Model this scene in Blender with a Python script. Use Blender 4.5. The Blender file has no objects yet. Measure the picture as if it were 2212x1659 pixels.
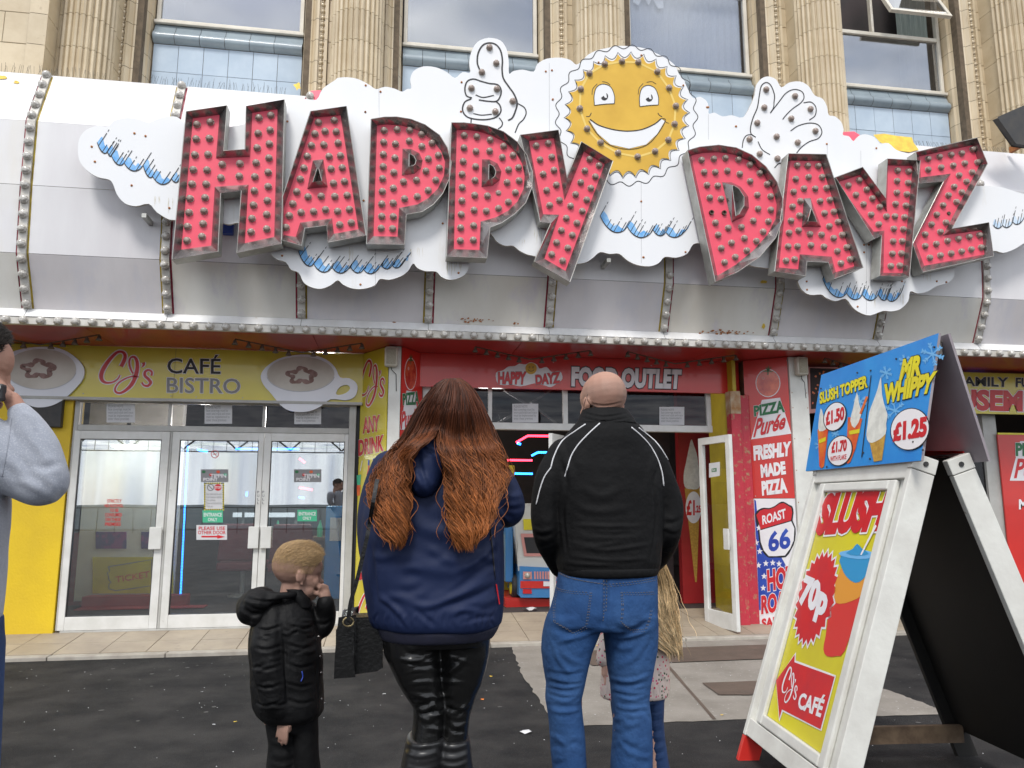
import bpy, bmesh, math, random
import numpy as np
from mathutils import Vector, Matrix, noise
from mathutils.geometry import tessellate_polygon
from mathutils.bvhtree import BVHTree
R = math.radians
random.seed(7)
scene = bpy.context.scene
COL = scene.collection

# ------------------------------------------------------------------ camera
CAM_Z, F, PITCH, YAW = 1.40, 1632.0, R(8.9), R(9.0)      # F in pixels of a 2212 px wide picture
cam_d = bpy.data.cameras.new('camera')
cam = bpy.data.objects.new('camera', cam_d)
COL.objects.link(cam)
cam_d.sensor_width = 36.0
cam_d.lens = 36.0 * F / 2212
cam_d.clip_start = 0.05
cam_d.clip_end = 3000
cam.location = (0, 0, CAM_Z)
cam.rotation_euler = (R(90) + PITCH, 0, -YAW)
scene.camera = cam

# ------------------------------------------------------------------ sky and sun
SUN_EL, SUN_AZ = R(52), R(200)          # azimuth the light comes from, clockwise from +Y
world = bpy.data.worlds.new('World')
scene.world = world
world.use_nodes = True
wn, wl = world.node_tree.nodes, world.node_tree.links
for n in list(wn): wn.remove(n)
def WN(t, **k):
    n = wn.new(t)
    for a, b in k.items(): setattr(n, a, b)
    return n
out = WN('ShaderNodeOutputWorld'); bg = WN('ShaderNodeBackground')
sky = WN('ShaderNodeTexSky', sky_type='NISHITA', sun_disc=False, sun_elevation=SUN_EL, sun_rotation=SUN_AZ)
tc = WN('ShaderNodeTexCoord'); sp = WN('ShaderNodeSeparateXYZ'); mx = WN('ShaderNodeMath', operation='MAXIMUM')
mx.inputs[1].default_value = 0.06
dx = WN('ShaderNodeMath', operation='DIVIDE'); dy = WN('ShaderNodeMath', operation='DIVIDE'); cb = WN('ShaderNodeCombineXYZ')
wl.new(tc.outputs['Generated'], sp.inputs[0]); wl.new(sp.outputs['Z'], mx.inputs[0])
wl.new(sp.outputs['X'], dx.inputs[0]); wl.new(mx.outputs[0], dx.inputs[1])
wl.new(sp.outputs['Y'], dy.inputs[0]); wl.new(mx.outputs[0], dy.inputs[1])
wl.new(dx.outputs[0], cb.inputs['X']); wl.new(dy.outputs[0], cb.inputs['Y'])
nz = WN('ShaderNodeTexNoise'); nz.inputs['Scale'].default_value = 1.1; nz.inputs['Detail'].default_value = 7; nz.inputs['Roughness'].default_value = 0.55
wl.new(cb.outputs[0], nz.inputs['Vector'])
cr = WN('ShaderNodeValToRGB'); cr.color_ramp.elements[0].position = 0.26; cr.color_ramp.elements[1].position = 0.48
nz2 = WN('ShaderNodeTexNoise'); nz2.inputs['Scale'].default_value = 2.3; nz2.inputs['Detail'].default_value = 5
wl.new(cb.outputs[0], nz2.inputs['Vector'])
cr2 = WN('ShaderNodeValToRGB')
cr2.color_ramp.elements[0].color = (4.2, 4.6, 5.4, 1); cr2.color_ramp.elements[0].position = 0.35
cr2.color_ramp.elements[1].color = (10.5, 10.6, 10.7, 1); cr2.color_ramp.elements[1].position = 0.68
mixc = WN('ShaderNodeMix', data_type='RGBA')
wl.new(nz.outputs['Fac'], cr.inputs[0]); wl.new(nz2.outputs['Fac'], cr2.inputs[0])
wl.new(cr.outputs['Color'], mixc.inputs['Factor'])
wl.new(sky.outputs['Color'], mixc.inputs[6]); wl.new(cr2.outputs['Color'], mixc.inputs[7])
wl.new(mixc.outputs[2], bg.inputs['Color']); bg.inputs['Strength'].default_value = 0.095
wl.new(bg.outputs[0], out.inputs[0])
sun_d = bpy.data.lights.new('sun', 'SUN'); sun_d.energy = 1.3; sun_d.angle = R(14); sun_d.color = (1, .965, .91)
sun_o = bpy.data.objects.new('sun', sun_d); COL.objects.link(sun_o)
_d = Vector((math.sin(SUN_AZ) * math.cos(SUN_EL), math.cos(SUN_AZ) * math.cos(SUN_EL), math.sin(SUN_EL)))
sun_o.rotation_euler = (-_d).to_track_quat('-Z', 'Y').to_euler()
scene.view_settings.view_transform = 'Standard'
scene.view_settings.look = 'None'
scene.view_settings.exposure = 0.95
scene.view_settings.gamma = 1.0
scene.view_settings.use_curve_mapping = False
scene.render.engine = 'CYCLES'
scene.cycles.max_bounces = 8
scene.cycles.transparent_max_bounces = 16
scene.cycles.sample_clamp_indirect = 6

# ------------------------------------------------------------------ measuring: picture point -> point on a plane of the place
_cy, _sy, _cp, _sp = math.cos(YAW), math.sin(YAW), math.cos(PITCH), math.sin(PITCH)
_FW = Vector((_sy * _cp, _cy * _cp, _sp)); _RT = Vector((_cy, -_sy, 0)); _UP = Vector((-_sy * _sp, -_cy * _sp, _cp))
CAM = Vector((0, 0, CAM_Z))
def ray(x, y):
    return _FW + _RT * ((x - 1106) / F) - _UP * ((y - 829.5) / F)
CROP = dict(D=(0, 0, 1 / 1.8517), C1=(0, 0, 1.58), C2=(1350, 0, 1.58), C3=(2700, 0, 1.5802), A=(600, 350, 1.58), B=(1900, 350, 1.58),
            C=(2696, 350, 1.58), K5=(0, 1300, 1.185), K4=(0, 950, 1.58), L4=(0, 1250, 3.16), M1=(1300, 1250, 1.659), M2=(2200, 1300, 1.508),
            M3=(2800, 1250, 1.7068), M4=(2800, 2100, 1.7068), M5=(800, 2072, 1.659), M6=(1900, 2072, 1.659), N5=(1350, 1350, 1.4425), N6=(1900, 1650, 1.58), N7=(3700, 1350, 1.58))
def D(c, p):
    ox, oy, s = CROP[c]
    return ((p[0] / s + ox) / 1.8517, (p[1] / s + oy) / 1.8517)
class Plane:
    def __init__(s, p, n):
        s.p = Vector(p); s.n = Vector(n).normalized()
        if s.n.dot(CAM - s.p) < 0: s.n = -s.n
        up = Vector((0, 0, 1)) if abs(s.n.z) < .99 else Vector((0, 1, 0)); s.u = up.cross(s.n).normalized(); s.v = s.n.cross(s.u).normalized()
    def at(s, x, y, h=0.0):
        d = ray(x, y); t = (s.p - CAM).dot(s.n) / d.dot(s.n)
        return CAM + d * t + s.n * h
    def c(s, crop, p, h=0.0):
        return s.at(*D(crop, p), h)
    def uv(s, q):
        q = q - s.p
        return (q.dot(s.u), q.dot(s.v))
def PY(Y): return Plane((0, Y, 0), (0, -1, 0))
def vplane(x0, y0, x1, y1): return Plane((x0, y0, 0), (-(y1 - y0), x1 - x0, 0))
def wp(x, y, Y): return PY(Y).at(x, y)

# ------------------------------------------------------------------ objects
def tag(o, label=None, cat=None, group=None, kind=None):
    if label: o['label'] = label
    if cat: o['category'] = cat
    if group: o['group'] = group
    if kind: o['kind'] = kind
    return o
def wloc(o):
    v = Vector((0, 0, 0))
    while o is not None: v = v + o.location; o = o.parent
    return v
def thing(name, loc, label, cat, group=None):
    o = bpy.data.objects.new(name, None); COL.objects.link(o); o.location = loc; o.empty_display_size = .1
    return tag(o, label, cat, group)
def link(name, me, parent=None, loc=None):
    o = bpy.data.objects.new(name, me); COL.objects.link(o); o.parent = parent
    if loc is not None: o.location = Vector(loc) - (wloc(parent) if parent else Vector((0, 0, 0)))
    return o
class MB:
    def __init__(s): s.v = []; s.f = []; s.mi = []; s.cur = 0; s.sm = []; s.smooth = False
    def add(s, vs, fs):
        b = len(s.v); s.v += [tuple(q) for q in vs]
        for f in fs: s.f.append([b + i for i in f]); s.mi.append(s.cur); s.sm.append(s.smooth)
        return s
    def box(s, x0, x1, y0, y1, z0, z1):
        v = [(x, y, z) for z in (z0, z1) for y in (y0, y1) for x in (x0, x1)]
        return s.add(v, [(0, 2, 3, 1), (4, 5, 7, 6), (0, 1, 5, 4), (2, 6, 7, 3), (0, 4, 6, 2), (1, 3, 7, 5)])
    def slab(s, q, n, t):          # quad q (4 pts) thickened by t behind n
        n = Vector(n) * t; a = [Vector(p) for p in q]; b = [p - n for p in a]
        return s.add(a + b, [(0, 1, 2, 3), (7, 6, 5, 4)] + [(i, i + 4, (i + 1) % 4 + 4, (i + 1) % 4) for i in range(4)])
    def plate(s, pl, pts, h0=0.0, t=0.0, holes=()):    # 3d points on plane pl
        loops = [list(pts)] + [list(h) for h in holes]
        uv = [[Vector((*pl.uv(Vector(p)), 0)) for p in l] for l in loops]
        tri = tessellate_polygon(uv); flat = [Vector(p) + pl.n * h0 for l in loops for p in l]
        fs = []
        for a, b, c in tri:
            nn = (flat[b] - flat[a]).cross(flat[c] - flat[a])
            fs.append((a, b, c) if nn.dot(pl.n) > 0 else (a, c, b))
        if t:
            k = len(flat); back = [p - pl.n * t for p in flat]
            fs += [(c + k, b + k, a + k) for a, b, c in fs]
            o = 0
            for l in loops:
                m = len(l); fs += [(o + i, o + i + k, o + (i + 1) % m + k, o + (i + 1) % m) for i in range(m)]; o += m
            flat = flat + back
        return s.add(flat, fs)
    def tube(s, path, r, n=6, cap=True):
        P = [Vector(p) for p in path]; m = len(P); rr = r if isinstance(r, (list, tuple)) else [r] * m
        vs = []; prev = None
        for i in range(m):
            t = (P[min(i + 1, m - 1)] - P[max(i - 1, 0)])
            if t.length < 1e-9: t = Vector((0, 0, 1))
            t.normalize()
            if prev is None:
                a = t.orthogonal().normalized()
            else:
                a = prev - t * prev.dot(t)
                a = t.orthogonal().normalized() if a.length < 1e-6 else a.normalized()
            prev = a; b = t.cross(a)
            for k in range(n):
                an = 2 * math.pi * k / n; vs.append(P[i] + (a * math.cos(an) + b * math.sin(an)) * rr[i])
        fs = [(i * n + k, i * n + (k + 1) % n, (i + 1) * n + (k + 1) % n, (i + 1) * n + k) for i in range(m - 1) for k in range(n)]
        if cap: fs += [tuple(range(n - 1, -1, -1)), tuple(range((m - 1) * n, m * n))]
        return s.add(vs, fs)
    def ribbon(s, pl, pts, w, h=0.0):       # flat stroke lying on plane pl; w may be a list
        P = [Vector(p) for p in pts]; m = len(P); vs = []
        ww = w if isinstance(w, (list, tuple)) else [w] * m
        for i in range(m):
            t = (P[min(i + 1, m - 1)] - P[max(i - 1, 0)]); t.normalize()
            a = pl.n.cross(t).normalized() * (ww[i] / 2)
            vs += [P[i] + a + pl.n * h, P[i] - a + pl.n * h]
        return s.add(vs, [(2 * i, 2 * i + 1, 2 * i + 3, 2 * i + 2) for i in range(m - 1)])
    def lathe(s, c, prof, n=12, axis='z'):       # prof: (r, h)
        vs = []
        for r_, h_ in prof:
            for k in range(n):
                a = 2 * math.pi * k / n; p = (r_ * math.cos(a), r_ * math.sin(a), h_)
                if axis == 'y': p = (p[0], p[2], p[1])
                if axis == 'x': p = (p[2], p[0], p[1])
                vs.append((c[0] + p[0], c[1] + p[1], c[2] + p[2]))
        m = len(prof)
        fs = [(i * n + k, i * n + (k + 1) % n, (i + 1) * n + (k + 1) % n, (i + 1) * n + k) for i in range(m - 1) for k in range(n)]
        return s.add(vs, fs)
    def mesh(s, name, mats, org=Vector((0, 0, 0))):
        me = bpy.data.meshes.new(name)
        me.from_pydata([tuple(Vector(p) - org) for p in s.v], [], s.f)
        if not isinstance(mats, (list, tuple)): mats = [mats]
        for m in mats: me.materials.append(m)
        me.polygons.foreach_set('material_index', s.mi)
        me.polygons.foreach_set('use_smooth', s.sm)
        me.update()
        return me
    def build(s, name, mats, parent=None, bevel=0, recalc=False):
        org = wloc(parent) if parent else Vector((0, 0, 0))
        me = s.mesh(name, mats, org)
        if recalc:
            bm = bmesh.new(); bm.from_mesh(me); bmesh.ops.recalc_face_normals(bm, faces=bm.faces); bm.to_mesh(me); bm.free()
        o = link(name, me, parent)
        if bevel:
            b = o.modifiers.new('bevel', 'BEVEL'); b.width = bevel; b.segments = 2; b.limit_method = 'ANGLE'; b.harden_normals = False
        return o
def smooth_closed(pts, k=4):
    n = len(pts); out = []
    for i in range(n):
        p0, p1, p2, p3 = (Vector(pts[(i + j) % n]) for j in (-1, 0, 1, 2))
        for j in range(k):
            t = j / k
            out.append(.5 * ((2 * p1) + (p2 - p0) * t + (2 * p0 - 5 * p1 + 4 * p2 - p3) * t * t + (3 * p1 - p0 - 3 * p2 + p3) * t ** 3))
    return out
def smooth_open(pts, k=5):
    P = [Vector(p) for p in pts]; P = [P[0] * 2 - P[1]] + P + [P[-1] * 2 - P[-2]]; out = []
    for i in range(1, len(P) - 2):
        p0, p1, p2, p3 = P[i - 1:i + 3]
        for j in range(k):
            t = j / k
            out.append(.5 * ((2 * p1) + (p2 - p0) * t + (2 * p0 - 5 * p1 + 4 * p2 - p3) * t * t + (3 * p1 - p0 - 3 * p2 + p3) * t ** 3))
    out.append(P[-2]); return out

# ------------------------------------------------------------------ materials
def mat(name, col, rough=.6, col2=None, scale=3.0, detail=4, metal=0.0, bump=0.0, bscale=None, spec=.5, coat=0.0, rnd=0.0, streak=False,
        lo=.35, hi=.65, col3=None, scale3=12, lo3=.62, hi3=.7, sheen=0, attr=None, coord=None, emit=None, estr=0, stretch=(1, 1, 1)):
    m = bpy.data.materials.new(name); m.use_nodes = True; nt = m.node_tree; N, L = nt.nodes, nt.links
    b = N['Principled BSDF']; b.inputs['Roughness'].default_value = rough; b.inputs['Metallic'].default_value = metal
    b.inputs['Base Color'].default_value = (*col, 1); b.inputs['Specular IOR Level'].default_value = spec
    b.inputs['Coat Weight'].default_value = coat
    if sheen: b.inputs['Sheen Weight'].default_value = sheen
    if emit: b.inputs['Emission Color'].default_value = (*emit, 1); b.inputs['Emission Strength'].default_value = estr
    g = N.new('ShaderNodeNewGeometry'); vec = g.outputs['Position']
    if coord == 'object':
        t = N.new('ShaderNodeTexCoord'); vec = t.outputs['Object']
    mp = N.new('ShaderNodeMapping'); L.new(vec, mp.inputs['Vector']); mp.inputs['Scale'].default_value = (1, 1, .18) if streak else stretch
    cur = None
    def mixer(a, bcol, fac):
        x = N.new('ShaderNodeMix'); x.data_type = 'RGBA'
        L.new(fac, x.inputs['Factor'])
        if a is None: x.inputs[6].default_value = (*col, 1)
        else: L.new(a, x.inputs[6])
        x.inputs[7].default_value = (*bcol, 1)
        return x.outputs[2]
    if attr:
        at = N.new('ShaderNodeAttribute'); at.attribute_name = attr
        cur = at.outputs['Color']
    def fac(sc, l, h, dt):
        n = N.new('ShaderNodeTexNoise'); n.inputs['Scale'].default_value = sc; n.inputs['Detail'].default_value = dt; n.inputs['Roughness'].default_value = .6
        L.new(mp.outputs[0], n.inputs['Vector']); r_ = N.new('ShaderNodeMapRange'); r_.inputs[1].default_value = l; r_.inputs[2].default_value = h
        L.new(n.outputs['Fac'], r_.inputs[0]); return r_.outputs[0]
    if col2: cur = mixer(cur, col2, fac(scale, lo, hi, detail))
    if col3: cur = mixer(cur, col3, fac(scale3, lo3, hi3, 6))
    if rnd:
        oi = N.new('ShaderNodeObjectInfo'); hs = N.new('ShaderNodeHueSaturation'); r_ = N.new('ShaderNodeMapRange')
        r_.inputs[3].default_value = 1 - rnd; r_.inputs[4].default_value = 1 + rnd; L.new(oi.outputs['Random'], r_.inputs[0]); L.new(r_.outputs[0], hs.inputs['Value'])
        if cur is None: hs.inputs['Color'].default_value = (*col, 1)
        else: L.new(cur, hs.inputs['Color'])
        cur = hs.outputs[0]
    if cur is not None: L.new(cur, b.inputs['Base Color'])
    if bump:
        n = N.new('ShaderNodeTexNoise'); n.inputs['Scale'].default_value = bscale or scale * 4; n.inputs['Detail'].default_value = 6
        L.new(mp.outputs[0], n.inputs['Vector']); bp = N.new('ShaderNodeBump'); bp.inputs['Strength'].default_value = bump; bp.inputs['Distance'].default_value = .01
        L.new(n.outputs['Fac'], bp.inputs['Height']); L.new(bp.outputs[0], b.inputs['Normal'])
    return m
def glass_mat(name, tint=(.9, .95, .95), refl=.14, rough=0.0):
    m = bpy.data.materials.new(name); m.use_nodes = True; N, L = m.node_tree.nodes, m.node_tree.links
    for n in list(N): N.remove(n)
    o = N.new('ShaderNodeOutputMaterial'); t = N.new('ShaderNodeBsdfTransparent'); t.inputs[0].default_value = (*tint, 1)
    g = N.new('ShaderNodeBsdfGlossy'); g.inputs['Roughness'].default_value = rough; g.inputs['Color'].default_value = (.95, .97, 1, 1)
    nz = N.new('ShaderNodeTexNoise'); nz.inputs['Scale'].default_value = .9; bp = N.new('ShaderNodeBump'); bp.inputs['Strength'].default_value = .02; bp.inputs['Distance'].default_value = .05
    L.new(nz.outputs['Fac'], bp.inputs['Height']); L.new(bp.outputs[0], g.inputs['Normal'])
    fr = N.new('ShaderNodeLayerWeight'); fr.inputs['Blend'].default_value = .5; pw = N.new('ShaderNodeMath'); pw.operation = 'POWER'; pw.inputs[1].default_value = 5; L.new(fr.outputs['Facing'], pw.inputs[0]); ad = N.new('ShaderNodeMath'); ad.operation = 'MULTIPLY_ADD'; ad.inputs[1].default_value = 1 - refl; ad.inputs[2].default_value = refl; ad.use_clamp = True
    L.new(pw.outputs[0], ad.inputs[0]); mx_ = N.new('ShaderNodeMixShader'); L.new(ad.outputs[0], mx_.inputs[0]); L.new(t.outputs[0], mx_.inputs[1]); L.new(g.outputs[0], mx_.inputs[2]); L.new(mx_.outputs[0], o.inputs[0])
    return m
def emis(name, col, s):
    return mat(name, (.02, .02, .02), emit=col, estr=s)

M = {}
M['white_panel'] = mat('white_panel', (.76, .755, .765), .48, (.64, .62, .64), 1.3, 7, lo=.4, hi=.7, col3=(.70, .66, .58), scale3=1.9, lo3=.55, hi3=.85, bump=.3, bscale=3.0, streak=True)
M['grey_panel'] = mat('grey_panel', (.76, .745, .70), .55, (.66, .62, .55), 1.3, 6, streak=True, col3=(.60, .56, .62), scale3=3.5, lo3=.55, hi3=.75, bump=.15, bscale=4)
M['lilac_panel'] = mat('lilac_panel', (.72, .69, .70), .55, (.63, .595, .60), 1.6, 6, streak=True, col3=(.60, .59, .64), scale3=3, lo3=.5, hi3=.7, bump=.15, bscale=4)
M['white_ledge'] = mat('white_ledge', (.78, .78, .78), .5, (.66, .65, .64), 4, 6, col3=(.42, .30, .2), scale3=9, lo3=.70, hi3=.8, streak=True)
M['board_white'] = mat('board_white', (.80, .80, .81), .35, (.78, .79, .81), 2.2, 5, col3=(.66, .62, .55), scale3=5.5, lo3=.66, hi3=.85, streak=True)
M['board_edge'] = mat('board_edge', (.5, .47, .42), .6)
M['ink'] = mat('ink', (.012, .011, .014), .5)
M['sky_blue'] = mat('sky_blue', (.10, .36, .75), .45, (.30, .55, .84), 14, 3)
M['pale_blue'] = mat('pale_blue', (.45, .62, .8), .45, (.68, .76, .85), 9, 3)
M['sun_yellow'] = mat('sun_yellow', (.72, .44, .045), .4, (.62, .36, .03), 2, 4)
M['sun_pale'] = mat('sun_pale', (.80, .58, .15), .4)
M['letter_red'] = mat('letter_red', (.84, .085, .14), .45, (.77, .072, .125), 2.4, 4, col3=(.82, .2, .22), scale3=16, lo3=.72, hi3=.78)
M['steel'] = mat('steel', (.36, .34, .33), .26, (.22, .2, .2), 6, 5, metal=.85, bump=.08, bscale=9, streak=True)
M['steel_side'] = mat('steel_side', (.5, .5, .47), .4, (.33, .32, .29), 5, 5, metal=.5)
M['bulb'] = mat('bulb', (.32, .245, .21), .3, (.24, .18, .15), 30, 3, coat=.2, spec=.6)
M['bulb_clear'] = mat('bulb_clear', (.56, .54, .50), .15, (.36, .33, .29), 40, 3, coat=.7, spec=.9)
M['socket'] = mat('socket', (.5, .47, .42), .5)
M['strip_red'] = mat('strip_red', (.30, .015, .04), .45, (.2, .01, .03), 6)
M['strip_yellow'] = mat('strip_yellow', (.45, .33, .03), .5, (.25, .17, .03), 7)
M['strip_white'] = mat('strip_white', (.68, .66, .62), .5, (.5, .47, .42), 7, 5)
M['rust'] = mat('rust', (.42, .17, .05), .8, (.3, .1, .03), 20)
M['flake_yellow'] = mat('flake_yellow', (.74, .54, .06), .6, (.62, .4, .05), 14)
M['soffit_red'] = mat('soffit_red', (.42, .028, .022), .38, (.30, .022, .02), 1.4, 4, coat=.3)
M['dark_metal'] = mat('dark_metal', (.03, .03, .032), .55, (.05, .045, .04), 9)
M['holder'] = mat('holder', (.10, .07, .045), .6, (.06, .04, .03), 20)
M['frame_grey'] = mat('frame_grey', (.46, .46, .44), .42, (.38, .375, .35), 5, 4, col3=(.3, .28, .24), scale3=14, lo3=.66, hi3=.8)
M['frame_white'] = mat('frame_white', (.70, .70, .68), .38, (.6, .6, .57), 5, 4, col3=(.42, .4, .36), scale3=12, lo3=.68, hi3=.8)
M['gasket'] = mat('gasket', (.02, .02, .022), .5)
M['sign_yellow'] = mat('sign_yellow', (.66, .56, .035), .28, (.60, .50, .04), 1.3, 4, coat=.4)
M['wall_yellow'] = mat('wall_yellow', (.72, .50, .012), .55, (.62, .42, .015), 1.5, 5, bump=.25, bscale=40)
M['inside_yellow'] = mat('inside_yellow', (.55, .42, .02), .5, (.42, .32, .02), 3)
M['sign_red'] = mat('sign_red', (.62, .028, .02), .3, (.52, .025, .02), 1.6, 4, coat=.3)
M['print_red'] = mat('print_red', (.60, .018, .022), .35, (.52, .02, .03), 9)
M['print_white'] = mat('print_white', (.78, .77, .79), .4, (.72, .7, .73), 8)
M['print_halo'] = mat('print_halo', (.80, .77, .78), .4)
M['print_grey'] = mat('print_grey', (.22, .22, .23), .4)
M['print_yellow'] = mat('print_yellow', (.74, .66, .02), .35, (.66, .56, .03), 6)
M['print_green'] = mat('print_green', (.015, .15, .05), .4)
M['mint'] = mat('mint', (.06, .42, .24), .4)
M['navy_print'] = mat('navy_print', (.02, .045, .33), .35, (.03, .08, .42), 8)
M['poster_blue'] = mat('poster_blue', (.025, .22, .62), .3, (.04, .32, .72), 1.8, 4)
M['poster_yellow'] = mat('poster_yellow', (.66, .60, .02), .3, (.58, .5, .03), 2.4)
M['snow_print'] = mat('snow_print', (.16, .44, .76), .35)
M['cream_ice'] = mat('cream_ice', (.76, .76, .70), .4, (.6, .6, .55), 22, 4)
M['cone'] = mat('cone', (.55, .33, .06), .5, (.4, .22, .04), 40, 2)
M['orange_print'] = mat('orange_print', (.75, .22, .03), .35, (.62, .06, .03), 8)
M['slush_red'] = mat('slush_red', (.62, .04, .035), .35)
M['slush_orange'] = mat('slush_orange', (.70, .30, .04), .35)
M['slush_blue'] = mat('slush_blue', (.03, .28, .55), .35)
M['cup_white'] = mat('cup_white', (.76, .78, .84), .22, (.68, .7, .76), 1.6, 3, coat=.3)
M['foam'] = mat('foam', (.62, .59, .53), .4, (.5, .46, .4), 2.5)
M['cocoa'] = mat('cocoa', (.22, .12, .10), .5, (.34, .22, .2), 14)
M['tomato'] = mat('tomato', (.70, .13, .05), .25, (.42, .02, .012), 8, coat=.5)
M['stone'] = mat('stone', (.56, .465, .32), .38, (.48, .385, .25), 3.2, 6, rnd=.07, col3=(.20, .14, .09), scale3=7, lo3=.66, hi3=.9, coat=.25, bump=.1, bscale=18)
M['stone_light'] = mat('stone_light', (.66, .56, .40), .34, (.54, .43, .28), 4.5, 6, rnd=.07, col3=(.26, .16, .08), scale3=9, lo3=.64, hi3=.86, coat=.3, streak=True)
M['joint'] = mat('joint', (.10, .075, .05), .85, (.16, .12, .08), 12)
M['tile_blue'] = mat('tile_blue', (.45, .54, .63), .3, (.37, .46, .56), 2.5, 5, rnd=.05, coat=.35)
M['roll_blue'] = mat('roll_blue', (.28, .34, .38), .4, (.22, .27, .31), 3, rnd=.06, coat=.3)
M['upvc'] = mat('upvc', (.70, .66, .58), .4, (.58, .54, .46), 4)
M['curtain'] = mat('curtain', (.34, .38, .34), .9, (.22, .26, .24), 6, stretch=(9, 9, .3))
M['net'] = mat('net', (.42, .43, .46), .9, (.34, .35, .38), 40, stretch=(5, 5, .4))
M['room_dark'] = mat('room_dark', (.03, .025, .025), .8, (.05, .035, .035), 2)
M['room_grey'] = mat('room_grey', (.16, .15, .17), .8)
M['red_wall'] = mat('red_wall', (.36, .015, .018), .5, (.28, .012, .015), 2)
M['asphalt'] = mat('asphalt', (.022, .022, .023), .8, (.046, .044, .043), 2.2, 12, lo=.38, hi=.62, col3=(.15, .145, .14), scale3=130, lo3=.62, hi3=.72, bump=1.0, bscale=150, spec=.12)
M['concrete'] = mat('concrete', (.27, .245, .215), .85, (.20, .18, .155), 2.6, 9, col3=(.36, .345, .32), scale3=30, lo3=.6, hi3=.72, bump=.4, bscale=90)
M['cover'] = mat('cover', (.12, .085, .065), .8, (.09, .065, .05), 5, 6, bump=.4, bscale=60)
M['paving_tile'] = mat('paving_tile', (.37, .31, .235), .6, (.29, .24, .185), 3, 7, rnd=.05, col3=(.2, .17, .14), scale3=10, lo3=.6, hi3=.8)
M['kerb'] = mat('kerb', (.42, .39, .34), .8, (.3, .27, .23), 6, 6)
M['red_post'] = mat('red_post', (.50, .028, .05), .5, (.42, .03, .05), 5, 6, col3=(.36, .2, .11), scale3=16, lo3=.56, hi3=.68, bump=.4, bscale=40)
M['wood_white'] = mat('wood_white', (.70, .70, .655), .5, (.6, .59, .55), 5, 5, col3=(.34, .3, .24), scale3=24, lo3=.73, hi3=.78, bump=.15, bscale=30)
M['wood_grey'] = mat('wood_grey', (.10, .095, .09), .85, (.17, .16, .15), 14, 5)
M['wood_bare'] = mat('wood_bare', (.09, .06, .04), .8, (.2, .14, .09), 9, 5)
M['black_board'] = mat('black_board', (.006, .006, .006), .6, (.010, .009, .008), 3, 4)
M['plastic_cream'] = mat('plastic_cream', (.60, .57, .49), .45, (.5, .46, .38), 9)
M['paper'] = mat('paper', (.62, .62, .63), .6, (.56, .56, .58), 8)
M['glass'] = glass_mat('glass', refl=.36)
M['glass_dark'] = glass_mat('glass_dark', (.5, .5, .52), refl=.025)
M['glass_up'] = glass_mat('glass_up', (.45, .47, .5), refl=.34, rough=.03)

def text_polys(s, offset=0.0, shear=0.0, spacing=1.0):
    cu = bpy.data.curves.new('t', 'FONT'); cu.body = s; cu.size = 1; cu.offset = offset; cu.shear = shear; cu.space_character = spacing
    cu.resolution_u = 3; cu.fill_mode = 'FRONT'; cu.align_x = 'LEFT'; cu.space_line = .85
    o = bpy.data.objects.new('t', cu); COL.objects.link(o)
    dg = bpy.context.evaluated_depsgraph_get(); dg.update()
    ev = o.evaluated_get(dg); me = ev.to_mesh()
    v = [(p.co.x, p.co.y) for p in me.vertices]; f = [tuple(p.vertices) for p in me.polygons]
    ev.to_mesh_clear(); bpy.data.objects.remove(o); bpy.data.curves.remove(cu)
    return v, f
def put_text(s, pl, quad, mb, offset=.02, h=.003, halo=None, halo_mb=None, shear=0.0, spacing=1.0):
    """quad: four 3d corners TL TR BR BL on plane pl"""
    v, f = text_polys(s, offset, shear, spacing)
    if not v: return
    x0 = min(p[0] for p in v); x1 = max(p[0] for p in v); y0 = min(p[1] for p in v); y1 = max(p[1] for p in v)
    TL, TR, BR, BL = [Vector(q) for q in quad]
    def mp(p, hh):
        a = (p[0] - x0) / (x1 - x0); b = (p[1] - y0) / (y1 - y0)
        return (BL * (1 - a) + BR * a) * (1 - b) + (TL * (1 - a) + TR * a) * b + pl.n * hh
    def put(v, f, m, hh):
        q = [mp(p, hh) for p in v]; ff = []
        for t in f:
            nn = (q[t[1]] - q[t[0]]).cross(q[t[2]] - q[t[0]])
            ff.append(t if nn.dot(pl.n) >= 0 else t[::-1])
        m.add(q, ff)
    if halo:
        put(*text_polys(s, offset + halo, shear, spacing), halo_mb, h - .0012)
    put(v, f, mb, h)
def cquad(pl, crop, pts): return [pl.c(crop, p) for p in pts]
def crect(pl, crop, x0, y0, x1, y1): return cquad(pl, crop, [(x0, y0), (x1, y0), (x1, y1), (x0, y1)])
def ell(cx, cy, rx, ry, n=28, a0=0, a1=360, rot=0):
    o = []
    for i in range(n + (0 if a1 - a0 == 360 else 1)):
        a = R(a0 + (a1 - a0) * i / n); x, y = rx * math.cos(a), ry * math.sin(a); c, s_ = math.cos(R(rot)), math.sin(R(rot))
        o.append((cx + x * c - y * s_, cy + x * s_ + y * c))
    return o

M['glass_net'] = glass_mat('glass_net', (.85, .87, .9), refl=.16, rough=.03)

M['glass_low'] = glass_mat('glass_low', (.95, .96, .95), refl=.05)
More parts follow.
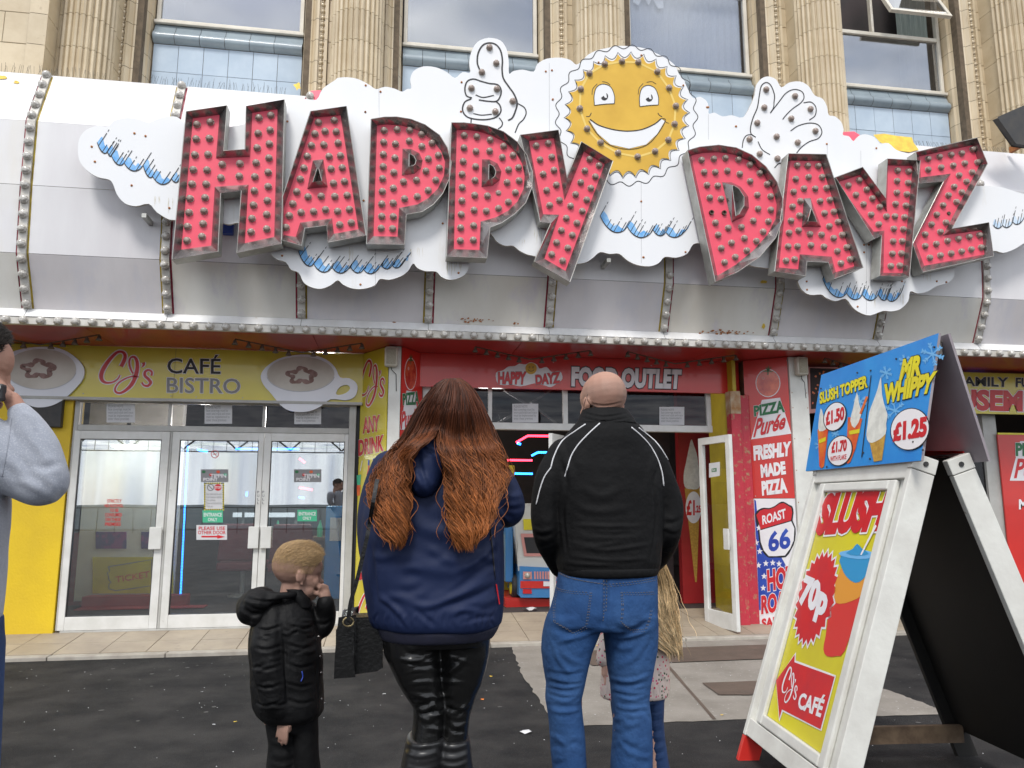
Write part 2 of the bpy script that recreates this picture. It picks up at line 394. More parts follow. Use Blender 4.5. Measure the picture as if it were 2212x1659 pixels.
# ================================================================== ground
def sheet(name, pts, z, m, kind='structure', parent=None):
    b = MB(); uv = [Vector((p[0], p[1], 0)) for p in pts]
    fs = [t if (uv[t[1]] - uv[t[0]]).cross(uv[t[2]] - uv[t[0]]).z > 0 else t[::-1] for t in tessellate_polygon([uv])]
    b.add([(p[0], p[1], z) for p in pts], fs); o = b.build(name, m, parent)
    return tag(o, kind=kind)
sheet('ground', [(-400, -400), (400, -400), (400, 400), (-400, 400)], 0, M['asphalt'])
def jag(pts, n=14, a=.012, seed=1):
    rn = random.Random(seed); o = []
    for i in range(len(pts)):
        p, q = pts[i], pts[(i + 1) % len(pts)]
        for k in range(n):
            t = k / n; o.append((p[0] + (q[0] - p[0]) * t + rn.uniform(-a, a) * (k > 0), p[1] + (q[1] - p[1]) * t + rn.uniform(-a, a) * (k > 0)))
    return o
sheet('concrete_pavement', jag([(1.20, 7.66), (1.10, 6.4), (1.07, 5.25), (1.15, 4.93), (2.4, 4.90), (3.72, 4.80), (3.74, 5.06), (3.72, 5.62), (4.5, 7.66)]), .004, M['concrete'])
sheet('pavement_joint', jag([(2.1, 4.92), (2.125, 4.92), (2.6, 7.6), (2.57, 7.6)], 6, .003), .0075, M['cover'])
mc = MB()
for q in ([(1.75, 6.62), (4.15, 6.66), (4.2, 7.30), (1.72, 7.26)], [(2.40, 5.50), (2.64, 5.46), (3.05, 5.86), (2.43, 5.87)]):
    o = sheet('inspection_cover', jag(q, 5, .004), .0115, M['cover'], None)
    tag(o, 'long rusty brown cover strip set in the pavement before the red entrance' if q[0][0] < 2 else 'small brown inspection cover sunk in the pale concrete beside the A-board', 'cover')
# ---- apron of paving tiles, rising to the thresholds
ap = thing('tiled_apron', (0.5, 7.7, 0), None, None); tag(ap, kind='structure')
b = MB()
YA, YB_, ZA, ZB = 7.62, 8.9, .03, .15
x = -6.0; k = 0
slope = (ZB - ZA) / (YB_ - YA)
b.add([(-8, YA + .1, ZA - .006 + slope * .1), (13, YA + .1, ZA - .006 + slope * .1), (13, YB_, ZB - .006), (-8, YB_, ZB - .006), (-8, YA + .1, -.05), (13, YA + .1, -.05)], [(0, 1, 2, 3), (4, 5, 1, 0)])
b.build('bedding', M['joint'], ap)
tm = {}
def tile_me(w, d):
    key = (round(w, 3), round(d, 3))
    if key not in tm:
        t = MB(); t.add([(0, 0, 0), (w, 0, 0), (w, d, d * slope), (0, d, d * slope), (0, 0, -.02), (w, 0, -.02), (w, d, d * slope - .02), (0, d, d * slope - .02)],
                        [(0, 1, 2, 3), (4, 5, 1, 0), (5, 6, 2, 1), (7, 4, 0, 3), (6, 7, 3, 2)])
        tm[key] = t.mesh('paving_tile', M['paving_tile'])
    return tm[key]
for r_, (y0, y1) in enumerate(((YA + .1, 8.08), (8.08, 8.47), (8.47, 8.88))):
    for i in range(46):
        x0 = -6.2 + i * .40
        o = link('paving_tile', tile_me(.393, y1 - y0 - .006), ap, (x0, y0, ZA + slope * (y0 - YA) + random.uniform(-.0012, .0012)))
b = MB()
for i in range(17):
    x0 = -6 + i * 1.0
    b.box(x0, x0 + .992, YA - .012, YA + .098, -.05, ZA + .006 + random.uniform(-.002, .002))
b.build('kerb_edging', M['kerb'], ap, bevel=.008)

# ================================================================== canopy
PROF = [(7.50, 3.19), (7.29, 3.66), (7.235, 4.30), (7.215, 4.92), (7.42, 5.50)]
cp = thing('canopy', (1.8, 7.5, 3.0), 'long white panelled canopy fascia with studded bulb strips above the shop fronts', 'canopy')
SX = [-3.40 + 1.243 * k for k in range(-2, 10)]
def bulb_mesh(name, m1, r=.034, depth=.036):
    b = MB(); b.smooth = True; n = 24
    prof = [(1.0, 0.0), (1.02, .35), (.9, .72), (.62, .96), (.28, 1.04)]
    vs = []
    for q, (pr, ph) in enumerate(prof):
        for k_ in range(n):
            rib = 1 + (.085 if k_ % 3 == 0 else -.045) * (1 if q else .3)
            a = 2 * math.pi * k_ / n; vs.append((r * pr * rib * math.cos(a), -depth * ph, r * pr * rib * math.sin(a)))
    fs = [(i * n + k_, (i + 1) * n + k_, (i + 1) * n + (k_ + 1) % n, i * n + (k_ + 1) % n) for i in range(4) for k_ in range(n)]
    vs.append((0, -depth * 1.0, 0)); fs += [(4 * n + k_, 5 * n, 4 * n + (k_ + 1) % n) for k_ in range(n)]
    b.add(vs, fs)
    b.cur = 1; b.smooth = False
    b.lathe((0, 0, 0), [(r * 1.12, .004), (r * 1.12, -.005), (r * .9, -.006)], 14, 'y')
    me = b.mesh(name, [m1, M['socket']])
    bm = bmesh.new(); bm.from_mesh(me); bmesh.ops.recalc_face_normals(bm, faces=bm.faces); bm.to_mesh(me); bm.free()
    return me
ME_LB = bulb_mesh('bulb', M['bulb'], .031, .034)
ME_CB = bulb_mesh('bulb', M['bulb_clear'], .037, .042)
rb = random.Random(3)
def put_bulb(me, p, parent, tilt=0.0, n=None):
    o = link('bulb', me, parent, p)
    o.rotation_euler = (tilt + rb.uniform(-.08, .08), rb.uniform(0, 6.28), rb.uniform(-.08, .08))
    return o
kinds = ['white_panel', 'lilac_panel', 'grey_panel']
for i in range(len(SX) - 1):
    x0, x1 = SX[i] + .055, SX[i + 1] - .055
    for s_ in range(4):
        (ya, za), (yb, zb) = PROF[s_], PROF[s_ + 1]
        n = Vector((0, -(zb - za), yb - ya)).normalized()
        if n.y > 0: n = -n
        gap = .003 if s_ == 1 else .0008
        m = M['white_panel'] if s_ else M[['grey_panel', 'lilac_panel'][i % 2 == 0]]
        b = MB(); q = []; nx = 6
        # slightly buckled sheet
        vs = []; nyy = 5
        for a in range(nyy + 1):
            for c in range(nx + 1):
                t = a / nyy; p = Vector((x0 + (x1 - x0) * c / nx, ya + (yb - ya) * t, za + gap + (zb - za - 2 * gap) * t))
                w = .006 * noise.noise(Vector((p.x * 2.1 + i * 7, p.z * 2.3, s_ * 5.0))) * math.sin(math.pi * t) * 1.6
                vs.append(p + n * w)
        b.smooth = True
        b.add(vs, [(a * (nx + 1) + c, a * (nx + 1) + c + 1, (a + 1) * (nx + 1) + c + 1, (a + 1) * (nx + 1) + c) for a in range(nyy) for c in range(nx)])
        o = b.build('panel', m, cp)
# strips
for i, X in enumerate(SX):
    st = thing('bulb_strip', (X, 7.4, 3.2), None, None); st.parent = cp; st.location = Vector((X, 7.4, 3.2)) - cp.location
    b = MB()
    def seg(x0, x1, off, mi, th=.02):
        b.cur = mi
        pts = [(y - off, z) for y, z in PROF]
        for k in range(4):
            (ya, za), (yb, zb) = pts[k], pts[k + 1]
            b.add([(x0, ya, za), (x1, ya, za), (x1, yb, zb), (x0, yb, zb), (x0, ya + .06, za), (x1, ya + .06, za), (x1, yb + .06, zb), (x0, yb + .06, zb)],
                  [(0, 1, 2, 3), (4, 0, 3, 7), (1, 5, 6, 2), (4, 5, 1, 0), (3, 2, 6, 7)])
    seg(-.036 + X, .036 + X, .018, 0)
    cols = (1, 2) if i % 2 == 1 else (2, 1)
    seg(X - .056, X - .0365, -.004, cols[0]); seg(X + .0365, X + .056, -.004, cols[1])
    b.build('channel', [M['strip_white'], M['strip_yellow'], M['strip_red']], st)
    L = [0]
    for k in range(4): L.append(L[-1] + math.hypot(PROF[k + 1][0] - PROF[k][0], PROF[k + 1][1] - PROF[k][1]))
    d_ = .045
    while d_ < L[-1]:
        k = max(j for j in range(4) if L[j] <= d_); t = (d_ - L[k]) / (L[k + 1] - L[k])
        (ya, za), (yb, zb) = PROF[k], PROF[k + 1]
        hidden = 5.42 > za + (zb - za) * t > 3.75 and -1.9 < X < 5.5 or (5.5 < X < 6.2 and 3.9 < za < 4.9)
        if not hidden: put_bulb(ME_CB, (X, ya + (yb - ya) * t - .019, za + (zb - za) * t), st, math.atan2(-(yb - ya), zb - za) * -1)
        d_ += .138
# ledge, rail, soffit, roof
b = MB()
for i in range(len(SX) - 1):
    x0, x1 = SX[i] + .002, SX[i + 1] - .002
    b.add([(x0, 7.44, 3.105), (x1, 7.44, 3.105), (x1, 7.505, 3.195), (x0, 7.505, 3.195), (x0, 7.52, 3.105), (x1, 7.52, 3.105)], [(0, 1, 2, 3), (4, 5, 1, 0)])
b.build('ledge', M['white_ledge'], cp)
rail = MB()
x = SX[0]; i = 0
while x < SX[-1]:
    rail.box(x, x + .915, 7.448, 7.50, 3.032, 3.103 + (i % 2) * .0015); x += .918; i += 1
rl = rail.build('bulb_rail', M['strip_white'], cp, bevel=.003)
x = -4.9
while x < 8.6:
    put_bulb(ME_CB, (x, 7.446, 3.068), rl, -.05); x += .1497
b = MB()
b.box(SX[0], SX[-1], 7.502, 9.4, 3.06, 3.10)
b.build('soffit_core', M['dark_metal'], cp)
b = MB()
for i in range(7):
    x0 = -5.0 + i * 2.1
    b.box(x0, x0 + 2.094, 7.503, 8.62, 3.035, 3.058)
b.build('soffit', M['soffit_red'], cp)
b = MB(); b.box(SX[0], SX[-1], 7.42, 9.75, 5.485, 5.505); b.build('roof', M['white_ledge'], cp)
b = MB(); b.box(SX[0] - .02, SX[0], 7.3, 9.4, 3.06, 5.48); b.box(SX[-1], SX[-1] + .02, 7.3, 9.4, 3.06, 5.48); b.build('end_cheek', M['white_ledge'], cp)
# rust and flaked paint marks stuck to the panels
def patches(name, crop, lst, m, mb=None):
    b = MB(); rn = random.Random(5)
    for (s_, cx, cy, rx, ry, n) in lst:
        (ya, za), (yb, zb) = PROF[s_], PROF[s_ + 1]
        pl = Plane((0, ya, za), (0, -(zb - za), yb - ya))
        for _ in range(n):
            x = rn.gauss(cx, rx); y = rn.gauss(cy, ry); r_ = rn.uniform(1.5, 7) if n > 3 else rx
            pts = [pl.c(crop, (x + (r_ * rn.uniform(.5, 1.5)) * math.cos(a) * (1.5 if n > 3 else 1), y + (r_ if n > 3 else ry) * rn.uniform(.5, 1.2) * math.sin(a))) for a in [j * .7 for j in range(9)]]
            b.plate(pl, pts, .0085)
    tag(b.build(name, m, cp), kind='stuff')
patches('rust_marks', 'M1', [(0, 980, 50, 60, 9, 26), (0, 1270, 70, 6, 4, 5), (0, 460, 62, 6, 2, 4)], M['rust'])
patches('rust_marks', 'C', [(0, 330, 1545, 75, 9, 40)], M['rust'])
patches('flaked_paint', 'C', [(0, 585, 1240, 18, 12, 1), (0, 563, 1520, 9, 18, 1)], M['flake_yellow'])
patches('flaked_paint', 'C1', [(3, 45, 508, 26, 14, 1), (3, 105, 530, 16, 8, 1), (3, 95, 520, 12, 6, 1), (3, 1885, 600, 24, 26, 1)], M['flake_yellow'])
b = MB(); pl = Plane((0, 7.215, 4.92), (0, -.58, .205))
b.plate(pl, [pl.c('C3', p) for p in [(1250, 855), (1320, 848), (1400, 862), (1495, 872), (1505, 905), (1520, 925), (1538, 950), (1480, 965), (1400, 955), (1290, 900)]], .009)
b.build('flaked_paint', M['flake_yellow'], cp)
b = MB()
b.plate(pl, [pl.c('C3', p) for p in [(1060, 838), (1130, 835), (1170, 860), (1130, 900), (1060, 880)]], .009)
b.plate(pl, [pl.c('C1', p) for p in [(1965, 578), (2030, 574), (2020, 640), (1960, 640)]], .009)
tag(b.build('flaked_paint', M['letter_red'], cp), kind='stuff')
# bird spikes along the roof edge
b = MB()
for i in range(150):
    x = -4.3 + i * .021 + random.uniform(-.004, .004)
    if (i // 17) % 5 == 4: continue
    b.tube([(x, 7.47, 5.50), (x + random.uniform(-.03, .03), 7.47 + random.uniform(-.03, .04), 5.63 + random.uniform(-.03, .01))], .0014, 3, False)
for i in range(70):
    x = 5.9 + i * .02
    b.tube([(x, 7.47, 5.50), (x + random.uniform(-.03, .03), 7.5, 5.61)], .0014, 3, False)
tag(b.build('bird_spikes', M['dark_metal'], cp), kind='stuff')
# lamp holder garlands hanging below the soffit
for gi, gx in enumerate((-3.45, -.95, 1.45, 3.1, 5.4)):
    g = thing('lamp_garland', (gx, 7.75, 3.03), 'drooping string of bare lamp holders under the red soffit, ' + ['farthest left', 'above the café lettering', 'left of the food outlet wording', 'above the food outlet wording', 'right of the second white speaker'][gi], 'lamp string', 'lamp strings under the soffit')
    pts = [(gx + t * .62, 7.70 + .22 * (1 - abs(t)), 3.005 - .075 * (1 - abs(t))) for t in [-1 + j / 5 for j in range(11)]]
    b = MB(); b.tube(pts, .007, 5); b.build('cable', M['holder'], g)
    for j, p in enumerate(pts):
        if j == 5: continue
        b = MB(); b.smooth = True; b.lathe((p[0], p[1], p[2] - .055), [(.003, .052), (.014, .045), (.02, .02), (.032, .0), (.026, -.004), (.004, .004)], 10)
        b.build('lamp_holder', M['holder'], g)

# ================================================================== cloud board
cb_ = thing('cloud_sign_board', (1.3, 7.02, 3.7), 'big white cloud-shaped sign board with smiling sun, thumbs-up and waving hands', 'sign board')
PC = PY(7.02)
CL = [('C1', [(493, 965), (500, 880), (545, 820), (620, 795), (680, 800), (720, 765), (800, 745), (880, 755), (940, 775), (990, 755), (1050, 738), (1120, 740), (1185, 790)]),
      ('A', [(330, 260), (560, 240)]), ('C1', [(1780, 705), (1840, 650), (1920, 625), (2000, 630), (2040, 560), (2120, 505)]),
      ('C2', [(0, 493), (60, 488), (130, 500), (200, 535), (243, 563), (300, 548), (360, 560), (408, 579), (440, 562), (466, 556), (460, 500), (480, 450), (540, 420), (620, 425), (690, 455), (742, 492), (790, 455), (838, 458), (833, 400), (845, 330), (885, 265), (955, 239), (1030, 256), (1068, 310), (1082, 390), (1084, 465), (1110, 450), (1170, 440), (1240, 452), (1262, 405), (1320, 372), (1400, 364), (1470, 378), (1508, 408), (1545, 385), (1585, 345), (1640, 318), (1720, 300), (1760, 290), (1850, 292), (1940, 305), (2000, 330), (2070, 365), (2130, 410), (2160, 470), (2200, 520)]),
      ('C3', [(62, 520), (95, 590), (118, 620), (160, 612), (200, 640), (213, 680), (214, 718), (250, 712), (300, 735), (360, 728), (430, 741), (480, 660), (503, 600), (513, 540), (545, 498), (590, 483), (640, 503), (672, 552), (720, 522), (790, 515), (845, 545), (882, 602), (930, 622), (960, 670), (972, 727), (1010, 735), (1050, 770), (1066, 820), (1060, 852), (1100, 862), (1128, 892), (1160, 860), (1200, 848), (1260, 866), (1296, 905), (1350, 905), (1400, 948), (1480, 975), (1560, 1040), (1800, 1160), (2040, 1180), (2150, 1210), (2260, 1250), (2330, 1330)]),
      ('C', [(2330, 880), (2290, 960), (2212, 985), (2150, 1022), (2080, 1045), (2015, 1032), (1900, 1080), (1800, 1110), (1775, 1140), (1768, 1195), (1730, 1235), (1660, 1255), (1600, 1290), (1540, 1302), (1493, 1288), (1480, 1350), (1430, 1400), (1370, 1415), (1320, 1412), (1240, 1440), (1180, 1425), (1130, 1390), (1085, 1335), (1020, 1350), (960, 1328), (930, 1308), (860, 1310), (810, 1280), (785, 1230), (785, 1190), (700, 1150), (610, 1143), (560, 1138), (470, 1120), (330, 1050), (240, 990)]),
      ('B', [(1435, 985), (1380, 990), (1340, 1050), (1270, 1075), (1200, 1070), (1160, 1110), (1100, 1130), (1020, 1120), (960, 1090), (910, 1050), (850, 1052), (790, 1040), (740, 1080), (690, 1108), (600, 1115), (480, 1100), (375, 1065), (330, 1055), (280, 1030), (240, 1000), (190, 1000), (140, 975), (105, 930), (60, 890), (20, 930)]),
      ('A', [(2026, 1020), (2018, 1110), (2000, 1170), (1950, 1205), (1890, 1215), (1840, 1195), (1808, 1163), (1740, 1160), (1690, 1140), (1662, 1112), (1630, 1160), (1580, 1195), (1510, 1215), (1453, 1210), (1420, 1250), (1350, 1272), (1280, 1270), (1220, 1245), (1186, 1218), (1140, 1250), (1080, 1272), (1020, 1262), (970, 1230), (940, 1170), (890, 1150), (860, 1105), (800, 1085), (765, 1050), (745, 1020), (670, 960), (600, 880), (552, 855), (500, 866), (445, 850), (400, 830), (300, 850), (152, 837)]),
      ('C1', [(1060, 1383), (990, 1340), (940, 1288), (860, 1303), (790, 1285), (740, 1230), (715, 1165), (688, 1135), (620, 1120), (560, 1085), (510, 1030)])]
opts = smooth_closed([PC.c(c, p) for c, ps in CL for p in ps], 3)
b = MB(); b.cur = 0; b.plate(PC, opts, 0, .028)
me_ = b.build('backing_board', [M['board_white'], M['board_edge']], cb_)
for p in me_.data.polygons:
    if abs(p.normal.y) < .5: p.material_index = 1
# stand-off posts behind the board
b = MB()
for x, z in ((-2.3, 4.0), (-.6, 3.9), (.6, 3.9), (2.1, 3.8), (3.3, 3.9), (4.6, 3.7), (5.6, 4.6), (2.6, 5.1), (.2, 5.0)):
    b.box(x - .02, x + .02, 7.05, 7.3, z - .02, z + .02)
b.build('stand_off', M['steel_side'], cb_)
# panel seams and bolts
b = MB()
for crop, x0, y0, y1 in (('C2', 262, 560, 740), ('C2', 1338, 400, 860), ('A', 1424, 1010, 1260), ('B', 1050, 600, 1110), ('C', 1215, 950, 1430), ('C', 968, 360, 500), ('C', 1180, 400, 500), ('C', 217, 170, 330)):
    b.ribbon(PC, [PC.c(crop, (x0, y0)), PC.c(crop, (x0 + 1, y1))], .0022, .0012)
b.build('seam', M['print_grey'], cb_)
b = MB(); rn = random.Random(8)
for crop, pts in (('C1', [(850, 843), (580, 927), (832, 1172), (920, 860), (600, 1022), (1070, 1315)]), ('C2', [(178, 540), (176, 708), (784, 520), (780, 706), (665, 1412), (1316, 452), (1355, 445), (1360, 630), (1934, 1626), (2185, 540), (272, 580), (1650, 395), (1920, 350)]),
                  ('B', [(1050, 720), (1063, 1073), (1475, 125), (1650, 246), (492, 75), (1330, 1040)]), ('C', [(208, 125), (390, 246), (965, 357), (1278, 384), (1200, 995), (1230, 995), (1200, 1042), (838, 1226), (840, 1278), (1440, 1225), (1660, 1225), (1720, 1230), (1160, 1385)]),
                  ('A', [(835, 1063), (1330, 1245), (1950, 1172), (868, 215), (1361, 155), (1350, 715)])):
    for p in pts:
        q = PC.c(crop, p); b.lathe((q.x, q.y, q.z), [(.011, 0), (.010, -.006), (.004, -.009), (0.0005, -.009)], 8, 'y')
b.build('bolt', M['rust'], cb_)
M['grime'] = mat('grime', (.60, .56, .46), .6, (.68, .65, .58), 20)
b = MB(); rn = random.Random(44)
for crop, pts in (('A', [(1900, 1085, 14, 110), (1950, 1100, 9, 85), (1660, 1020, 7, 60), (1280, 1010, 8, 120), (1700, 1010, 6, 70)]), ('B', [(400, 900, 9, 120), (610, 1000, 7, 70), (290, 960, 5, 60)]), ('C', [(1270, 1300, 9, 100), (1440, 1300, 12, 80), (1600, 1180, 8, 70), (300, 1085, 6, 50)]), ('C1', [(1000, 1240, 8, 80), (1070, 1250, 6, 110)])):
    for x, y, w_, h_ in pts:
        for k in range(4):
            xx = x + rn.uniform(-25, 25); hh = h_ * rn.uniform(.4, 1); b.ribbon(PC, [PC.c(crop, (xx + rn.uniform(-2, 2), y + hh * t / 5)) for t in range(6)], [.0015, w_ * .00045, w_ * .0006, w_ * .0005, w_ * .0003, .0005], .0012 + k * .0003)
tag(b.build('grime_runs', M['grime'], cb_), kind='stuff')
# ---- smiling sun
SC = D('C2', (1826, 730)); k_ = 1 / (1.58 * 1.8517)
def spoly(fn, n):
    return [PC.at(SC[0] + fn(i / n * 2 * math.pi)[0] * k_, SC[1] + fn(i / n * 2 * math.pi)[1] * k_) for i in range(n)]
NT = 30
def scallop(a):
    t = (a * NT / (2 * math.pi)) % 1; r_ = 392 - 36 * math.sin(math.pi * t) ** .8
    return (r_ * math.cos(a - .04) * .985, r_ * math.sin(a - .04) * .99)
def wavy(a):
    r_ = 434 + 13 * math.sin(a * 25 + 1.0); return (r_ * math.cos(a) * 1.01, r_ * math.sin(a))
sun_ = spoly(scallop, NT * 9)
b = MB(); b.plate(PC, sun_, .008, .006); sf = b.build('sun_face', M['sun_yellow'], cb_)
b = MB()
def ring(pts, w, h): b.ribbon(PC, list(pts) + [pts[0], pts[1]], w, h)
ring(spoly(wavy, 300), .0085, .002); ring([PC.at(*(SC[0] + (q[0] * 1.03 + 3) * k_, SC[1] + (q[1] * 1.035 - 2) * k_)) for q in [scallop(i / 270 * 2 * math.pi) for i in range(270)]], .006, .003)
sb = [(1686, 410), (1795, 393), (1898, 398), (2018, 458), (2092, 560), (2135, 674), (2127, 788), (2088, 888), (2004, 960), (1894, 994), (1770, 970), (1660, 906), (1575, 818), (1529, 690), (1535, 567), (1590, 468)]
def line(crop, pts, w, h=.0025, sm=5, taper=False, pl=PC, mb=None):
    q = smooth_open([pl.c(crop, p) for p in pts], sm) if len(pts) > 2 and sm > 1 else [pl.c(crop, p) for p in pts]
    ww = w
    if taper: ww = [w * (.35 + .65 * math.sin(math.pi * min(1, max(0, (i + .5) / len(q)))) ** .6) for i in range(len(q))]
    (mb or b).ribbon(pl, q, ww, h)
line('C2', [(1607, 602), (1612, 565), (1640, 532)], .006, .010); line('C2', [(1672, 519), (1700, 524), (1722, 540)], .006, .010)
line('C2', [(1898, 600), (1905, 560), (1930, 530)], .006, .010); line('C2', [(1952, 523), (1985, 519), (2012, 534)], .006, .010)
line('C2', [(1570, 738), (1590, 738), (1603, 716)], .008, .010); line('C2', [(2022, 716), (2034, 732), (2050, 740)], .008, .010); line('C2', [(2058, 760), (2075, 775), (2092, 782)], .006, .010)
line('C2', [(1594, 757), (1650, 795), (1740, 822), (1830, 832), (1920, 822), (2000, 788), (2044, 752)], .012, .0125)
line('C2', [(1586, 768), (1640, 850), (1720, 920), (1840, 946), (1950, 920), (2020, 850), (2070, 765), (2046, 750)], .007, .0125)
for ex, ey, w_ in ((1686, 603, 1), (1968, 611, .93)):
    eo = [(ex - 64 * w_, ey + 66), (ex - 66 * w_, ey + 5), (ex - 50 * w_, ey - 48), (ex - 10 * w_, ey - 68), (ex + 38 * w_, ey - 50), (ex + 62 * w_, ey + 5), (ex + 62 * w_, ey + 55)]
    line('C2', eo, .0075, .0125); line('C2', [eo[-1], (ex, ey + 58), eo[0]], .006, .0125)
    be = MB(); be.plate(PC, smooth_open([PC.c('C2', p) for p in eo], 4), .0105); be.build('eye', M['board_white'], cb_)
    be = MB(); px_, py_ = ex - 1, ey + 10
    be.plate(PC, [PC.c('C2', p) for p in ell(px_, py_, 23, 25, 16, 300, 570)[:14] + [(px_ - 4, py_ - 4), (px_ + 2, py_ + 8), (px_ + 16, py_ + 10)]], .013); be.build('pupil', M['ink'], cb_)
bm_ = MB()
bm_.plate(PC, [PC.c('C2', p) for p in [(1590, 762), (1650, 800), (1740, 827), (1830, 836), (1920, 826), (2000, 792), (2044, 756), (2066, 768), (2018, 850), (1948, 916), (1840, 942), (1724, 916), (1644, 848)]], .0105)
bm_.build('smile', M['board_white'], cb_)
bl = MB(); q = [PC.c('C2', p) for p in sb]; bl.ribbon(PC, q + [q[0]], .022, .0095); bl.build('tube_line', M['sun_pale'], cb_)
# ---- thumbs-up hand
for pts, w in (([(900, 445), (884, 400), (888, 340), (915, 290), (955, 272), (1000, 282), (1030, 320), (1042, 380), (1040, 440), (1048, 495), (1080, 545), (1115, 595), (1135, 650), (1125, 700), (1105, 745), (1078, 762)], .017),
               ([(850, 620), (815, 605), (805, 560), (820, 515), (860, 500), (910, 515), (960, 528), (1010, 535), (1033, 565), (1030, 605), (1005, 640), (950, 640), (893, 632)], .015),
               ([(873, 600), (920, 616), (988, 603)], .012), ([(845, 625), (805, 645), (790, 690), (808, 730), (850, 750), (930, 757), (1000, 742), (1032, 705), (1025, 665), (1000, 640)], .015),
               ([(858, 718), (910, 728), (975, 722)], .011), ([(845, 752), (842, 800)], .012), ([(1022, 745), (1042, 775), (1035, 800), (1015, 815)], .012), ([(1140, 655), (1180, 680), (1192, 715), (1175, 755), (1145, 785), (1122, 840)], .012)):
    line('C2', pts, w)
# ---- open waving hand
for pts, w in (([(625, 650), (628, 600), (605, 540), (575, 522), (545, 545), (533, 600), (520, 680), (495, 740), (478, 800), (480, 845), (510, 868)], .012), ([(602, 715), (622, 680), (626, 640)], .010), ([(602, 715), (660, 640), (700, 590), (750, 566), (800, 578), (815, 615), (795, 650), (740, 690), (700, 730), (680, 755)], .011),
               ([(812, 650), (860, 646), (890, 680), (885, 730), (848, 760)], .011), ([(730, 828), (780, 795), (850, 778), (905, 790), (928, 835), (905, 875), (850, 895), (800, 930), (768, 968)], .011),
               ([(490, 852), (455, 855), (432, 885), (424, 935)], .010), ([(524, 895), (550, 945), (600, 978)], .010), ([(628, 1062), (655, 1035), (690, 1032)], .010)):
    line('C3', pts, w)
# ---- cloud shading
def hatch(crop, scal, ln, n, blue, w=.0065, lean=(.55, -.85), h=.0035):
    # scal: list of scallop control points (cusps); draws arcs, hatch strokes and a blue wash
    arcs = []
    for i in range(len(scal) - 1):
        (x0, y0), (x1, y1) = scal[i], scal[i + 1]; d = math.hypot(x1 - x0, y1 - y0)
        arcs.append([(x0 + (x1 - x0) * t, y0 + (y1 - y0) * t + d * .36 * math.sin(math.pi * t) ** .75) for t in [j / 8 for j in range(9)]])
    allp = [p for a in arcs for p in a]
    for a in arcs: line(crop, a, .011, .0045, 3, True)
    rn = random.Random(n)
    top = []
    for j in range(n):
        p = allp[int((j + .5) / n * (len(allp) - 1))]; l_ = ln * rn.uniform(.6, 1.15)
        q = (p[0] + lean[0] * l_, p[1] + lean[1] * l_)
        line(crop, [p, q], w, .004, 1)
        if rn.random() < .5: line(crop, [(q[0] + lean[0] * 12, q[1] + lean[1] * 12), (q[0] + lean[0] * 26, q[1] + lean[1] * 26)], w * .8, .004, 1)
    for a in arcs:
        cx = sum(p[0] for p in a) / 9; bb = MB()
        topl = [(p[0] + lean[0] * ln * .6, p[1] + lean[1] * ln * (.5 + .22 * math.sin(i * 1.9))) for i, p in enumerate(a)]
        bb.plate(PC, [PC.c(crop, p) for p in a + topl[::-1]], .0028); bb.build('blue_wash', M['sky_blue'] if blue else M['pale_blue'], cb_)
hatch('C1', [(615, 900), (680, 960), (705, 985), (785, 1030), (905, 1045), (965, 1115), (1085, 1130), (1130, 1142)], 85, 22, True)
hatch('A', [(938, 1035), (1035, 1115), (1150, 1135), (1265, 1130), (1350, 1150), (1460, 1120), (1530, 1125), (1615, 1080)], 95, 30, True, lean=(.6, -.8))
hatch('B', [(790, 812), (962, 880), (1125, 900), (1205, 915), (1362, 848)], 75, 26, True, lean=(.5, -.87))
hatch('C', [(938, 1212), (1090, 1300), (1190, 1310), (1290, 1310), (1345, 1335), (1448, 1262)], 75, 26, True, lean=(.35, -.93))
hatch('C', [(2015, 868), (2075, 870), (2140, 850), (2212, 820), (2290, 800)], 70, 14, False, lean=(.2, -.95))
tag(b.build('ink_lines', M['ink'], cb_), kind='stuff')
for p in sb: put_bulb(ME_LB, PC.c('C2', p, .010), cb_)
for p in ((960, 303), (1003, 402), (912, 459), (846, 560), (1007, 565), (1107, 642), (836, 686), (997, 708)): put_bulb(ME_LB, PC.c('C2', p, .002), cb_)
for p in ((574, 568), (756, 610), (854, 692), (562, 682), (732, 752), (518, 779), (885, 830), (640, 866), (469, 882), (773, 903), (645, 1004), (533, 975)): put_bulb(ME_LB, PC.c('C3', p, .002), cb_)

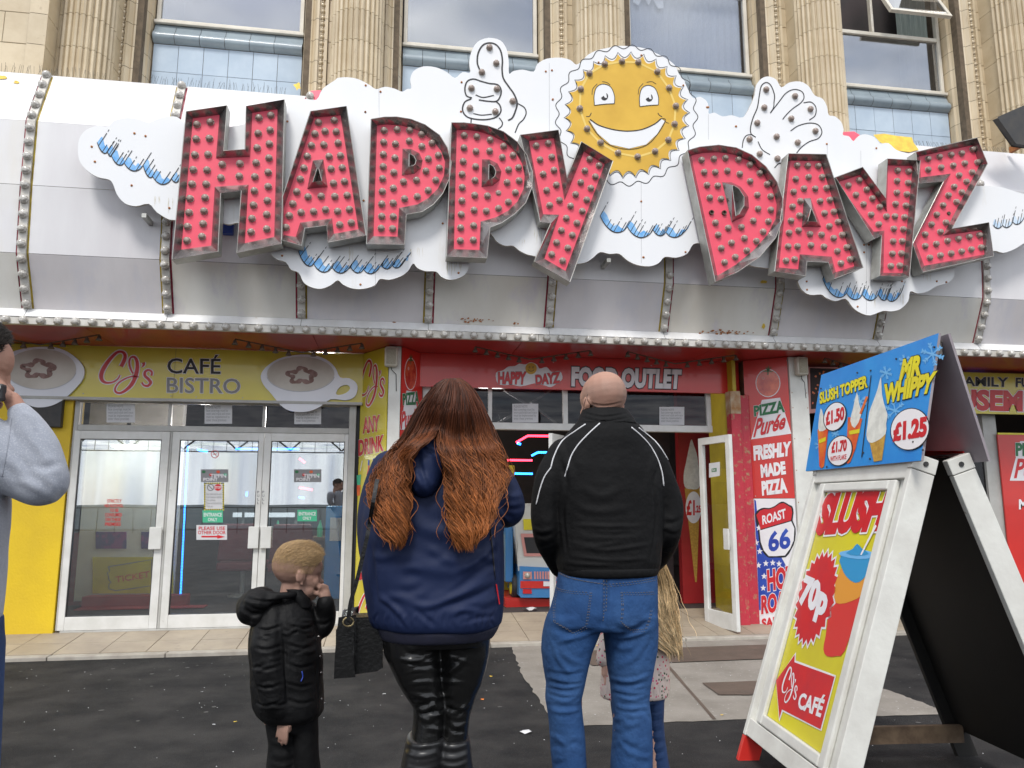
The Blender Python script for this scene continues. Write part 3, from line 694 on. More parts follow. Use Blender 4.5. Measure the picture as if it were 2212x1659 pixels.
# ================================================================== bulb letters
LET = []
LET.append(('H', 'A', [(228, 152), (487, 113), (466, 400), (600, 391), (607, 118), (850, 76), (830, 988), (548, 1046), (577, 652), (447, 668), (430, 1038), (140, 1088)],
  [(270, 195), (440, 172), (418, 447), (632, 437), (646, 160), (806, 137), (786, 945), (598, 985), (622, 615), (410, 628), (388, 1000), (197, 1025)], None, None,
  '298,235 383,220 293,327 376,323 285,427 368,425 275,521 361,523 267,612 356,612 254,703 349,698 248,792 342,782 239,880 336,862 235,969 329,943 457,488 569,482 449,572 565,562 689,193 684,291 678,383 671,477 663,565 660,654 655,744 645,829 639,914 764,177 760,271 755,358 752,447 747,537 747,627 742,716 738,803 738,895'))
LET.append(('A', 'A', [(1015, 150), (1242, 118), (1365, 935), (1124, 980), (1117, 872), (978, 890), (958, 1000), (832, 964), (838, 690)],
  [(1037, 190), (1205, 175), (1318, 897), (1162, 925), (1150, 828), (950, 855), (922, 945), (838, 932), (840, 776)], [(1030, 462), (1095, 455), (1122, 628), (995, 640)], [(1056, 512), (1066, 511), (1086, 590), (1028, 598)],
  '1065,222 1165,209 1043,294 1107,278 1177,281 1021,368 1099,363 1189,352 995,436 1132,437 1204,432 973,510 1145,515 1215,508 950,580 1160,606 1229,595 928,660 999,692 1082,688 1168,689 1246,682 903,736 881,811 955,790 1034,785 1110,773 1186,783 1260,771 860,885 1199,868 1272,855'))
LET.append(('P', 'A', [(1397, 200), (1480, 186), (1560, 185), (1650, 200), (1740, 235), (1830, 300), (1880, 380), (1903, 470), (1895, 570), (1850, 670), (1790, 740), (1720, 785), (1620, 803), (1608, 992), (1368, 990)],
  [(1435, 240), (1500, 232), (1590, 240), (1650, 253), (1715, 280), (1795, 340), (1840, 400), (1866, 470), (1858, 560), (1820, 640), (1760, 700), (1690, 740), (1575, 762), (1565, 943), (1412, 940)],
  [(1597, 387), (1650, 390), (1700, 415), (1722, 460), (1712, 510), (1670, 545), (1592, 555)], [(1638, 420), (1652, 423), (1668, 434), (1682, 460), (1676, 484), (1662, 494), (1637, 500)],
  '1480,273 1562,267 1641,272 1716,298 1782,353 1477,347 1551,358 1639,340 1718,374 1822,430 1475,424 1548,446 1759,452 1828,510 1474,501 1541,538 1744,529 1806,586 1470,577 1602,597 1684,587 1758,651 1468,658 1538,637 1609,704 1689,690 1465,737 1537,731 1465,815 1537,817 1461,890 1533,893'))
LET.append(('P', 'B', [(-149, 222), (-70, 222), (0, 230), (80, 242), (180, 278), (270, 345), (330, 430), (362, 530), (360, 630), (320, 730), (250, 800), (170, 855), (95, 885), (75, 1078), (-180, 1068)],
  [(-116, 268), (-40, 268), (30, 278), (100, 300), (190, 345), (258, 410), (298, 480), (315, 560), (308, 640), (270, 720), (210, 780), (130, 822), (36, 848), (29, 1028), (-134, 1022)],
  [(45, 455), (90, 455), (140, 480), (166, 530), (155, 585), (110, 620), (42, 628)], [(88, 487), (100, 488), (118, 500), (132, 530), (126, 558), (112, 572), (86, 582)],
  '-68,304 11,312 95,333 180,373 240,430 274,508 278,590 255,665 210,725 148,765 71,782 -70,383 6,405 92,403 172,443 212,521 202,601 148,666 -75,469 3,501 -82,550 0,589 -81,633 -2,682 78,686 -83,717 -6,776 -87,803 -9,874 -91,887 -93,969 -11,965'))
LET.append(('Y', 'B', [(285, 300), (528, 268), (582, 572), (672, 342), (872, 465), (600, 1230), (375, 1100), (478, 860), (412, 850)],
  [(340, 338), (498, 320), (565, 712), (688, 405), (820, 485), (572, 1160), (437, 1082), (530, 805), (430, 802)], None, None,
  '386,370 462,355 410,458 484,441 430,549 498,524 452,652 513,617 471,746 533,714 723,455 783,495 694,528 760,565 667,601 731,638 635,677 705,711 603,750 677,783 576,827 643,858 545,905 614,934 515,981 586,1015 484,1056 553,1096'))
LET.append(('D', 'B', [(1342, 398), (1420, 375), (1540, 363), (1650, 380), (1750, 425), (1840, 500), (1910, 600), (1945, 700), (1945, 830), (1900, 950), (1800, 1070), (1660, 1165), (1518, 1228)],
  [(1365, 430), (1440, 412), (1540, 408), (1640, 425), (1740, 465), (1820, 540), (1880, 640), (1908, 740), (1900, 830), (1850, 930), (1760, 1030), (1650, 1120), (1532, 1190)],
  [(1562, 600), (1620, 600), (1680, 630), (1725, 690), (1730, 760), (1700, 815), (1622, 852)], [(1625, 618), (1640, 622), (1668, 640), (1700, 690), (1700, 745), (1668, 800), (1648, 812)],
  '1430,460 1507,453 1580,448 1663,457 1735,490 1798,543 1844,613 1866,690 1867,775 1852,848 1819,913 1777,972 1716,1032 1643,1073 1576,1106 1447,536 1517,537 1593,528 1671,548 1737,594 1782,680 1787,768 1757,844 1682,884 1701,954 1619,983 1464,618 1532,622 1482,698 1552,706 1518,856 1599,889 1535,932 1554,1017'))
LET.append(('A', 'C', [(722, 418), (962, 422), (1195, 1138), (1012, 1210), (975, 1106), (840, 1100), (832, 1192), (636, 1162)],
  [(735, 462), (925, 465), (1140, 1130), (1022, 1168), (995, 1070), (795, 1055), (785, 1150), (662, 1138)], [(820, 702), (862, 700), (928, 880), (808, 880)], [(866, 768), (872, 768), (902, 848), (845, 846)],
  '776,494 843,496 909,498 767,580 848,568 933,568 754,661 819,640 890,641 961,637 796,720 747,755 921,720 982,712 737,844 790,811 949,796 1008,787 725,920 785,905 857,928 930,932 979,878 1034,852 719,1006 778,1005 863,998 945,1008 1006,953 1060,933 706,1096 760,1087 1030,1036 1089,1012 1052,1112 1110,1087'))
LET.append(('Y', 'C', [(1020, 568), (1192, 503), (1337, 700), (1348, 450), (1556, 462), (1487, 1197), (1300, 1190), (1312, 936), (1265, 956)],
  [(1030, 600), (1175, 552), (1345, 785), (1352, 492), (1508, 497), (1445, 1172), (1322, 1172), (1328, 905), (1262, 912)], None, None,
  '1099,621 1168,589 1147,680 1215,647 1195,740 1251,703 1243,805 1297,757 1291,866 1339,816 1410,527 1479,533 1407,593 1476,604 1405,666 1468,676 1397,738 1462,748 1393,816 1453,821 1386,894 1446,897 1382,974 1439,973 1377,1052 1434,1050 1367,1130 1424,1127'))
LET.append(('Z', 'C', [(1528, 408), (1915, 318), (1982, 482), (1757, 892), (1990, 853), (2020, 1066), (1570, 1168), (1508, 988), (1703, 595), (1548, 607)],
  [(1550, 435), (1885, 365), (1932, 490), (1700, 935), (1945, 902), (1962, 1055), (1580, 1127), (1522, 970), (1748, 545), (1560, 568)], None, None,
  '1603,453 1675,440 1748,427 1815,418 1884,393 1603,521 1685,507 1761,495 1834,481 1914,475 1880,538 1798,557 1767,629 1845,597 1815,664 1731,683 1782,725 1697,746 1657,805 1624,867 1715,855 1584,930 1680,914 1584,1003 1654,990 1725,971 1794,958 1862,945 1927,935 1614,1077 1680,1062 1748,1050 1814,1037 1875,1024 1938,1012'))
desc = ['H with tall uneven legs, first letter of HAPPY', 'A leaning beside the H, second letter of HAPPY', 'P next to the A, third letter of HAPPY', 'P touching the Y, fourth letter of HAPPY', 'Y overlapping the smiling sun, last letter of HAPPY',
        'D with two dead lamps, first letter of DAYZ', 'A under the waving hand, second letter of DAYZ', 'Y with diagonal left arm, third letter of DAYZ', 'Z tilted upward at the right end of DAYZ']
for i, (ch, crop, O, I, HI, HO, bl) in enumerate(LET):
    yf = 6.845 - .010 * (i % 2); yr = yf + .08
    PF, PR = PY(yf), PY(yr)
    Of = [PF.c(crop, p) for p in O]; If = [PR.c(crop, p) for p in I]
    c0 = sum(Of, Vector()) / len(Of); zmin = min(p.z for p in Of)
    t = thing('sign_letter', (c0.x, yf, zmin), 'red bulb-studded steel-edged letter ' + desc[i], 'sign letter', 'bulb letters of the big sign')
    def solid(pts): return pts
    b = MB(); holes = [[PR.c(crop, p) for p in HI]] if HI else []
    b.plate(PR, If, 0, 0, holes); b.build('face', M['letter_red'], t)
    b = MB()
    def wall(A_, B_, flip=False):
        n = len(A_); b.add(A_ + B_, [((i_, (i_ + 1) % n, n + (i_ + 1) % n, n + i_) if not flip else (n + i_, n + (i_ + 1) % n, (i_ + 1) % n, i_)) for i_ in range(n)])
    lip = [p + Vector((0, -.001, 0)) for p in Of]
    wall(Of, If)
    b.cur = 1
    back = [Vector((p.x, 6.985, p.z)) for p in Of]
    # rolled lip
    cen = c0
    wall(back, Of)
    if HI:
        b.cur = 0; Hf = [PF.c(crop, p) for p in HO]; Hi = holes[0]; wall(Hi, Hf)
        b.cur = 1; wall(Hf, [Vector((p.x, 6.985, p.z)) for p in Hf])
    o = b.build('steel_surround', [M['steel'], M['steel_side']], t)
    so = o.modifiers.new('t', 'SOLIDIFY'); so.thickness = .005; so.offset = 0
    b = MB(); b.tube(Of + [Of[0]], .004, 6, False)
    if HI: b.tube(Hf + [Hf[0]], .0035, 6, False)
    b.smooth = True
    b.build('rim', M['steel_side'], t)
    for s_ in bl.split():
        p = tuple(float(v) for v in s_.split(','))
        dead = (ch == 'P' and p == (148.0, 666.0))
        q = PR.c(crop, p, .002)
        o = put_bulb(ME_LB, q, t, .0)
        if dead: o.scale = (.8, .4, .8)
    if i == 5:
        b = MB()
        for p in ((1492, 792), (1572, 794)):
            q = PR.c(crop, p); b.lathe((q.x, q.y, q.z), [(.026, -.004), (.024, -.022), (.016, -.02), (.012, -.003), (.001, -.003)], 12, 'y')
        b.build('empty_socket', M['holder'], t)
    if i == 8:
        b = MB(); q = PR.c(crop, (1735, 796)); b.lathe((q.x, q.y, q.z), [(.022, -.002), (.018, -.012), (.001, -.010)], 12, 'y'); b.build('empty_socket', M['holder'], t)
# ================================================================== upper building
ub = thing('upper_facade', (2.0, 9.7, 5.5), 'cream glazed-stone upper building with fluted columns and blue tiled window aprons', 'building')
PITCH_X, WX0, CX0 = 3.23, -2.27, -3.80
ZT = 10.4
b = MB()
# core wall with openings, set behind the blocks
YWALL, YWIN = 9.42, 9.78
WZ = 7.66                                  # underside of the window frames
b.box(-9, 16, 10.6, 10.7, 3.3, ZT)
for k in range(-2, 5):
    xa, xb = WX0 + PITCH_X * k + 1.0, WX0 + PITCH_X * (k + 1) - 1.0
    b.box(xa, xb, YWALL + .012, 10.5, 3.3, ZT)
wall = b.build('wall', M['joint'], ub)
bm_cache = {}
def block(parent, name, x0, x1, y, z0, z1, m, t=.03, chamf=.004):
    key = (round(x1 - x0, 3), round(z1 - z0, 3), m, name)
    if key not in bm_cache:
        w, h = x1 - x0, z1 - z0; c = chamf
        mb = MB(); mb.add([(c, -c, c), (w - c, -c, c), (w - c, -c, h - c), (c, -c, h - c), (0, 0, 0), (w, 0, 0), (w, 0, h), (0, 0, h), (0, t, 0), (w, t, 0), (w, t, h), (0, t, h)],
                          [(0, 1, 2, 3), (4, 5, 1, 0), (5, 6, 2, 1), (6, 7, 3, 2), (7, 4, 0, 3), (8, 9, 5, 4), (9, 10, 6, 5), (10, 11, 7, 6), (11, 8, 4, 7)])
        bm_cache[key] = mb.mesh(name, M[m])
    return link(name, bm_cache[key], parent, (x0, y + random.uniform(-.0015, .0015), z0))
for k in range(-1, 4):
    xa, xb = WX0 + PITCH_X * k + 1.30, WX0 + PITCH_X * (k + 1) - 1.30     # ashlar between the mouldings
    z = 5.0; r_ = 0
    while z < ZT - .3:
        cuts = [xa, xa + (xb - xa) * (.28 if r_ % 2 else .62), xb] if r_ % 2 == 0 else [xa, xa + (xb - xa) * .30, xb]
        for c0, c1 in zip(cuts[:-1], cuts[1:]):
            block(wall, 'stone_block', c0 + .003, c1 - .003, YWALL, z + .003, z + .297, 'stone')
        z += .30; r_ += 1
    # moulded reveals each side: bead strip then rounded ribs going back to the window
    for sgn, xe in ((1, xa), (-1, xb)):
        z = 5.0
        while z < ZT - .3:
            mb = MB(); mb.smooth = False; prof = []
            # profile from ashlar edge towards the window (u along -sgn, y depth)
            for u, y in ((0, 0), (0, -.05), (.035, -.05), (.035, -.015), (.115, -.015), (.115, -.045), (.145, -.045), (.165, -.02), (.19, .012), (.205, .0), (.235, .02), (.255, .075), (.27, .07), (.295, .11), (.31, .17), (.33, .2), (.34, .34)):
                prof.append((xe - sgn * u, YWALL + y))
            vs = [(x, y, z + .003) for x, y in prof] + [(x, y, z + .297) for x, y in prof]; n = len(prof)
            mb.add(vs, [(i, i + 1, n + i + 1, n + i) for i in range(n - 1)])
            mb.build('reveal_stone', M['stone_light'], wall)
            z += .30
        # bead and reel enrichment
        mb = MB(); mb.smooth = True; z = 5.3; xc = xe - sgn * .075
        while z < ZT - .5:
            mb.lathe((xc, YWALL - .02, z), [(.004, 0), (.026, .016), (.03, .034), (.026, .052), (.004, .068)], 7); mb.lathe((xc, YWALL - .02, z + .070), [(.018, 0), (.022, .008), (.018, .016)], 6)
            z += .092
        tag(mb.build('bead_moulding', M['stone_light'], wall), kind='stuff')
# columns
for k in range(-1, 5):
    xc, yc, rr = CX0 + PITCH_X * k, 9.15, .315
    if k == -1: continue
    col = MB(); col.box(xc - .2, xc + .2, 9.2, 9.42, 3.1, ZT); colo = col.build('column', M['joint'], ub)
    NR = 15; z = 5.0; q = 0
    hs = [.42] * 13
    for h in hs:
        mb = MB(); prof = []
        for j in range(NR):
            a0 = math.pi * (1.06 * j / NR - .03) + math.pi; da = math.pi * 1.06 / NR
            for t, dr in ((.06, -.012), (.2, .006), (.5, .016), (.8, .006), (.94, -.012)):
                a = a0 + da * t; prof.append((xc + (rr + dr * 1.3) * math.cos(a), yc + (rr + dr * 1.3) * math.sin(a)))
        prof = [(xc - rr, yc + .28)] + prof + [(xc + rr, yc + .28)]
        n = len(prof); off = random.uniform(-.004, .004)
        vs = [(x, y, z + .003) for x, y in prof] + [(x, y, z + h - .003) for x, y in prof]
        mb.add(vs, [(i, i + 1, n + i + 1, n + i) for i in range(n - 1)] + [tuple(range(n)), tuple(range(2 * n - 1, n - 1, -1))])
        mb.build('drum', M['stone'] if k not in (3,) else M['stone'], colo); z += h; q += 1
    # short bead fillets at the foot of some flutes
    mb = MB(); mb.smooth = True
    for a_ in (-62, -28, 24, 50):
        a = R(a_ - 90); x, y = xc + (rr + .004) * math.cos(a), yc + (rr + .004) * math.sin(a)
        for j in range(5): mb.lathe((x, y, 5.62 + j * .075 + (a_ % 3) * .02), [(.003, 0), (.018, .02), (.018, .04), (.003, .062)], 6)
    tag(mb.build('flute_beads', M['stone_light'], colo), kind='stuff')
# spandrels and windows
for k in range(0, 4):
    xa, xb = WX0 + PITCH_X * k - .945, WX0 + PITCH_X * k + .945
    mb = MB(); mb.box(xa - .02, xb + .02, YWIN - .065, YWIN + .3, 3.1, WZ - .11); sp_ = mb.build('spandrel', M['joint'], ub)
    nz_ = 5; w = (xb - xa) / 6
    rows = [5.30, 5.72, 6.14, 6.56, 6.95, 7.34]
    for r_ in range(5):
        for c in range(6):
            block(sp_, 'tile', xa + c * w + .0025, xa + (c + 1) * w - .0025, YWIN - .07, rows[r_] + .0025, rows[r_ + 1] - .0025, 'tile_blue', .02, .002)
    for c in range(6):                       # rounded sill roll, one glazed piece per tile
        mb = MB(); mb.smooth = True; pr = [(.0, .0), (-.035, .01), (-.07, .04), (-.085, .085), (-.07, .13), (-.035, .165), (-.03, .17), (.02, .30)]
        x0, x1 = xa + (c - .15) * w + .003, xa + (c + .85) * w - .003
        if c == 0: x0 = xa
        if c == 5: x1 = xb
        mb.add([(x0, YWIN - .07 + y, 7.345 + z * .95) for y, z in pr] + [(x1, YWIN - .07 + y, 7.345 + z * .95) for y, z in pr], [(i, i + 8, i + 9, i + 1) for i in range(7)])
        mb.build('sill_roll', M['roll_blue'], sp_)
    tall = 8.95 if k < 3 else 8.55
    wi = thing('window', (xa, YWIN, WZ), None, None); wi.parent = ub; wi.location = Vector((xa, YWIN, WZ)) - ub.location
    mb = MB(); fw = .055; y0, y1 = YWIN - .055, YWIN + .02
    mb.box(xa + .003, xa + fw, y0, y1, WZ, ZT); mb.box(xb - fw, xb - .003, y0, y1, WZ, ZT); mb.box(xa + fw + .001, xb - fw - .001, y0, y1, WZ, WZ + fw); mb.box(xa - .01, xb + .01, y0 - .05, y0 - .002, WZ - .03, WZ + .012)
    mb.box(xa + fw + .001, xb - fw - .001, y0, y1, tall, tall + .06)
    if k == 3: mb.box(xa + .72, xa + .76, y0, y1, tall + .061, ZT)
    mb.build('window_frame', M['upvc'], wi, bevel=.006)
    mb = MB(); mb.box(xa + fw + .002, xb - fw - .002, YWIN - .02, YWIN - .012, WZ + fw + .002, tall - .002); mb.build('pane', M['glass_net' if k == 2 else 'glass_up'], wi)
    if k < 3:
        mb = MB(); mb.box(xa + fw + .002, xb - fw - .002, YWIN - .02, YWIN - .012, tall + .062, ZT); mb.build('pane', M['glass_net' if k == 2 else 'glass_up'], wi)
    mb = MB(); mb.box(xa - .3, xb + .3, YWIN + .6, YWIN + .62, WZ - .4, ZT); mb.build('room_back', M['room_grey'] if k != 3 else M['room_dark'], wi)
    if k == 2:
        mb = MB(); n = 60
        vs = [(xa + .06 + (xb - xa - .12) * i / n, YWIN + .10 + .012 * math.sin(i * 1.7), z) for z in (WZ + .02, ZT) for i in range(n + 1)]
        mb.smooth = True; mb.add(vs, [(i, i + 1, n + 2 + i, n + 1 + i) for i in range(n)]); mb.build('net_curtain', M['net'], wi)
        mb = MB(); sh = [(xa + .15, 9.3), (xa + .62, 9.3), (xa + .61, 8.72), (xa + .53, 8.70), (xa + .44, 8.86), (xa + .38, 8.74), (xa + .30, 8.88), (xa + .22, 8.72), (xa + .14, 8.76)]
        mb.plate(PY(YWIN + .05), [Vector((x, YWIN + .05, z)) for x, z in sh], 0, .004); mb.build('hanging_shirt', M['paper'], wi)
    if k in (1, 0):
        mb = MB(); mb.box(xa + .06, xa + .3 if k == 0 else xa + .1, YWIN + .1, YWIN + .12, WZ, ZT); mb.build('curtain', M['net'], wi)
    if k == 3:
        mb = MB(); n = 30; mb.smooth = True
        vs = [(xb - .62 + .55 * i / n, YWIN + .10 + .03 * math.sin(i * 1.3), z) for z in (WZ + .02, ZT) for i in range(n + 1)]
        mb.add(vs, [(i, i + 1, n + 2 + i, n + 1 + i) for i in range(n)]); mb.build('curtain', M['curtain'], wi)
        # open top-hung vent
        mb = MB(); y_, z_ = YWIN - .42, tall + .20
        for (xa_, xb_, za_, zb_) in ((xa + .80, xb - .06, 0, .05), (xa + .80, xa + .85, .052, .9), (xb - .11, xb - .06, .052, .9)):
            vs = []
            for zz in (za_, zb_):
                for dy_ in (0, .05):
                    for xx in (xa_, xb_): vs.append((xx, y_ + zz * .45 + dy_, z_ + zz * .9 + dy_ * -.4))
            mb.add(vs, [(0, 2, 3, 1), (4, 5, 7, 6), (0, 1, 5, 4), (2, 6, 7, 3), (0, 4, 6, 2), (1, 3, 7, 5)])
        mb.build('open_vent', M['upvc'], wi)
        mb = MB(); mb.add([(xa + .85, y_ + .03, z_ + .04), (xb - .11, y_ + .03, z_ + .04), (xb - .11, y_ + .43, z_ + .85), (xa + .85, y_ + .43, z_ + .85)], [(0, 1, 2, 3)]); mb.build('pane', M['glass_up'], wi)
# projecting pier at the far left with a rainwater pipe
pr_ = thing('corner_pier', (-4.7, 8.6, 5.4), 'cream stone pier projecting at the left end above the canopy', 'pier')
mb = MB(); mb.box(-7.5, -4.02 + .0, 8.612, 9.6, 3.1, ZT); mb.build('core', M['joint'], pr_)
z = 5.0; r_ = 0
while z < ZT - .3:
    xs = [-6.6, -5.95, -5.3, -4.9, -4.62, -4.19] if r_ % 2 else [-6.6, -6.2, -5.6, -4.95, -4.45, -4.19]
    for c0, c1 in zip(xs[:-1], xs[1:]): block(pr_, 'stone_block', c0 + .003, c1 - .003, 8.61, z + .003, z + .377, 'stone', .012)
    mb = MB(); mb.add([(-4.187, 8.585, z + .003), (-4.0, 8.60, z + .003), (-4.0, 8.60, z + .377), (-4.187, 8.585, z + .377)], [(0, 1, 2, 3)]); mb.build('stone_block', M['stone'], pr_)
    for y0, y1 in ((8.603, 8.92), (8.928, 9.42)) if r_ % 2 else ((8.603, 9.12), (9.128, 9.42)):
        mb = MB(); mb.box(-4.025, -4.008, y0, y1, z + .003, z + .377); mb.build('stone_block', M['stone'], pr_, bevel=.003)
    z += .38; r_ += 1
dp = thing('drainpipe', (-4.28 + .42, 9.32, 5.5), 'dark rainwater pipe in the corner beside the left pier', 'drainpipe')
mb = MB(); mb.smooth = True; mb.lathe((-3.93, 9.32, 3.3), [(.05, 0), (.05, 6.9)], 12); mb.build('pipe', M['dark_metal'], dp)
for z in (5.75, 6.6, 7.6, 8.6):
    mb = MB(); mb.lathe((-3.93, 9.32, z), [(.058, 0), (.062, .02), (.062, .07), (.058, .09)], 12); mb.build('collar', M['dark_metal'], dp)

# ================================================================== ground floor: yellow wall, café frame, doors
def fx(c, x, y, Y): return PY(Y).c(c, (x, y)).x
def fz(c, x, y, Y): return PY(Y).c(c, (x, y)).z
YD = 8.47
jl = fx('K5', 302, 980, YD); jr = fx('D', 765, 1050, YD)
yw = thing('yellow_wall', (-4.2, 8.45, .1), 'bright yellow painted wall left of the café doors', 'wall')
mb = MB(); mb.box(-6.5, jl - .012, 8.45, 8.75, -.02, 3.02); mb.build('wall_face', M['wall_yellow'], yw)
db = thing('black_box_sign', (-3.8, 8.36, 1.95), 'black box hanging on the yellow wall under the left coffee cup', 'box')
q0, q1 = PY(8.38).c('L4', (330, 1120)), PY(8.38).c('L4', (760, 1450))
mb = MB(); mb.box(q0.x, q1.x, 8.38, 8.448, q1.z, q0.z + .1); mb.build('casing', M['dark_metal'], db, bevel=.008)
cf = thing('cafe_shopfront', ((jl + jr) / 2, 8.5, .13), 'grey metal frame with dark fanlights around the three café doors', 'door frame')
zb = .125; z_leaf = fz('K5', 570, 503, YD); z_tr = fz('K5', 570, 474, YD); z_fb = fz('K5', 570, 368, YD)
zg0, zg1 = fz('K5', 900, 1372, YD), fz('K5', 570, 541, YD)
zlb = zb + .002
m1a, m1b = fx('K5', 775, 980, YD), fx('K5', 787, 980, YD)
mb = MB()
mb.box(jl, jl + .045, YD, YD + .09, zb, 2.56); mb.box(jr - .075, jr, YD - .02, YD + .09, zb, 2.56)
mb.box(m1a, m1b, YD, YD + .07, zb, z_leaf + .001)
mb.box(jl + .046, jr - .076, YD - .004, YD + .085, z_leaf + .002, z_tr); mb.box(jl + .046, jr - .076, YD - .006, YD + .08, z_fb, z_fb + .05)
fb = [fx('K5', v, 420, YD) for v in (797, 812, 1245, 1258)]
mb.box(fb[0], fb[1], YD, YD + .07, z_tr + .001, z_fb - .001); mb.box(fb[2], fb[3], YD, YD + .07, z_tr + .001, z_fb - .001)
mb.box(jl + .046, jr - .076, YD - .01, YD + .09, zb - .03, zb)
mb.build('frame', M['frame_grey'], cf, bevel=.005)
for a, c in ((jl + .046, fb[0]), (fb[1], fb[2]), (fb[3], jr - .076)):
    mb = MB(); mb.box(a + .002, c - .002, YD + .03, YD + .036, z_tr + .002, z_fb - .002); mb.build('fanlight_pane', M['glass_dark'], cf)
mb = MB(); mb.box(jr + .001, jr + .05, YD + .03, YD + .1, zb, 2.56); mb.build('shadow_gap', M['gasket'], cf)
notice_txt = 'PLEASE NOTE\nface coverings must be\nworn and track and trace\nmust be implemented to\nenter these premises'
for i, (x0, y0, x1, y1) in enumerate(((505, 372, 640, 462), (970, 378, 1100, 468), (1395, 385, 1522, 470))):
    pl = PY(YD + .027); q = crect(pl, 'K5', x0, y0, x1, y1)
    n_ = thing('paper_notice', q[3], 'white face-covering notice in the café fanlight, ' + ['left pane', 'middle pane', 'right pane beside the big cup'][i], 'notice', 'paper notices in the fanlights')
    mb = MB(); mb.plate(pl, q, 0, .0015); mb.build('sheet', M['paper'], n_)
    mb = MB(); put_text(notice_txt, pl, crect(pl, 'K5', x0 + 8, y0 + 6, x1 - 8, y1 - 8), mb, 0.0, .001); mb.build('print', M['print_grey'], n_)
# leaves
c_ = lambda v: fx('K5', v, 980, YD)
leaves = [(c_(312), c_(343), c_(736), c_(774), 'left café door with the red no-alcohol notice', 1), (c_(788), c_(824), c_(1205), c_(1229), 'middle café door with striped warning poster and arrow notice', 1), (c_(1231), c_(1265), jr - .115, jr - .077, 'right café door behind the boy', -1)]
def door_leaf(x0, g0, g1, x1, lab, hs):
    t = thing('glass_door', ((x0 + x1) / 2, YD, zlb), 'white framed glass door, ' + lab, 'door', 'café doors')
    mb = MB(); y0, y1 = YD - .006, YD + .04
    mb.box(x0, g0, y0, y1, zlb, z_leaf); mb.box(g1, x1, y0, y1, zlb, z_leaf); mb.box(g0 + .0005, g1 - .0005, y0, y1, zlb, zg0); mb.box(g0 + .0005, g1 - .0005, y0, y1, zg1, z_leaf)
    mb.build('door_frame', M['frame_white'], t, bevel=.004)
    mb = MB()
    for (a, c, e, f) in ((g0, g0 + .008, zg0, zg1), (g1 - .008, g1, zg0, zg1), (g0 + .008, g1 - .008, zg0, zg0 + .008), (g0 + .008, g1 - .008, zg1 - .008, zg1)): mb.box(a + .0006, c - .0006, YD + .002, YD + .03, e + .0006, f - .0006)
    mb.build('gasket', M['gasket'], t)
    mb = MB(); mb.box(g0 + .004, g1 - .004, YD + .014, YD + .02, zg0 + .004, zg1 - .004); mb.build('pane', M['glass'], t)
    for e in hs:
        xa, xb = (e[0], e[1]); mb = MB(); mb.box(xa, xb, YD - .045, YD - .026, e[2], e[3]); mb.box(xa + .012, xb - .012, YD - .027, YD - .004, e[2] + .02, e[3] - .02); mb.build('push_plate', M['frame_white'], t, bevel=.003)
    return t
hz0, hz1 = fz('K5', 735, 1063, YD - .04), fz('K5', 735, 958, YD - .04)
hx = lambda v: fx('K5', v, 1010, YD - .04)
door_leaf(*leaves[0][:5], [(hx(706), hx(764), hz0, hz1)]); door_leaf(*leaves[1][:5], [(hx(1176), hx(1225), hz0, hz1)]); door_leaf(*leaves[2][:5], [(hx(1235), hx(1284), hz0, hz1)])
pl = PY(YD + .0125)
def notice(lab, crop, rect, txts, bg_m='paper', cat='notice', name='door_notice', plane=None, bord=None):
    p_ = plane or pl; q = crect(p_, crop, *rect)
    n_ = thing(name, q[3], lab, cat)
    if bg_m:
        mb = MB(); mb.plate(p_, q, 0, .001); mb.build('sheet', M[bg_m], n_)
    for tx, r_, m_, off in txts:
        mb = MB(); put_text(tx, p_, crect(p_, crop, *r_), mb, off, .0012); mb.build('lettering', M[m_], n_)
    return n_
notice('red lettering on the left café door forbidding alcohol', 'K5', (495, 825, 582, 952), [(t_, (x0, 826 + i * 22, x1, 842 + i * 22), 'print_red', .015) for i, (t_, x0, x1) in enumerate((('STRICTLY', 508, 576), ('NO ALCOHOL', 496, 584), ('TO BE', 520, 562), ('CONSUMED', 498, 578), ('ON THESE', 500, 572), ('PREMISES', 498, 572)))], None)
nn = notice('warning poster with yellow striped border on the middle café door', 'K5', (967, 747, 1062, 878), [('STOP', (1019, 764, 1048, 776), 'print_white', .02), ('Face masks must be worn\nby all customers entering\nthese premises\nPlease use track and trace\nThank you', (978, 795, 1052, 868), 'print_grey', 0)])
mb = MB(); mb.plate(pl, [pl.c('K5', p) for p in ell(1033, 770, 17, 16)], .0009); mb.build('stop_disc', M['print_red'], nn)
mb = MB(); mb.ribbon(pl, [pl.c('K5', p) for p in ell(998, 770, 15, 15, 24, 0, 361)], .006, .0011); mb.ribbon(pl, [pl.c('K5', (988, 760)), pl.c('K5', (1008, 780))], .006, .0011); mb.build('ban_ring', M['ink'], nn)
b1, b2 = MB(), MB()
for i in range(24):
    for (xx, yy, w_, h_) in ((967, 747 + i * 5.5, 7, 5.3), (1055, 747 + i * 5.5, 7, 5.3)):
        (b1 if i % 2 else b2).plate(pl, crect(pl, 'K5', xx, yy, xx + w_, yy + h_), .0009)
for i in range(15):
    for yy in (747, 872): (b1 if i % 2 else b2).plate(pl, crect(pl, 'K5', 974.5 + i * 5.3, yy, 979.5 + i * 5.3, yy + 6), .0009)
tag(b1.build('border_stripes', M['print_yellow'], nn), kind='stuff'); tag(b2.build('border_stripes', M['ink'], nn), kind='stuff')
notice('green ENTRANCE ONLY sign on the middle café door', 'K5', (960, 878, 1056, 936), [('ENTRANCE', (966, 890, 1052, 908), 'print_white', .015), ('ONLY', (986, 914, 1030, 930), 'print_white', .015)], 'mint', 'sign', 'entrance_sign')
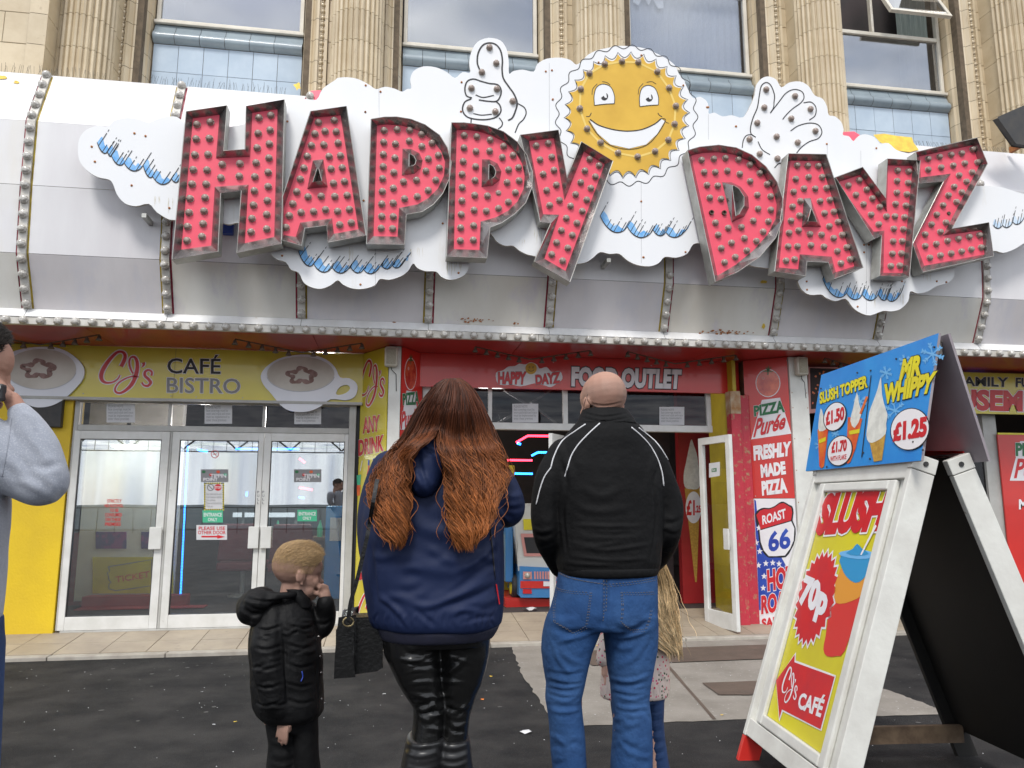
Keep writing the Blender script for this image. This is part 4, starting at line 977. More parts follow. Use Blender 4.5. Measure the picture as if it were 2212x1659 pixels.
notice('green ENTRANCE ONLY sign on the right café door', 'K5', (1410, 876, 1502, 930), [('ENTRANCE', (1416, 886, 1497, 903), 'print_white', .015), ('ONLY', (1435, 908, 1476, 923), 'print_white', .015)], 'mint', 'sign', 'entrance_sign')
nn = notice('white PLEASE USE OTHER DOOR paper with red arrow', 'K5', (931, 948, 1076, 1018), [('PLEASE USE', (942, 955, 1068, 972), 'print_red', .02), ('OTHER DOOR', (938, 975, 1070, 992), 'print_red', .02)])
mb = MB(); mb.plate(pl, [pl.c('K5', p) for p in ((955, 999), (1030, 999), (1030, 994), (1068, 1004), (1030, 1013), (1030, 1007), (955, 1007))], .0012); mb.build('arrow', M['print_red'], nn)
for lab, x0 in (('vertical PULL lettering on the right stile of the middle café door', 1219), ('vertical PULL lettering on the left stile of the right café door', 1243)):
    p2 = PY(YD - .0065); n_ = thing('pull_lettering', p2.c('K5', (x0, 850)), lab, 'lettering')
    for i, ch in enumerate('PULL'):
        mb = MB(); put_text(ch, p2, crect(p2, 'K5', x0, 786 + i * 17, x0 + 10, 798 + i * 17), mb, .02, .001); mb.build('letter', M['print_grey'], n_)
n_ = thing('no_smoking_sign', pl.c('K5', (1018, 632)), 'faint red no-smoking ring on the middle café door', 'sign'); mb = MB()
mb.ribbon(pl, [pl.c('K5', p) for p in ell(1018, 612, 17, 18, 24, 0, 361)], .006, .001); mb.ribbon(pl, [pl.c('K5', (1006, 599)), pl.c('K5', (1030, 625))], .006, .001); mb.ribbon(pl, [pl.c('K5', (1008, 614)), pl.c('K5', (1030, 610))], .005, .001); mb.build('ring', M['print_red'], n_)
for lab, x0 in (('dark TIPPIN POINT poster above the striped notice', 952), ('dark TIPPIN POINT poster on the right café door', 1393)):
    nn = notice(lab, 'K5', (x0, 684, x0 + 130, 745), [('TIPPIN', (x0 + 45, 706, x0 + 120, 724), 'print_white', .02), ('POINT', (x0 + 12, 724, x0 + 80, 740), 'print_white', .02)], 'print_grey', 'poster', 'door_poster')
    for j, m_ in enumerate(('print_green', 'print_red', 'orange_print', 'mint')):
        mb = MB(); mb.plate(pl, [pl.c('K5', p) for p in ell(x0 + 14 + j * 34, 696 + (j % 2) * 14, 9, 7, 10)], .0009); mb.build('blob', M[m_], nn)

# ------------------------------------------------------------------ rooms behind
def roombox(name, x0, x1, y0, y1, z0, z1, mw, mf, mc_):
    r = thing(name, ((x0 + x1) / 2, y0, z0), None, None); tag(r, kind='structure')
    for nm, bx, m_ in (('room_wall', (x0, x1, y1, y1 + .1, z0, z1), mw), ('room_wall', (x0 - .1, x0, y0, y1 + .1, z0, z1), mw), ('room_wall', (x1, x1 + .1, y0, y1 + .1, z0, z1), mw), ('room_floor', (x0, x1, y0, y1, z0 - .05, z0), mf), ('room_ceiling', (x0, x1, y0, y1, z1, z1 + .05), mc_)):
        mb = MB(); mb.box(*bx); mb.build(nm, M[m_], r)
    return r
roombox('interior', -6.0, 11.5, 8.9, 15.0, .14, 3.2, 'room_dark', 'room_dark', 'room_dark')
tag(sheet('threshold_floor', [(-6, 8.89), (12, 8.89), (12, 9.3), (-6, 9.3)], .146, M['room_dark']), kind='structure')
M['led_blue'] = emis('led_blue', (.02, .22, 1.0), 5); M['led_red'] = emis('led_red', (1.0, .03, .06), 5); M['lamp_white'] = emis('lamp_white', (1, .95, .85), 7)
M['lamp_dim'] = emis('lamp_dim', (.9, .93, 1), .8); M['led_orange'] = emis('led_orange', (1.0, .12, .02), 3)
PI = PY(10.2)
# display wall inside left door
dw = thing('display_wall', (fx('K5', 620, 1300, 10.2), 10.2, .3), 'pale inner wall with yellow ticket poster behind the left café door', 'display wall')
q = crect(PI, 'K5', 425, 430, 868, 1300); mb = MB(); mb.box(q[0].x, q[1].x, 10.2, 10.35, q[2].z, 3.1); mb.build('panel', M['frame_white'], dw)
q = crect(PI, 'K5', 440, 1100, 822, 1272); mb = MB(); mb.plate(PI, q, .012, .01); mb.build('yellow_poster', M['poster_yellow'], dw)
mb = MB(); tk = [(515, 1145), (560, 1138), (640, 1125), (720, 1112), (720, 1235), (640, 1247), (550, 1258), (518, 1250), (518, 1228), (528, 1220), (518, 1208), (516, 1190), (510, 1175), (522, 1165), (515, 1145)]
mb.ribbon(PI, [PI.c('K5', p) for p in tk], .012, .014); mb.build('ticket_outline', M['print_grey'], dw)
mb = MB(); put_text('TICKET', PI, [PI.c('K5', p) for p in ((548, 1192), (710, 1165), (712, 1195), (550, 1222))], mb, .02, .014); mb.build('lettering', M['orange_print'], dw)
for i, (x0, x1) in enumerate(((455, 600), (670, 730))):
    mb = MB(); mb.plate(PI, crect(PI, 'K5', x0, 980, x1, 1060), .012, .01); mb.build('purple_poster', mat('purple_print', (.22, .03, .22), .3, (.05, .03, .2), 9, 5, lo=.45, hi=.55) if i == 0 else M['purple'], dw)
    M['purple'] = bpy.data.materials['purple_print']
rs = thing('red_step', (fx('K5', 680, 1370, 10.0), 10, .15), 'red carpeted step inside the café doorway', 'step')
q = crect(PY(10.0), 'K5', 385, 1290, 985, 1375); mb = MB(); mb.box(q[0].x, q[1].x - .25, 10.02, 10.19, .15, q[0].z); mb.build('upper_step', M['red_wall'], rs); mb = MB(); mb.box(q[0].x, q[1].x, 9.8, 10.018, .15, (q[0].z + q[2].z) / 2); mb.build('lower_step', M['red_wall'], rs)
rw = thing('red_side_wall', (fx('K5', 375, 1300, 10.3), 10.3, .15), 'red inner wall seen at the lower left of the left café door', 'wall')
q = crect(PY(10.3), 'K5', 300, 985, 424, 1380); mb = MB(); mb.box(q[0].x - .8, q[1].x, 10.3, 10.4, .15, q[0].z); mb.build('wall_face', M['red_wall'], rw)
def led(crop, p, q, Y, m_, lab, r=.014):
    a, c = PY(Y).c(crop, p), PY(Y).c(crop, q); t = thing('led_strip', (a + c) / 2, lab, 'light strip', 'neon coloured light strips indoors'); n = max(3, int((c - a).length / .035)); mb = MB()
    for i in range(n):
        u, v = a.lerp(c, (i + .08) / n), a.lerp(c, (i + .92) / n); mb.tube([u, v], r, 5)
    tag(mb.build('diodes', M[m_], t), kind='stuff'); mb = MB(); mb.tube([a + Vector((0, .03, 0)), c + Vector((0, .03, 0))], r * 1.3, 5); mb.build('rail', M['gasket'], t)
led('K5', (890, 572), (855, 1288), 10.15, 'led_blue', 'tall blue light strip behind the middle café door', .011)
for i, (crop, p, q, Y, m_, lab) in enumerate((('K5', (1115, 587), (1418, 588), 12, 'led_blue', 'long level blue strip across the two right café doors'), ('K5', (935, 590), (985, 600), 11, 'led_blue', 'short blue strip at the top of the middle café door'),
    ('K5', (1418, 632), (1446, 652), 12.5, 'led_red', 'tiny red strip high in the right café door'), ('K5', (1418, 770), (1482, 782), 12.5, 'led_red', 'short red strip halfway up the right café door'), ('K5', (1415, 815), (1442, 820), 12.5, 'led_blue', 'tiny blue strip halfway up the right café door'),
    ('K5', (1170, 790), (1168, 812), 12.5, 'led_blue', 'tiny upright blue strip in the middle café door'),
    ('M1', (1345, 818), (1520, 820), 12, 'led_red', 'upper red strip in the food outlet doorway'), ('M1', (1268, 862), (1345, 818), 12, 'led_red', 'slanting red strip joining the upper red strip'), ('M1', (1275, 868), (1300, 874), 12, 'led_blue', 'tiny blue strip under the slanting red one'),
    ('M1', (1412, 928), (1490, 928), 12.5, 'led_blue', 'upper blue strip in the food outlet doorway'), ('M1', (1370, 950), (1412, 928), 12.5, 'led_blue', 'slanting blue strip in the food outlet doorway'), ('M1', (1210, 979), (1376, 981), 13, 'led_red', 'lower red strip in the food outlet doorway'),
    ('M1', (1245, 1068), (1378, 1070), 13.5, 'led_blue', 'lowest blue strip in the food outlet doorway'), ('M3', (1885, 718), (1938, 712), 10.5, 'led_blue', 'blue strip below the yellow amusements sign'))):
    led(crop, p, q, Y, m_, lab, .018)
for i, (x, y, w_) in enumerate(((597, 578, .16), (1148, 955, .12), (1400, 955, .12), (1345, 900, .3), (1160, 900, .2))):
    Y = (9.9, 13.5, 13.5, 14, 14)[i]; p = PY(Y).c('K5', (x, y)); t = thing('ceiling_light', p, ['round white light at the top of the left café door', 'small light low in the middle café door', 'small light just above the boy', 'bright white strip in the right café door', 'bright strip left of the PULL lettering'][i], 'lamp')
    mb = MB(); mb.smooth = True; mb.lathe((p.x, p.y, p.z), [(.001, -.03), (w_ * .6, -.025), (w_, 0), (w_, .02)], 14) if i < 3 else mb.box(p.x - w_, p.x + w_, p.y, p.y + .03, p.z - .04, p.z + .04); mb.build('diffuser', M['lamp_white' if i < 3 else 'lamp_dim'], t); mb = MB(); mb.box(p.x - .02, p.x + .02, p.y + .031, p.y + .05, p.z, p.z + .3); mb.build('mount', M['gasket'], t)
# café tables and maroon seats
M['maroon'] = mat('maroon', (.16, .012, .022), .6)
def seat(x, y, lab):
    t = thing('cafe_chair', (x, y, .15), lab, 'chair', 'maroon café seats'); mb = MB(); mb.box(x - .3, x + .3, y - .25, y + .25, .5, .62); mb.build('seat', M['maroon'], t, bevel=.03)
    mb = MB(); mb.add([(x - .3, y - .25, .63), (x + .3, y - .25, .63), (x + .3, y - .17, .63), (x - .3, y - .17, .63), (x - .24, y - .33, 1.12), (x + .24, y - .33, 1.12), (x + .24, y - .26, 1.12), (x - .24, y - .26, 1.12)], [(0, 1, 5, 4), (2, 3, 7, 6), (1, 2, 6, 5), (3, 0, 4, 7), (4, 5, 6, 7), (0, 3, 2, 1)]); mb.build('backrest', M['maroon'], t, bevel=.03)
    mb = MB(); mb.lathe((x, y, .15), [(.18, 0), (.18, .02), (.03, .04), (.03, .35)], 10); mb.build('pedestal', M['steel_side'], t)
seat(-1.95, 10.9, 'maroon café seat behind the middle café door'); seat(-1.25, 10.6, 'maroon café seat behind the meeting stiles of the café doors'); seat(-.45, 11.2, 'maroon café seat behind the boy')
tb = thing('cafe_table', (-1.5, 11.6, .15), 'café table with green sauce bottles seen through the doors', 'table'); mb = MB(); mb.box(-2.2, -.2, 11.4, 12.0, .86, .9); mb.build('table_top', M['wood_bare'], tb); mb = MB(); mb.lathe((-1.8, 11.7, .15), [(.03, 0), (.03, .7)], 8); mb.lathe((-.6, 11.7, .15), [(.03, 0), (.03, .7)], 8); mb.build('leg', M['steel_side'], tb)
for i, x in enumerate((-1.62, -1.02, -.86)):
    t = thing('sauce_bottle', (x, 11.6, .9), ['green sauce bottle on the café table, leftmost', 'green sauce bottle in the middle of the café table', 'green sauce bottle rightmost on the café table'][i], 'bottle'); mb = MB(); mb.smooth = True; mb.lathe((x, 11.6, .9), [(.04, 0), (.042, .12), (.02, .19), (.012, .24)], 10); mb.build('body', M['mint'], t)
# blue kiosk machine seen through right café door
kx = fx('K5', 1600, 1200, 10.4); t = thing('drinks_machine', (kx, 10.4, .15), 'blue vending machine at the right edge of the right café door', 'machine'); mb = MB(); mb.box(kx - .18, kx + .3, 10.4, 10.9, .15, 1.35); mb.build('cabinet', M['poster_blue'], t, bevel=.02); mb = MB(); mb.box(kx - .12, kx + .2, 10.385, 10.398, .9, 1.2); mb.build('screen', M['print_white'], t)

# ================================================================== piers and the red entrance
P_L0, P_L1 = (jr + .052, 8.44), (fx('D', 834, 1000, 7.95), 7.95)       # café side of left pier
P_L2, P_L3 = (fx('D', 862, 1000, 7.95), 7.95), (fx('D', 909, 900, 8.32), 8.32)
lp = thing('left_pier', (P_L1[0], 7.95, 0), 'white timber post between the yellow drink panel and the red pizza panel', 'post')
mb = MB(); xs = [P_L0, (P_L1[0] + .001, 7.96), (P_L2[0] - .001, 7.96), P_L3, (P_L3[0], 8.6), (P_L0[0], 8.6)]
mb.add([(x, y, -.02) for x, y in xs] + [(x, y, 3.03) for x, y in xs], [(i, (i + 1) % 6, (i + 1) % 6 + 6, i + 6) for i in range(6)]); mb.build('core', M['wood_bare'], lp)
mb = MB(); mb.box(P_L1[0] + .004, P_L2[0] - .004, 7.925, 7.958, 0, 3.03); mb.build('post_face', M['wood_white'], lp, bevel=.004)
P_R0, P_R1 = (fx('D', 1616, 1000, 8.15), 8.15), (fx('D', 1713, 1000, 7.85), 7.85)
P_R2 = (fx('D', 1746, 900, 7.85), 7.85)
rp = thing('right_pier', (P_R1[0], 7.85, 0), 'white post right of the pizza panel, behind the A-board', 'post')
mb = MB(); xs = [P_R0, (P_R1[0] - .002, 7.865), (P_R2[0], 7.865), (P_R2[0] + .05, 8.6), (P_R0[0] + .05, 8.6)]
mb.add([(x, y, -.02) for x, y in xs] + [(x, y, 3.03) for x, y in xs], [(i, (i + 1) % 5, (i + 1) % 5 + 5, i + 5) for i in range(5)]); mb.build('core', M['wood_bare'], rp)
mb = MB(); mb.box(P_R1[0] + .003, P_R2[0], 7.82, 7.863, 0, 3.03); mb.build('post_face', M['wood_white'], rp, bevel=.004)
mb = MB(); rn = random.Random(4)
for z in (1.75, 2.1, 2.45, 2.62, 1.4, 1.1):
    for x in (P_R1[0] + .02, P_R2[0] - .02): mb.lathe((x, 7.818, z), [(.006, 0), (.005, -.003), (.0005, -.003)], 6, 'y')
tag(mb.build('nail_heads', M['rust'], rp), kind='stuff')
# speakers
for i, (x, y, Yp) in enumerate((('845', 772, 7.9), ('1728', 792, 7.8))):
    p = PY(Yp).at(float(x), y); t = thing('wall_speaker', p, ['cream wall speaker above the left white post', 'cream wall speaker above the right white post'][i], 'speaker', 'wall speakers')
    w, h = .068, .105
    mb = MB(); mb.box(p.x - w, p.x + w, Yp - .07, Yp + .03 - .01, p.z - h, p.z + h); mb.build('casing', M['plastic_cream'], t, bevel=.022)
    mb = MB(); mb.box(p.x - w * .72, p.x + w * .72, Yp - .078, Yp - .069, p.z - h * .78, p.z + h * .78); mb.build('grille', mat('grille', (.30, .27, .2), .7, (.38, .35, .27), 120, 2) if i == 0 else bpy.data.materials['grille'], t, bevel=.004)
    mb = MB(); mb.tube([(p.x, Yp - .02, p.z - h), (p.x + .01, Yp + .0, p.z - h - .03), (p.x + .055, Yp + .02, p.z - h - .07), (p.x + .062, Yp + .02, p.z - h - .25)], .004, 5); mb.build('cable', M['gasket'], t)
# entrance frame
YE = 8.38
ef = thing('entrance_surround', (2.2, YE, .1), 'white metal frame and fanlights over the food outlet doorway', 'door frame')
ez1, ez0, et = fz('M1', 1300, 733, YE), fz('M1', 1300, 778, YE), fz('M1', 1300, 505, YE)
ex = [fx('D', v, 900, YE) for v in (912, 930, 1055, 1063, 1217, 1227, 1528, 1537)]
mb = MB()
mb.box(ex[0], ex[7], YE - .02, YE + .07, ez0, ez1); mb.box(ex[0], ex[1], YE, YE + .07, .12, ez0 - .001); mb.box(ex[0], ex[1], YE, YE + .07, ez1 + .001, 2.78)
for a in (2, 4, 6): mb.box(ex[a], ex[a + 1], YE, YE + .06, ez1 + .001, 2.78)
mb.build('frame', M['frame_white'], ef, bevel=.004)
for a in (1, 3, 5):
    mb = MB(); mb.box(ex[a] + .002, ex[a + 1] - .002, YE + .03, YE + .036, ez1 + .002, 2.76); mb.build('fanlight_pane', M['glass_dark'], ef)
for p, q in (((1190, 515), (1345, 612)), ((1390, 625), (1535, 735)), ((1150, 735), (1260, 672)), ((1365, 600), (1500, 518))):
    mb = MB(); a, c = PY(YE + .15).c('M1', p), PY(YE + .15).c('M1', q); mb.tube([a, c], .018, 4); mb.build('brace', M['frame_grey'], ef)
for i, (crop, r_, lab) in enumerate((('M1', (1243, 605, 1415, 730), 'left'), ('M2', (660, 494, 810, 603), 'right'))):
    p_ = PY(YE + .026); q = crect(p_, crop, *r_); n_ = thing('paper_notice', q[3], 'white face-covering notice in the %s fanlight above the food outlet doorway' % lab, 'notice')
    mb = MB(); mb.plate(p_, q, 0, .0015); mb.build('sheet', M['paper'], n_); mb = MB(); put_text(notice_txt, p_, crect(p_, crop, r_[0] + 10, r_[1] + 10, r_[2] - 10, r_[3] - 14), mb, 0, .001); mb.build('print', M['print_grey'], n_)
# open right leaf, swung outward
A_, B_ = wp(1518, 1130, 8.32), wp(1586, 1130, 7.72)
def swung(A_, B_, z0, z1, lab, g=.075):
    t = thing('glass_door', ((A_.x + B_.x) / 2, (A_.y + B_.y) / 2, z0), lab, 'door'); d = Vector((B_.x - A_.x, B_.y - A_.y, 0)); L_ = d.length; d.normalize(); n = Vector((-d.y, d.x, 0))
    def bx(mb, u0, u1, z0_, z1_, t0=-.022, t1=.022):
        vs = [Vector((A_.x, A_.y, 0)) + d * u + n * w + Vector((0, 0, z)) for z in (z0_, z1_) for w in (t0, t1) for u in (u0, u1)]; mb.add(vs, [(0, 2, 3, 1), (4, 5, 7, 6), (0, 1, 5, 4), (2, 6, 7, 3), (0, 4, 6, 2), (1, 3, 7, 5)])
    mb = MB(); bx(mb, 0, g, z0, z1); bx(mb, L_ - g, L_, z0, z1); bx(mb, g, L_ - g, z0, z0 + .17, -.021, .021); bx(mb, g, L_ - g, z1 - .08, z1, -.021, .021); mb.build('door_frame', M['frame_white'], t, bevel=.004)
    mb = MB(); bx(mb, g, L_ - g, z0 + .171, z1 - .081, -.003, .003); mb.build('pane', M['glass_low'], t)
    for s_ in (-1, 1):
        mb = MB(); bx(mb, L_ - g - .06, L_ - g + .03, .9, 1.12, s_ * .045 - .008, s_ * .045 + .008); bx(mb, L_ - g - .01, L_ - g + .02, .93, 1.09, s_ * .03 - .012, s_ * .03 + .0065); mb.build('push_plate', M['frame_white'], t, bevel=.002)
    return t, d, n
dl, dd, dn = swung(A_, B_, .06, 2.13, 'white framed glass door swung open at the right of the food outlet doorway')
pp = vplane(A_.x, A_.y, B_.x, B_.y)
mb = MB(); mb.plate(pp, [pp.c('M2', p) for p in ((962, 835), (1027, 825), (1027, 910), (962, 920))], .006, .001); mb.build('sheet', M['paper'], dl)
mb = MB(); mb.plate(pp, [pp.c('M2', p) for p in ((978, 866), (1008, 862), (1008, 884), (978, 888))], .0075, .001); mb.build('green_sign', M['print_green'], dl)
mb = MB(); put_text('Exit', pp, [pp.c('M2', p) for p in ((984, 869), (1002, 867), (1002, 880), (984, 882))], mb, .01, .0085); mb.build('lettering', M['print_white'], dl)
A2_, B2_ = wp(1232, 1100, 8.36), wp(1190, 1100, 7.9)
swung(A2_, B2_, .06, 2.13, 'white framed glass door swung open behind the bald man')
# yellow inner side wall and red post
ys = thing('yellow_side_wall', (3.9, 8.6, .1), 'yellow side wall between the open glass door and the red post', 'wall')
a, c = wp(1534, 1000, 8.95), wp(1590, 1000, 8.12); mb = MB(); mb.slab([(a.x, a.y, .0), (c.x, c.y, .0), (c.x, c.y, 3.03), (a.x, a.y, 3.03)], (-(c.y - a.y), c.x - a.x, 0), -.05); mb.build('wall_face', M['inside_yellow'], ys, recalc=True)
rpst = thing('red_post', (wp(1605, 1200, 8.1).x, 8.1, 0), 'peeling red painted post with rusty edges beside the pizza panel', 'post')
a = fx('D', 1588, 1100, 8.08); c = fx('D', 1610, 1100, 8.08); e = fx('D', 1628, 1100, 8.12); mb = MB(); mb.box(a, c - .003, 8.07, 8.2, -.0, 2.62); mb.box(c + .003, e, 8.10, 8.2, -.0, 2.62); mb.build('post_face', M['red_post'], rpst, bevel=.008)
mb = MB(); mb.box(a - .001, c - .002, 8.068, 8.201, 2.40, 2.66); mb.build('bare_top', mat('bare_top', (.5, .42, .3), .7, (.36, .17, .06), 9, 6), rpst)
# inside: red poster wall with cone
pw = thing('cone_poster', (3.0, 9.2, .1), 'tall red poster with ice-cream cone and £1.25 roundel inside the doorway', 'poster')
p_ = PY(9.3); q = crect(p_, 'M2', 770, 640, 912, 1850); mb = MB(); mb.box(q[0].x, q[1].x + .2, 9.3, 9.4, .15, 3.0); mb.build('panel', M['red_wall'], pw)
mb = MB(); mb.plate(p_, smooth_closed([p_.c('M2', p) for p in ((852, 690), (865, 720), (885, 780), (895, 850), (905, 930), (895, 985), (850, 990), (812, 975), (806, 900), (820, 830), (838, 740))], 3), .004, .002); mb.build('ice_cream', M['cream_ice'], pw)
mb = MB(); mb.plate(p_, [p_.c('M2', p) for p in ((812, 985), (905, 985), (885, 1550), (875, 1550))], .003, .002); mb.build('cone', M['cone'], pw)
mb = MB(); mb.plate(p_, [p_.c('M2', p) for p in ell(865, 1100, 48, 96)], .006, .002); mb.build('roundel', M['print_white'], pw)
mb = MB(); put_text('£1', p_, crect(p_, 'M2', 822, 1055, 872, 1150), mb, .04, .0075); put_text('.25', p_, crect(p_, 'M2', 874, 1088, 910, 1132), mb, .04, .0075); mb.build('lettering', M['print_red'], pw)
mb = MB(); mb.box(q[0].x - .9, q[0].x, 9.6, 9.7, .15, 3.0); mb.build('dark_side', M['room_dark'], pw)

# ---- children's ride shaped like a van
kr = thing('coin_ride_van', (1.75, 9.4, .15), 'blue and white coin-operated toy van on a red base in the doorway', 'kiddie ride')
pk = PY(9.35)
def kq(pts): return [pk.c('N6', p) for p in pts]
def prism(name, pts, t, m_, bv=.012, par=kr, h=0):
    mb = MB(); mb.plate(pk, kq(pts), h, t); return mb.build(name, M[m_], par, bevel=bv)
M['van_white'] = mat('van_white', (.62, .62, .58), .3, coat=.5); M['van_blue'] = mat('van_blue', (.05, .22, .5), .3, coat=.5); M['pink'] = mat('pink', (.62, .28, .25), .4); M['tyre'] = mat('tyre', (.02, .02, .022), .6)
prism('cab', [(245, 640), (300, 590), (560, 590), (600, 640), (600, 985), (285, 985), (255, 780)], .9, 'van_white', .03)
prism('body', [(280, 970), (600, 985), (600, 1155), (560, 1165), (285, 1165), (272, 1150)], 1.0, 'van_blue', .03, h=.06)
prism('red_base', [(195, 1175), (590, 1185), (590, 1275), (290, 1275), (195, 1230)], .8, 'sign_red', .01, h=-.03)
mb = MB(); mb.box(pk.c('N6', (205, 950)).x, pk.c('N6', (255, 950)).x, 9.5, 10.2, .42, 1.35); mb.build('side_panel', M['van_blue'], kr, bevel=.02)
prism('window_surround', [(290, 768), (580, 768), (590, 905), (312, 905)], .02, 'pink', .006, h=.018)
prism('windscreen', [(308, 788), (575, 788), (580, 888), (325, 888)], .01, 'gasket', 0, h=.024)
prism('number_board', [(305, 675), (380, 675), (385, 740), (308, 740)], .02, 'print_yellow', .003, h=.02)
prism('red_stripe', [(282, 1062), (590, 1062), (590, 1105), (282, 1105)], .02, 'sign_red', .004, h=.075)
prism('number_plate', [(425, 1064), (500, 1064), (500, 1092), (425, 1092)], .01, 'print_white', .002, h=.082)
prism('indicator', [(298, 1114), (350, 1114), (350, 1138), (298, 1138)], .015, 'print_red', .004, h=.075)
for x in (372, 389, 406, 423, 440): prism('grille_bar', [(x - 4, 1003), (x + 4, 1003), (x + 4, 1048), (x - 4, 1048)], .012, 'pink', .002, h=.075)
for x in (325, 478):
    prism('headlight_surround', [(x - 26, 1003), (x + 26, 1003), (x + 26, 1048), (x - 26, 1048)], .02, 'pink', .004, h=.075)
    p = pk.c('N6', (x, 1026), .08); mb = MB(); mb.smooth = True; mb.lathe((p.x, p.y, p.z), [(.036, 0), (.03, -.014), (.001, -.02)], 14, 'y'); mb.build('headlight', M['bulb_clear'], kr)
for x in (262, 600):
    p = pk.c('N6', (x, 1120)); mb = MB(); mb.smooth = True; mb.lathe((p.x - .03, p.y + .25, p.z), [(.001, 0), (.16, .0), (.17, .03), (.17, .09), (.001, .1)], 18, 'x'); mb.build('wheel', M['tyre'], kr); mb = MB(); mb.lathe((p.x - .036, p.y + .25, p.z), [(.001, 0), (.08, .0), (.085, .01)], 14, 'x'); mb.build('wheel_hub', M['print_yellow'], kr)
for x in (320, 560):
    p = pk.c('N6', (x, 1278)); mb = MB(); mb.lathe((p.x, 9.5, .146), [(.05, 0), (.05, .015), (.02, .03), (.02, .09)], 8); mb.build('foot', M['gasket'], kr)
tr = thing('crumpled_paper', pk.c('N6', (345, 1322)), 'crumpled white tissue on the floor beneath the toy van', 'litter')
mb = MB(); p0 = PY(9.0).c('N6', (345, 1322)); rn = random.Random(2)
vs = [(p0.x + (i % 6 - 2.5) * .035, 8.95 + (i // 6) * .04, .155 + rn.uniform(0, .03)) for i in range(18)]; mb.add(vs, [(i, i + 1, i + 7, i + 6) for i in range(11) if i % 6 != 5]); mb.build('tissue', M['paper'], tr)
ym = thing('yellow_machine', (fx('N6', 165, 900, 10.2), 10.2, .15), 'yellow arcade machine half hidden behind the woman', 'machine')
mb = MB(); xx = fx('N6', 160, 900, 10.2); mb.box(xx - .25, xx + .2, 10.2, 10.8, .15, 1.9); mb.build('cabinet', M['inside_yellow'], ym, bevel=.02); mb = MB(); mb.box(xx - .18, xx + .12, 10.185, 10.198, 1.0, 1.7); mb.build('screen', M['room_dark'], ym)
# ================================================================== printed boards
def cjs(pl, quad, mb, hmb, w=1.0, h=.003):
    TL, TR, BR, BL = [Vector(q) for q in quad]
    def mp(p):
        a, b_ = (p[0] - 1265) / 665, (p[1] - 490) / 540
        return (TL * (1 - a) + TR * a) * (1 - b_) + (BL * (1 - a) + BR * a) * b_
    sc = ((TR - TL).length / 665 + (BL - TL).length / 540) / 2 * w
    for pts, ww in (([(1530, 685), (1568, 610), (1580, 540), (1545, 500), (1480, 505), (1400, 580), (1320, 690), (1280, 790), (1295, 860), (1350, 890), (1430, 880), (1490, 840), (1518, 790)], [46, 46, 40, 30, 34, 42, 50, 50, 40, 26, 20, 18, 14]),
                    ([(1680, 775), (1645, 700), (1633, 620), (1655, 570), (1700, 565), (1730, 620), (1735, 700), (1715, 800), (1670, 900), (1600, 975), (1520, 1018), (1465, 1005), (1455, 960), (1500, 890), (1590, 835), (1680, 808), (1755, 815)], [18, 24, 24, 22, 30, 40, 46, 48, 46, 38, 28, 24, 20, 20, 18, 16, 12]),
                    ([(1812, 632), (1816, 662), (1795, 692)], [40, 30, 10]),
                    ([(1915, 800), (1920, 755), (1880, 728), (1835, 750), (1832, 800), (1878, 845), (1905, 888), (1870, 928), (1818, 920), (1792, 885)], [26, 24, 24, 30, 34, 36, 36, 30, 24, 20])):
        q = smooth_open([mp(p) for p in pts], 5); m = len(ww)
        wl_ = []
        for i in range(len(q)):
            t = i / (len(q) - 1) * (m - 1); k = min(int(t), m - 2); wl_.append((ww[k] + (ww[k + 1] - ww[k]) * (t - k)) * sc)
        mb.ribbon(pl, q, wl_, h)
        if hmb: hmb.ribbon(pl, q, [v + 26 * sc for v in wl_], h - .0012)
def board(name, lab, cat, pl, quad, m_, t=.02, nm='board', base=None):
    o = thing(name, base or quad[3], lab, cat); mb = MB(); mb.plate(pl, quad, 0, t); mb.build(nm, M[m_], o); return o
def T(o, pl, crop, items, m_, off=.03, h=.003, halo=None, hm='print_halo', shear=0.0, name='lettering'):
    mb, hb = MB(), MB()
    for tx, q in items:
        q = crect(pl, crop, *q) if not isinstance(q[0], tuple) else cquad(pl, crop, q)
        put_text(tx, pl, q, mb, off, h, halo, hb, shear)
    mb.build(name, M[m_], o)
    if halo: hb.build('lettering_edge', M[hm], o)
def S_(o, pl, crop, pts, m_, name, h=.003, sm=0, holes=()):
    q = [pl.c(crop, p) for p in pts]; q = smooth_closed(q, sm) if sm else q
    mb = MB(); mb.plate(pl, q, h, 0, [[pl.c(crop, p) for p in hh] for hh in holes]); return mb.build(name, M[m_], o)
def bolts(o, pl, crop, pts, m_='steel_side'):
    mb = MB()
    for p in pts:
        mb.plate(pl, [pl.c(crop, p) + pl.u * .006 * math.cos(a) + pl.v * .006 * math.sin(a) for a in [j * math.pi / 4 for j in range(8)]], .006, .006)
    tag(mb.build('screw_heads', M[m_], o), kind='stuff')
TOPZ = 3.0342
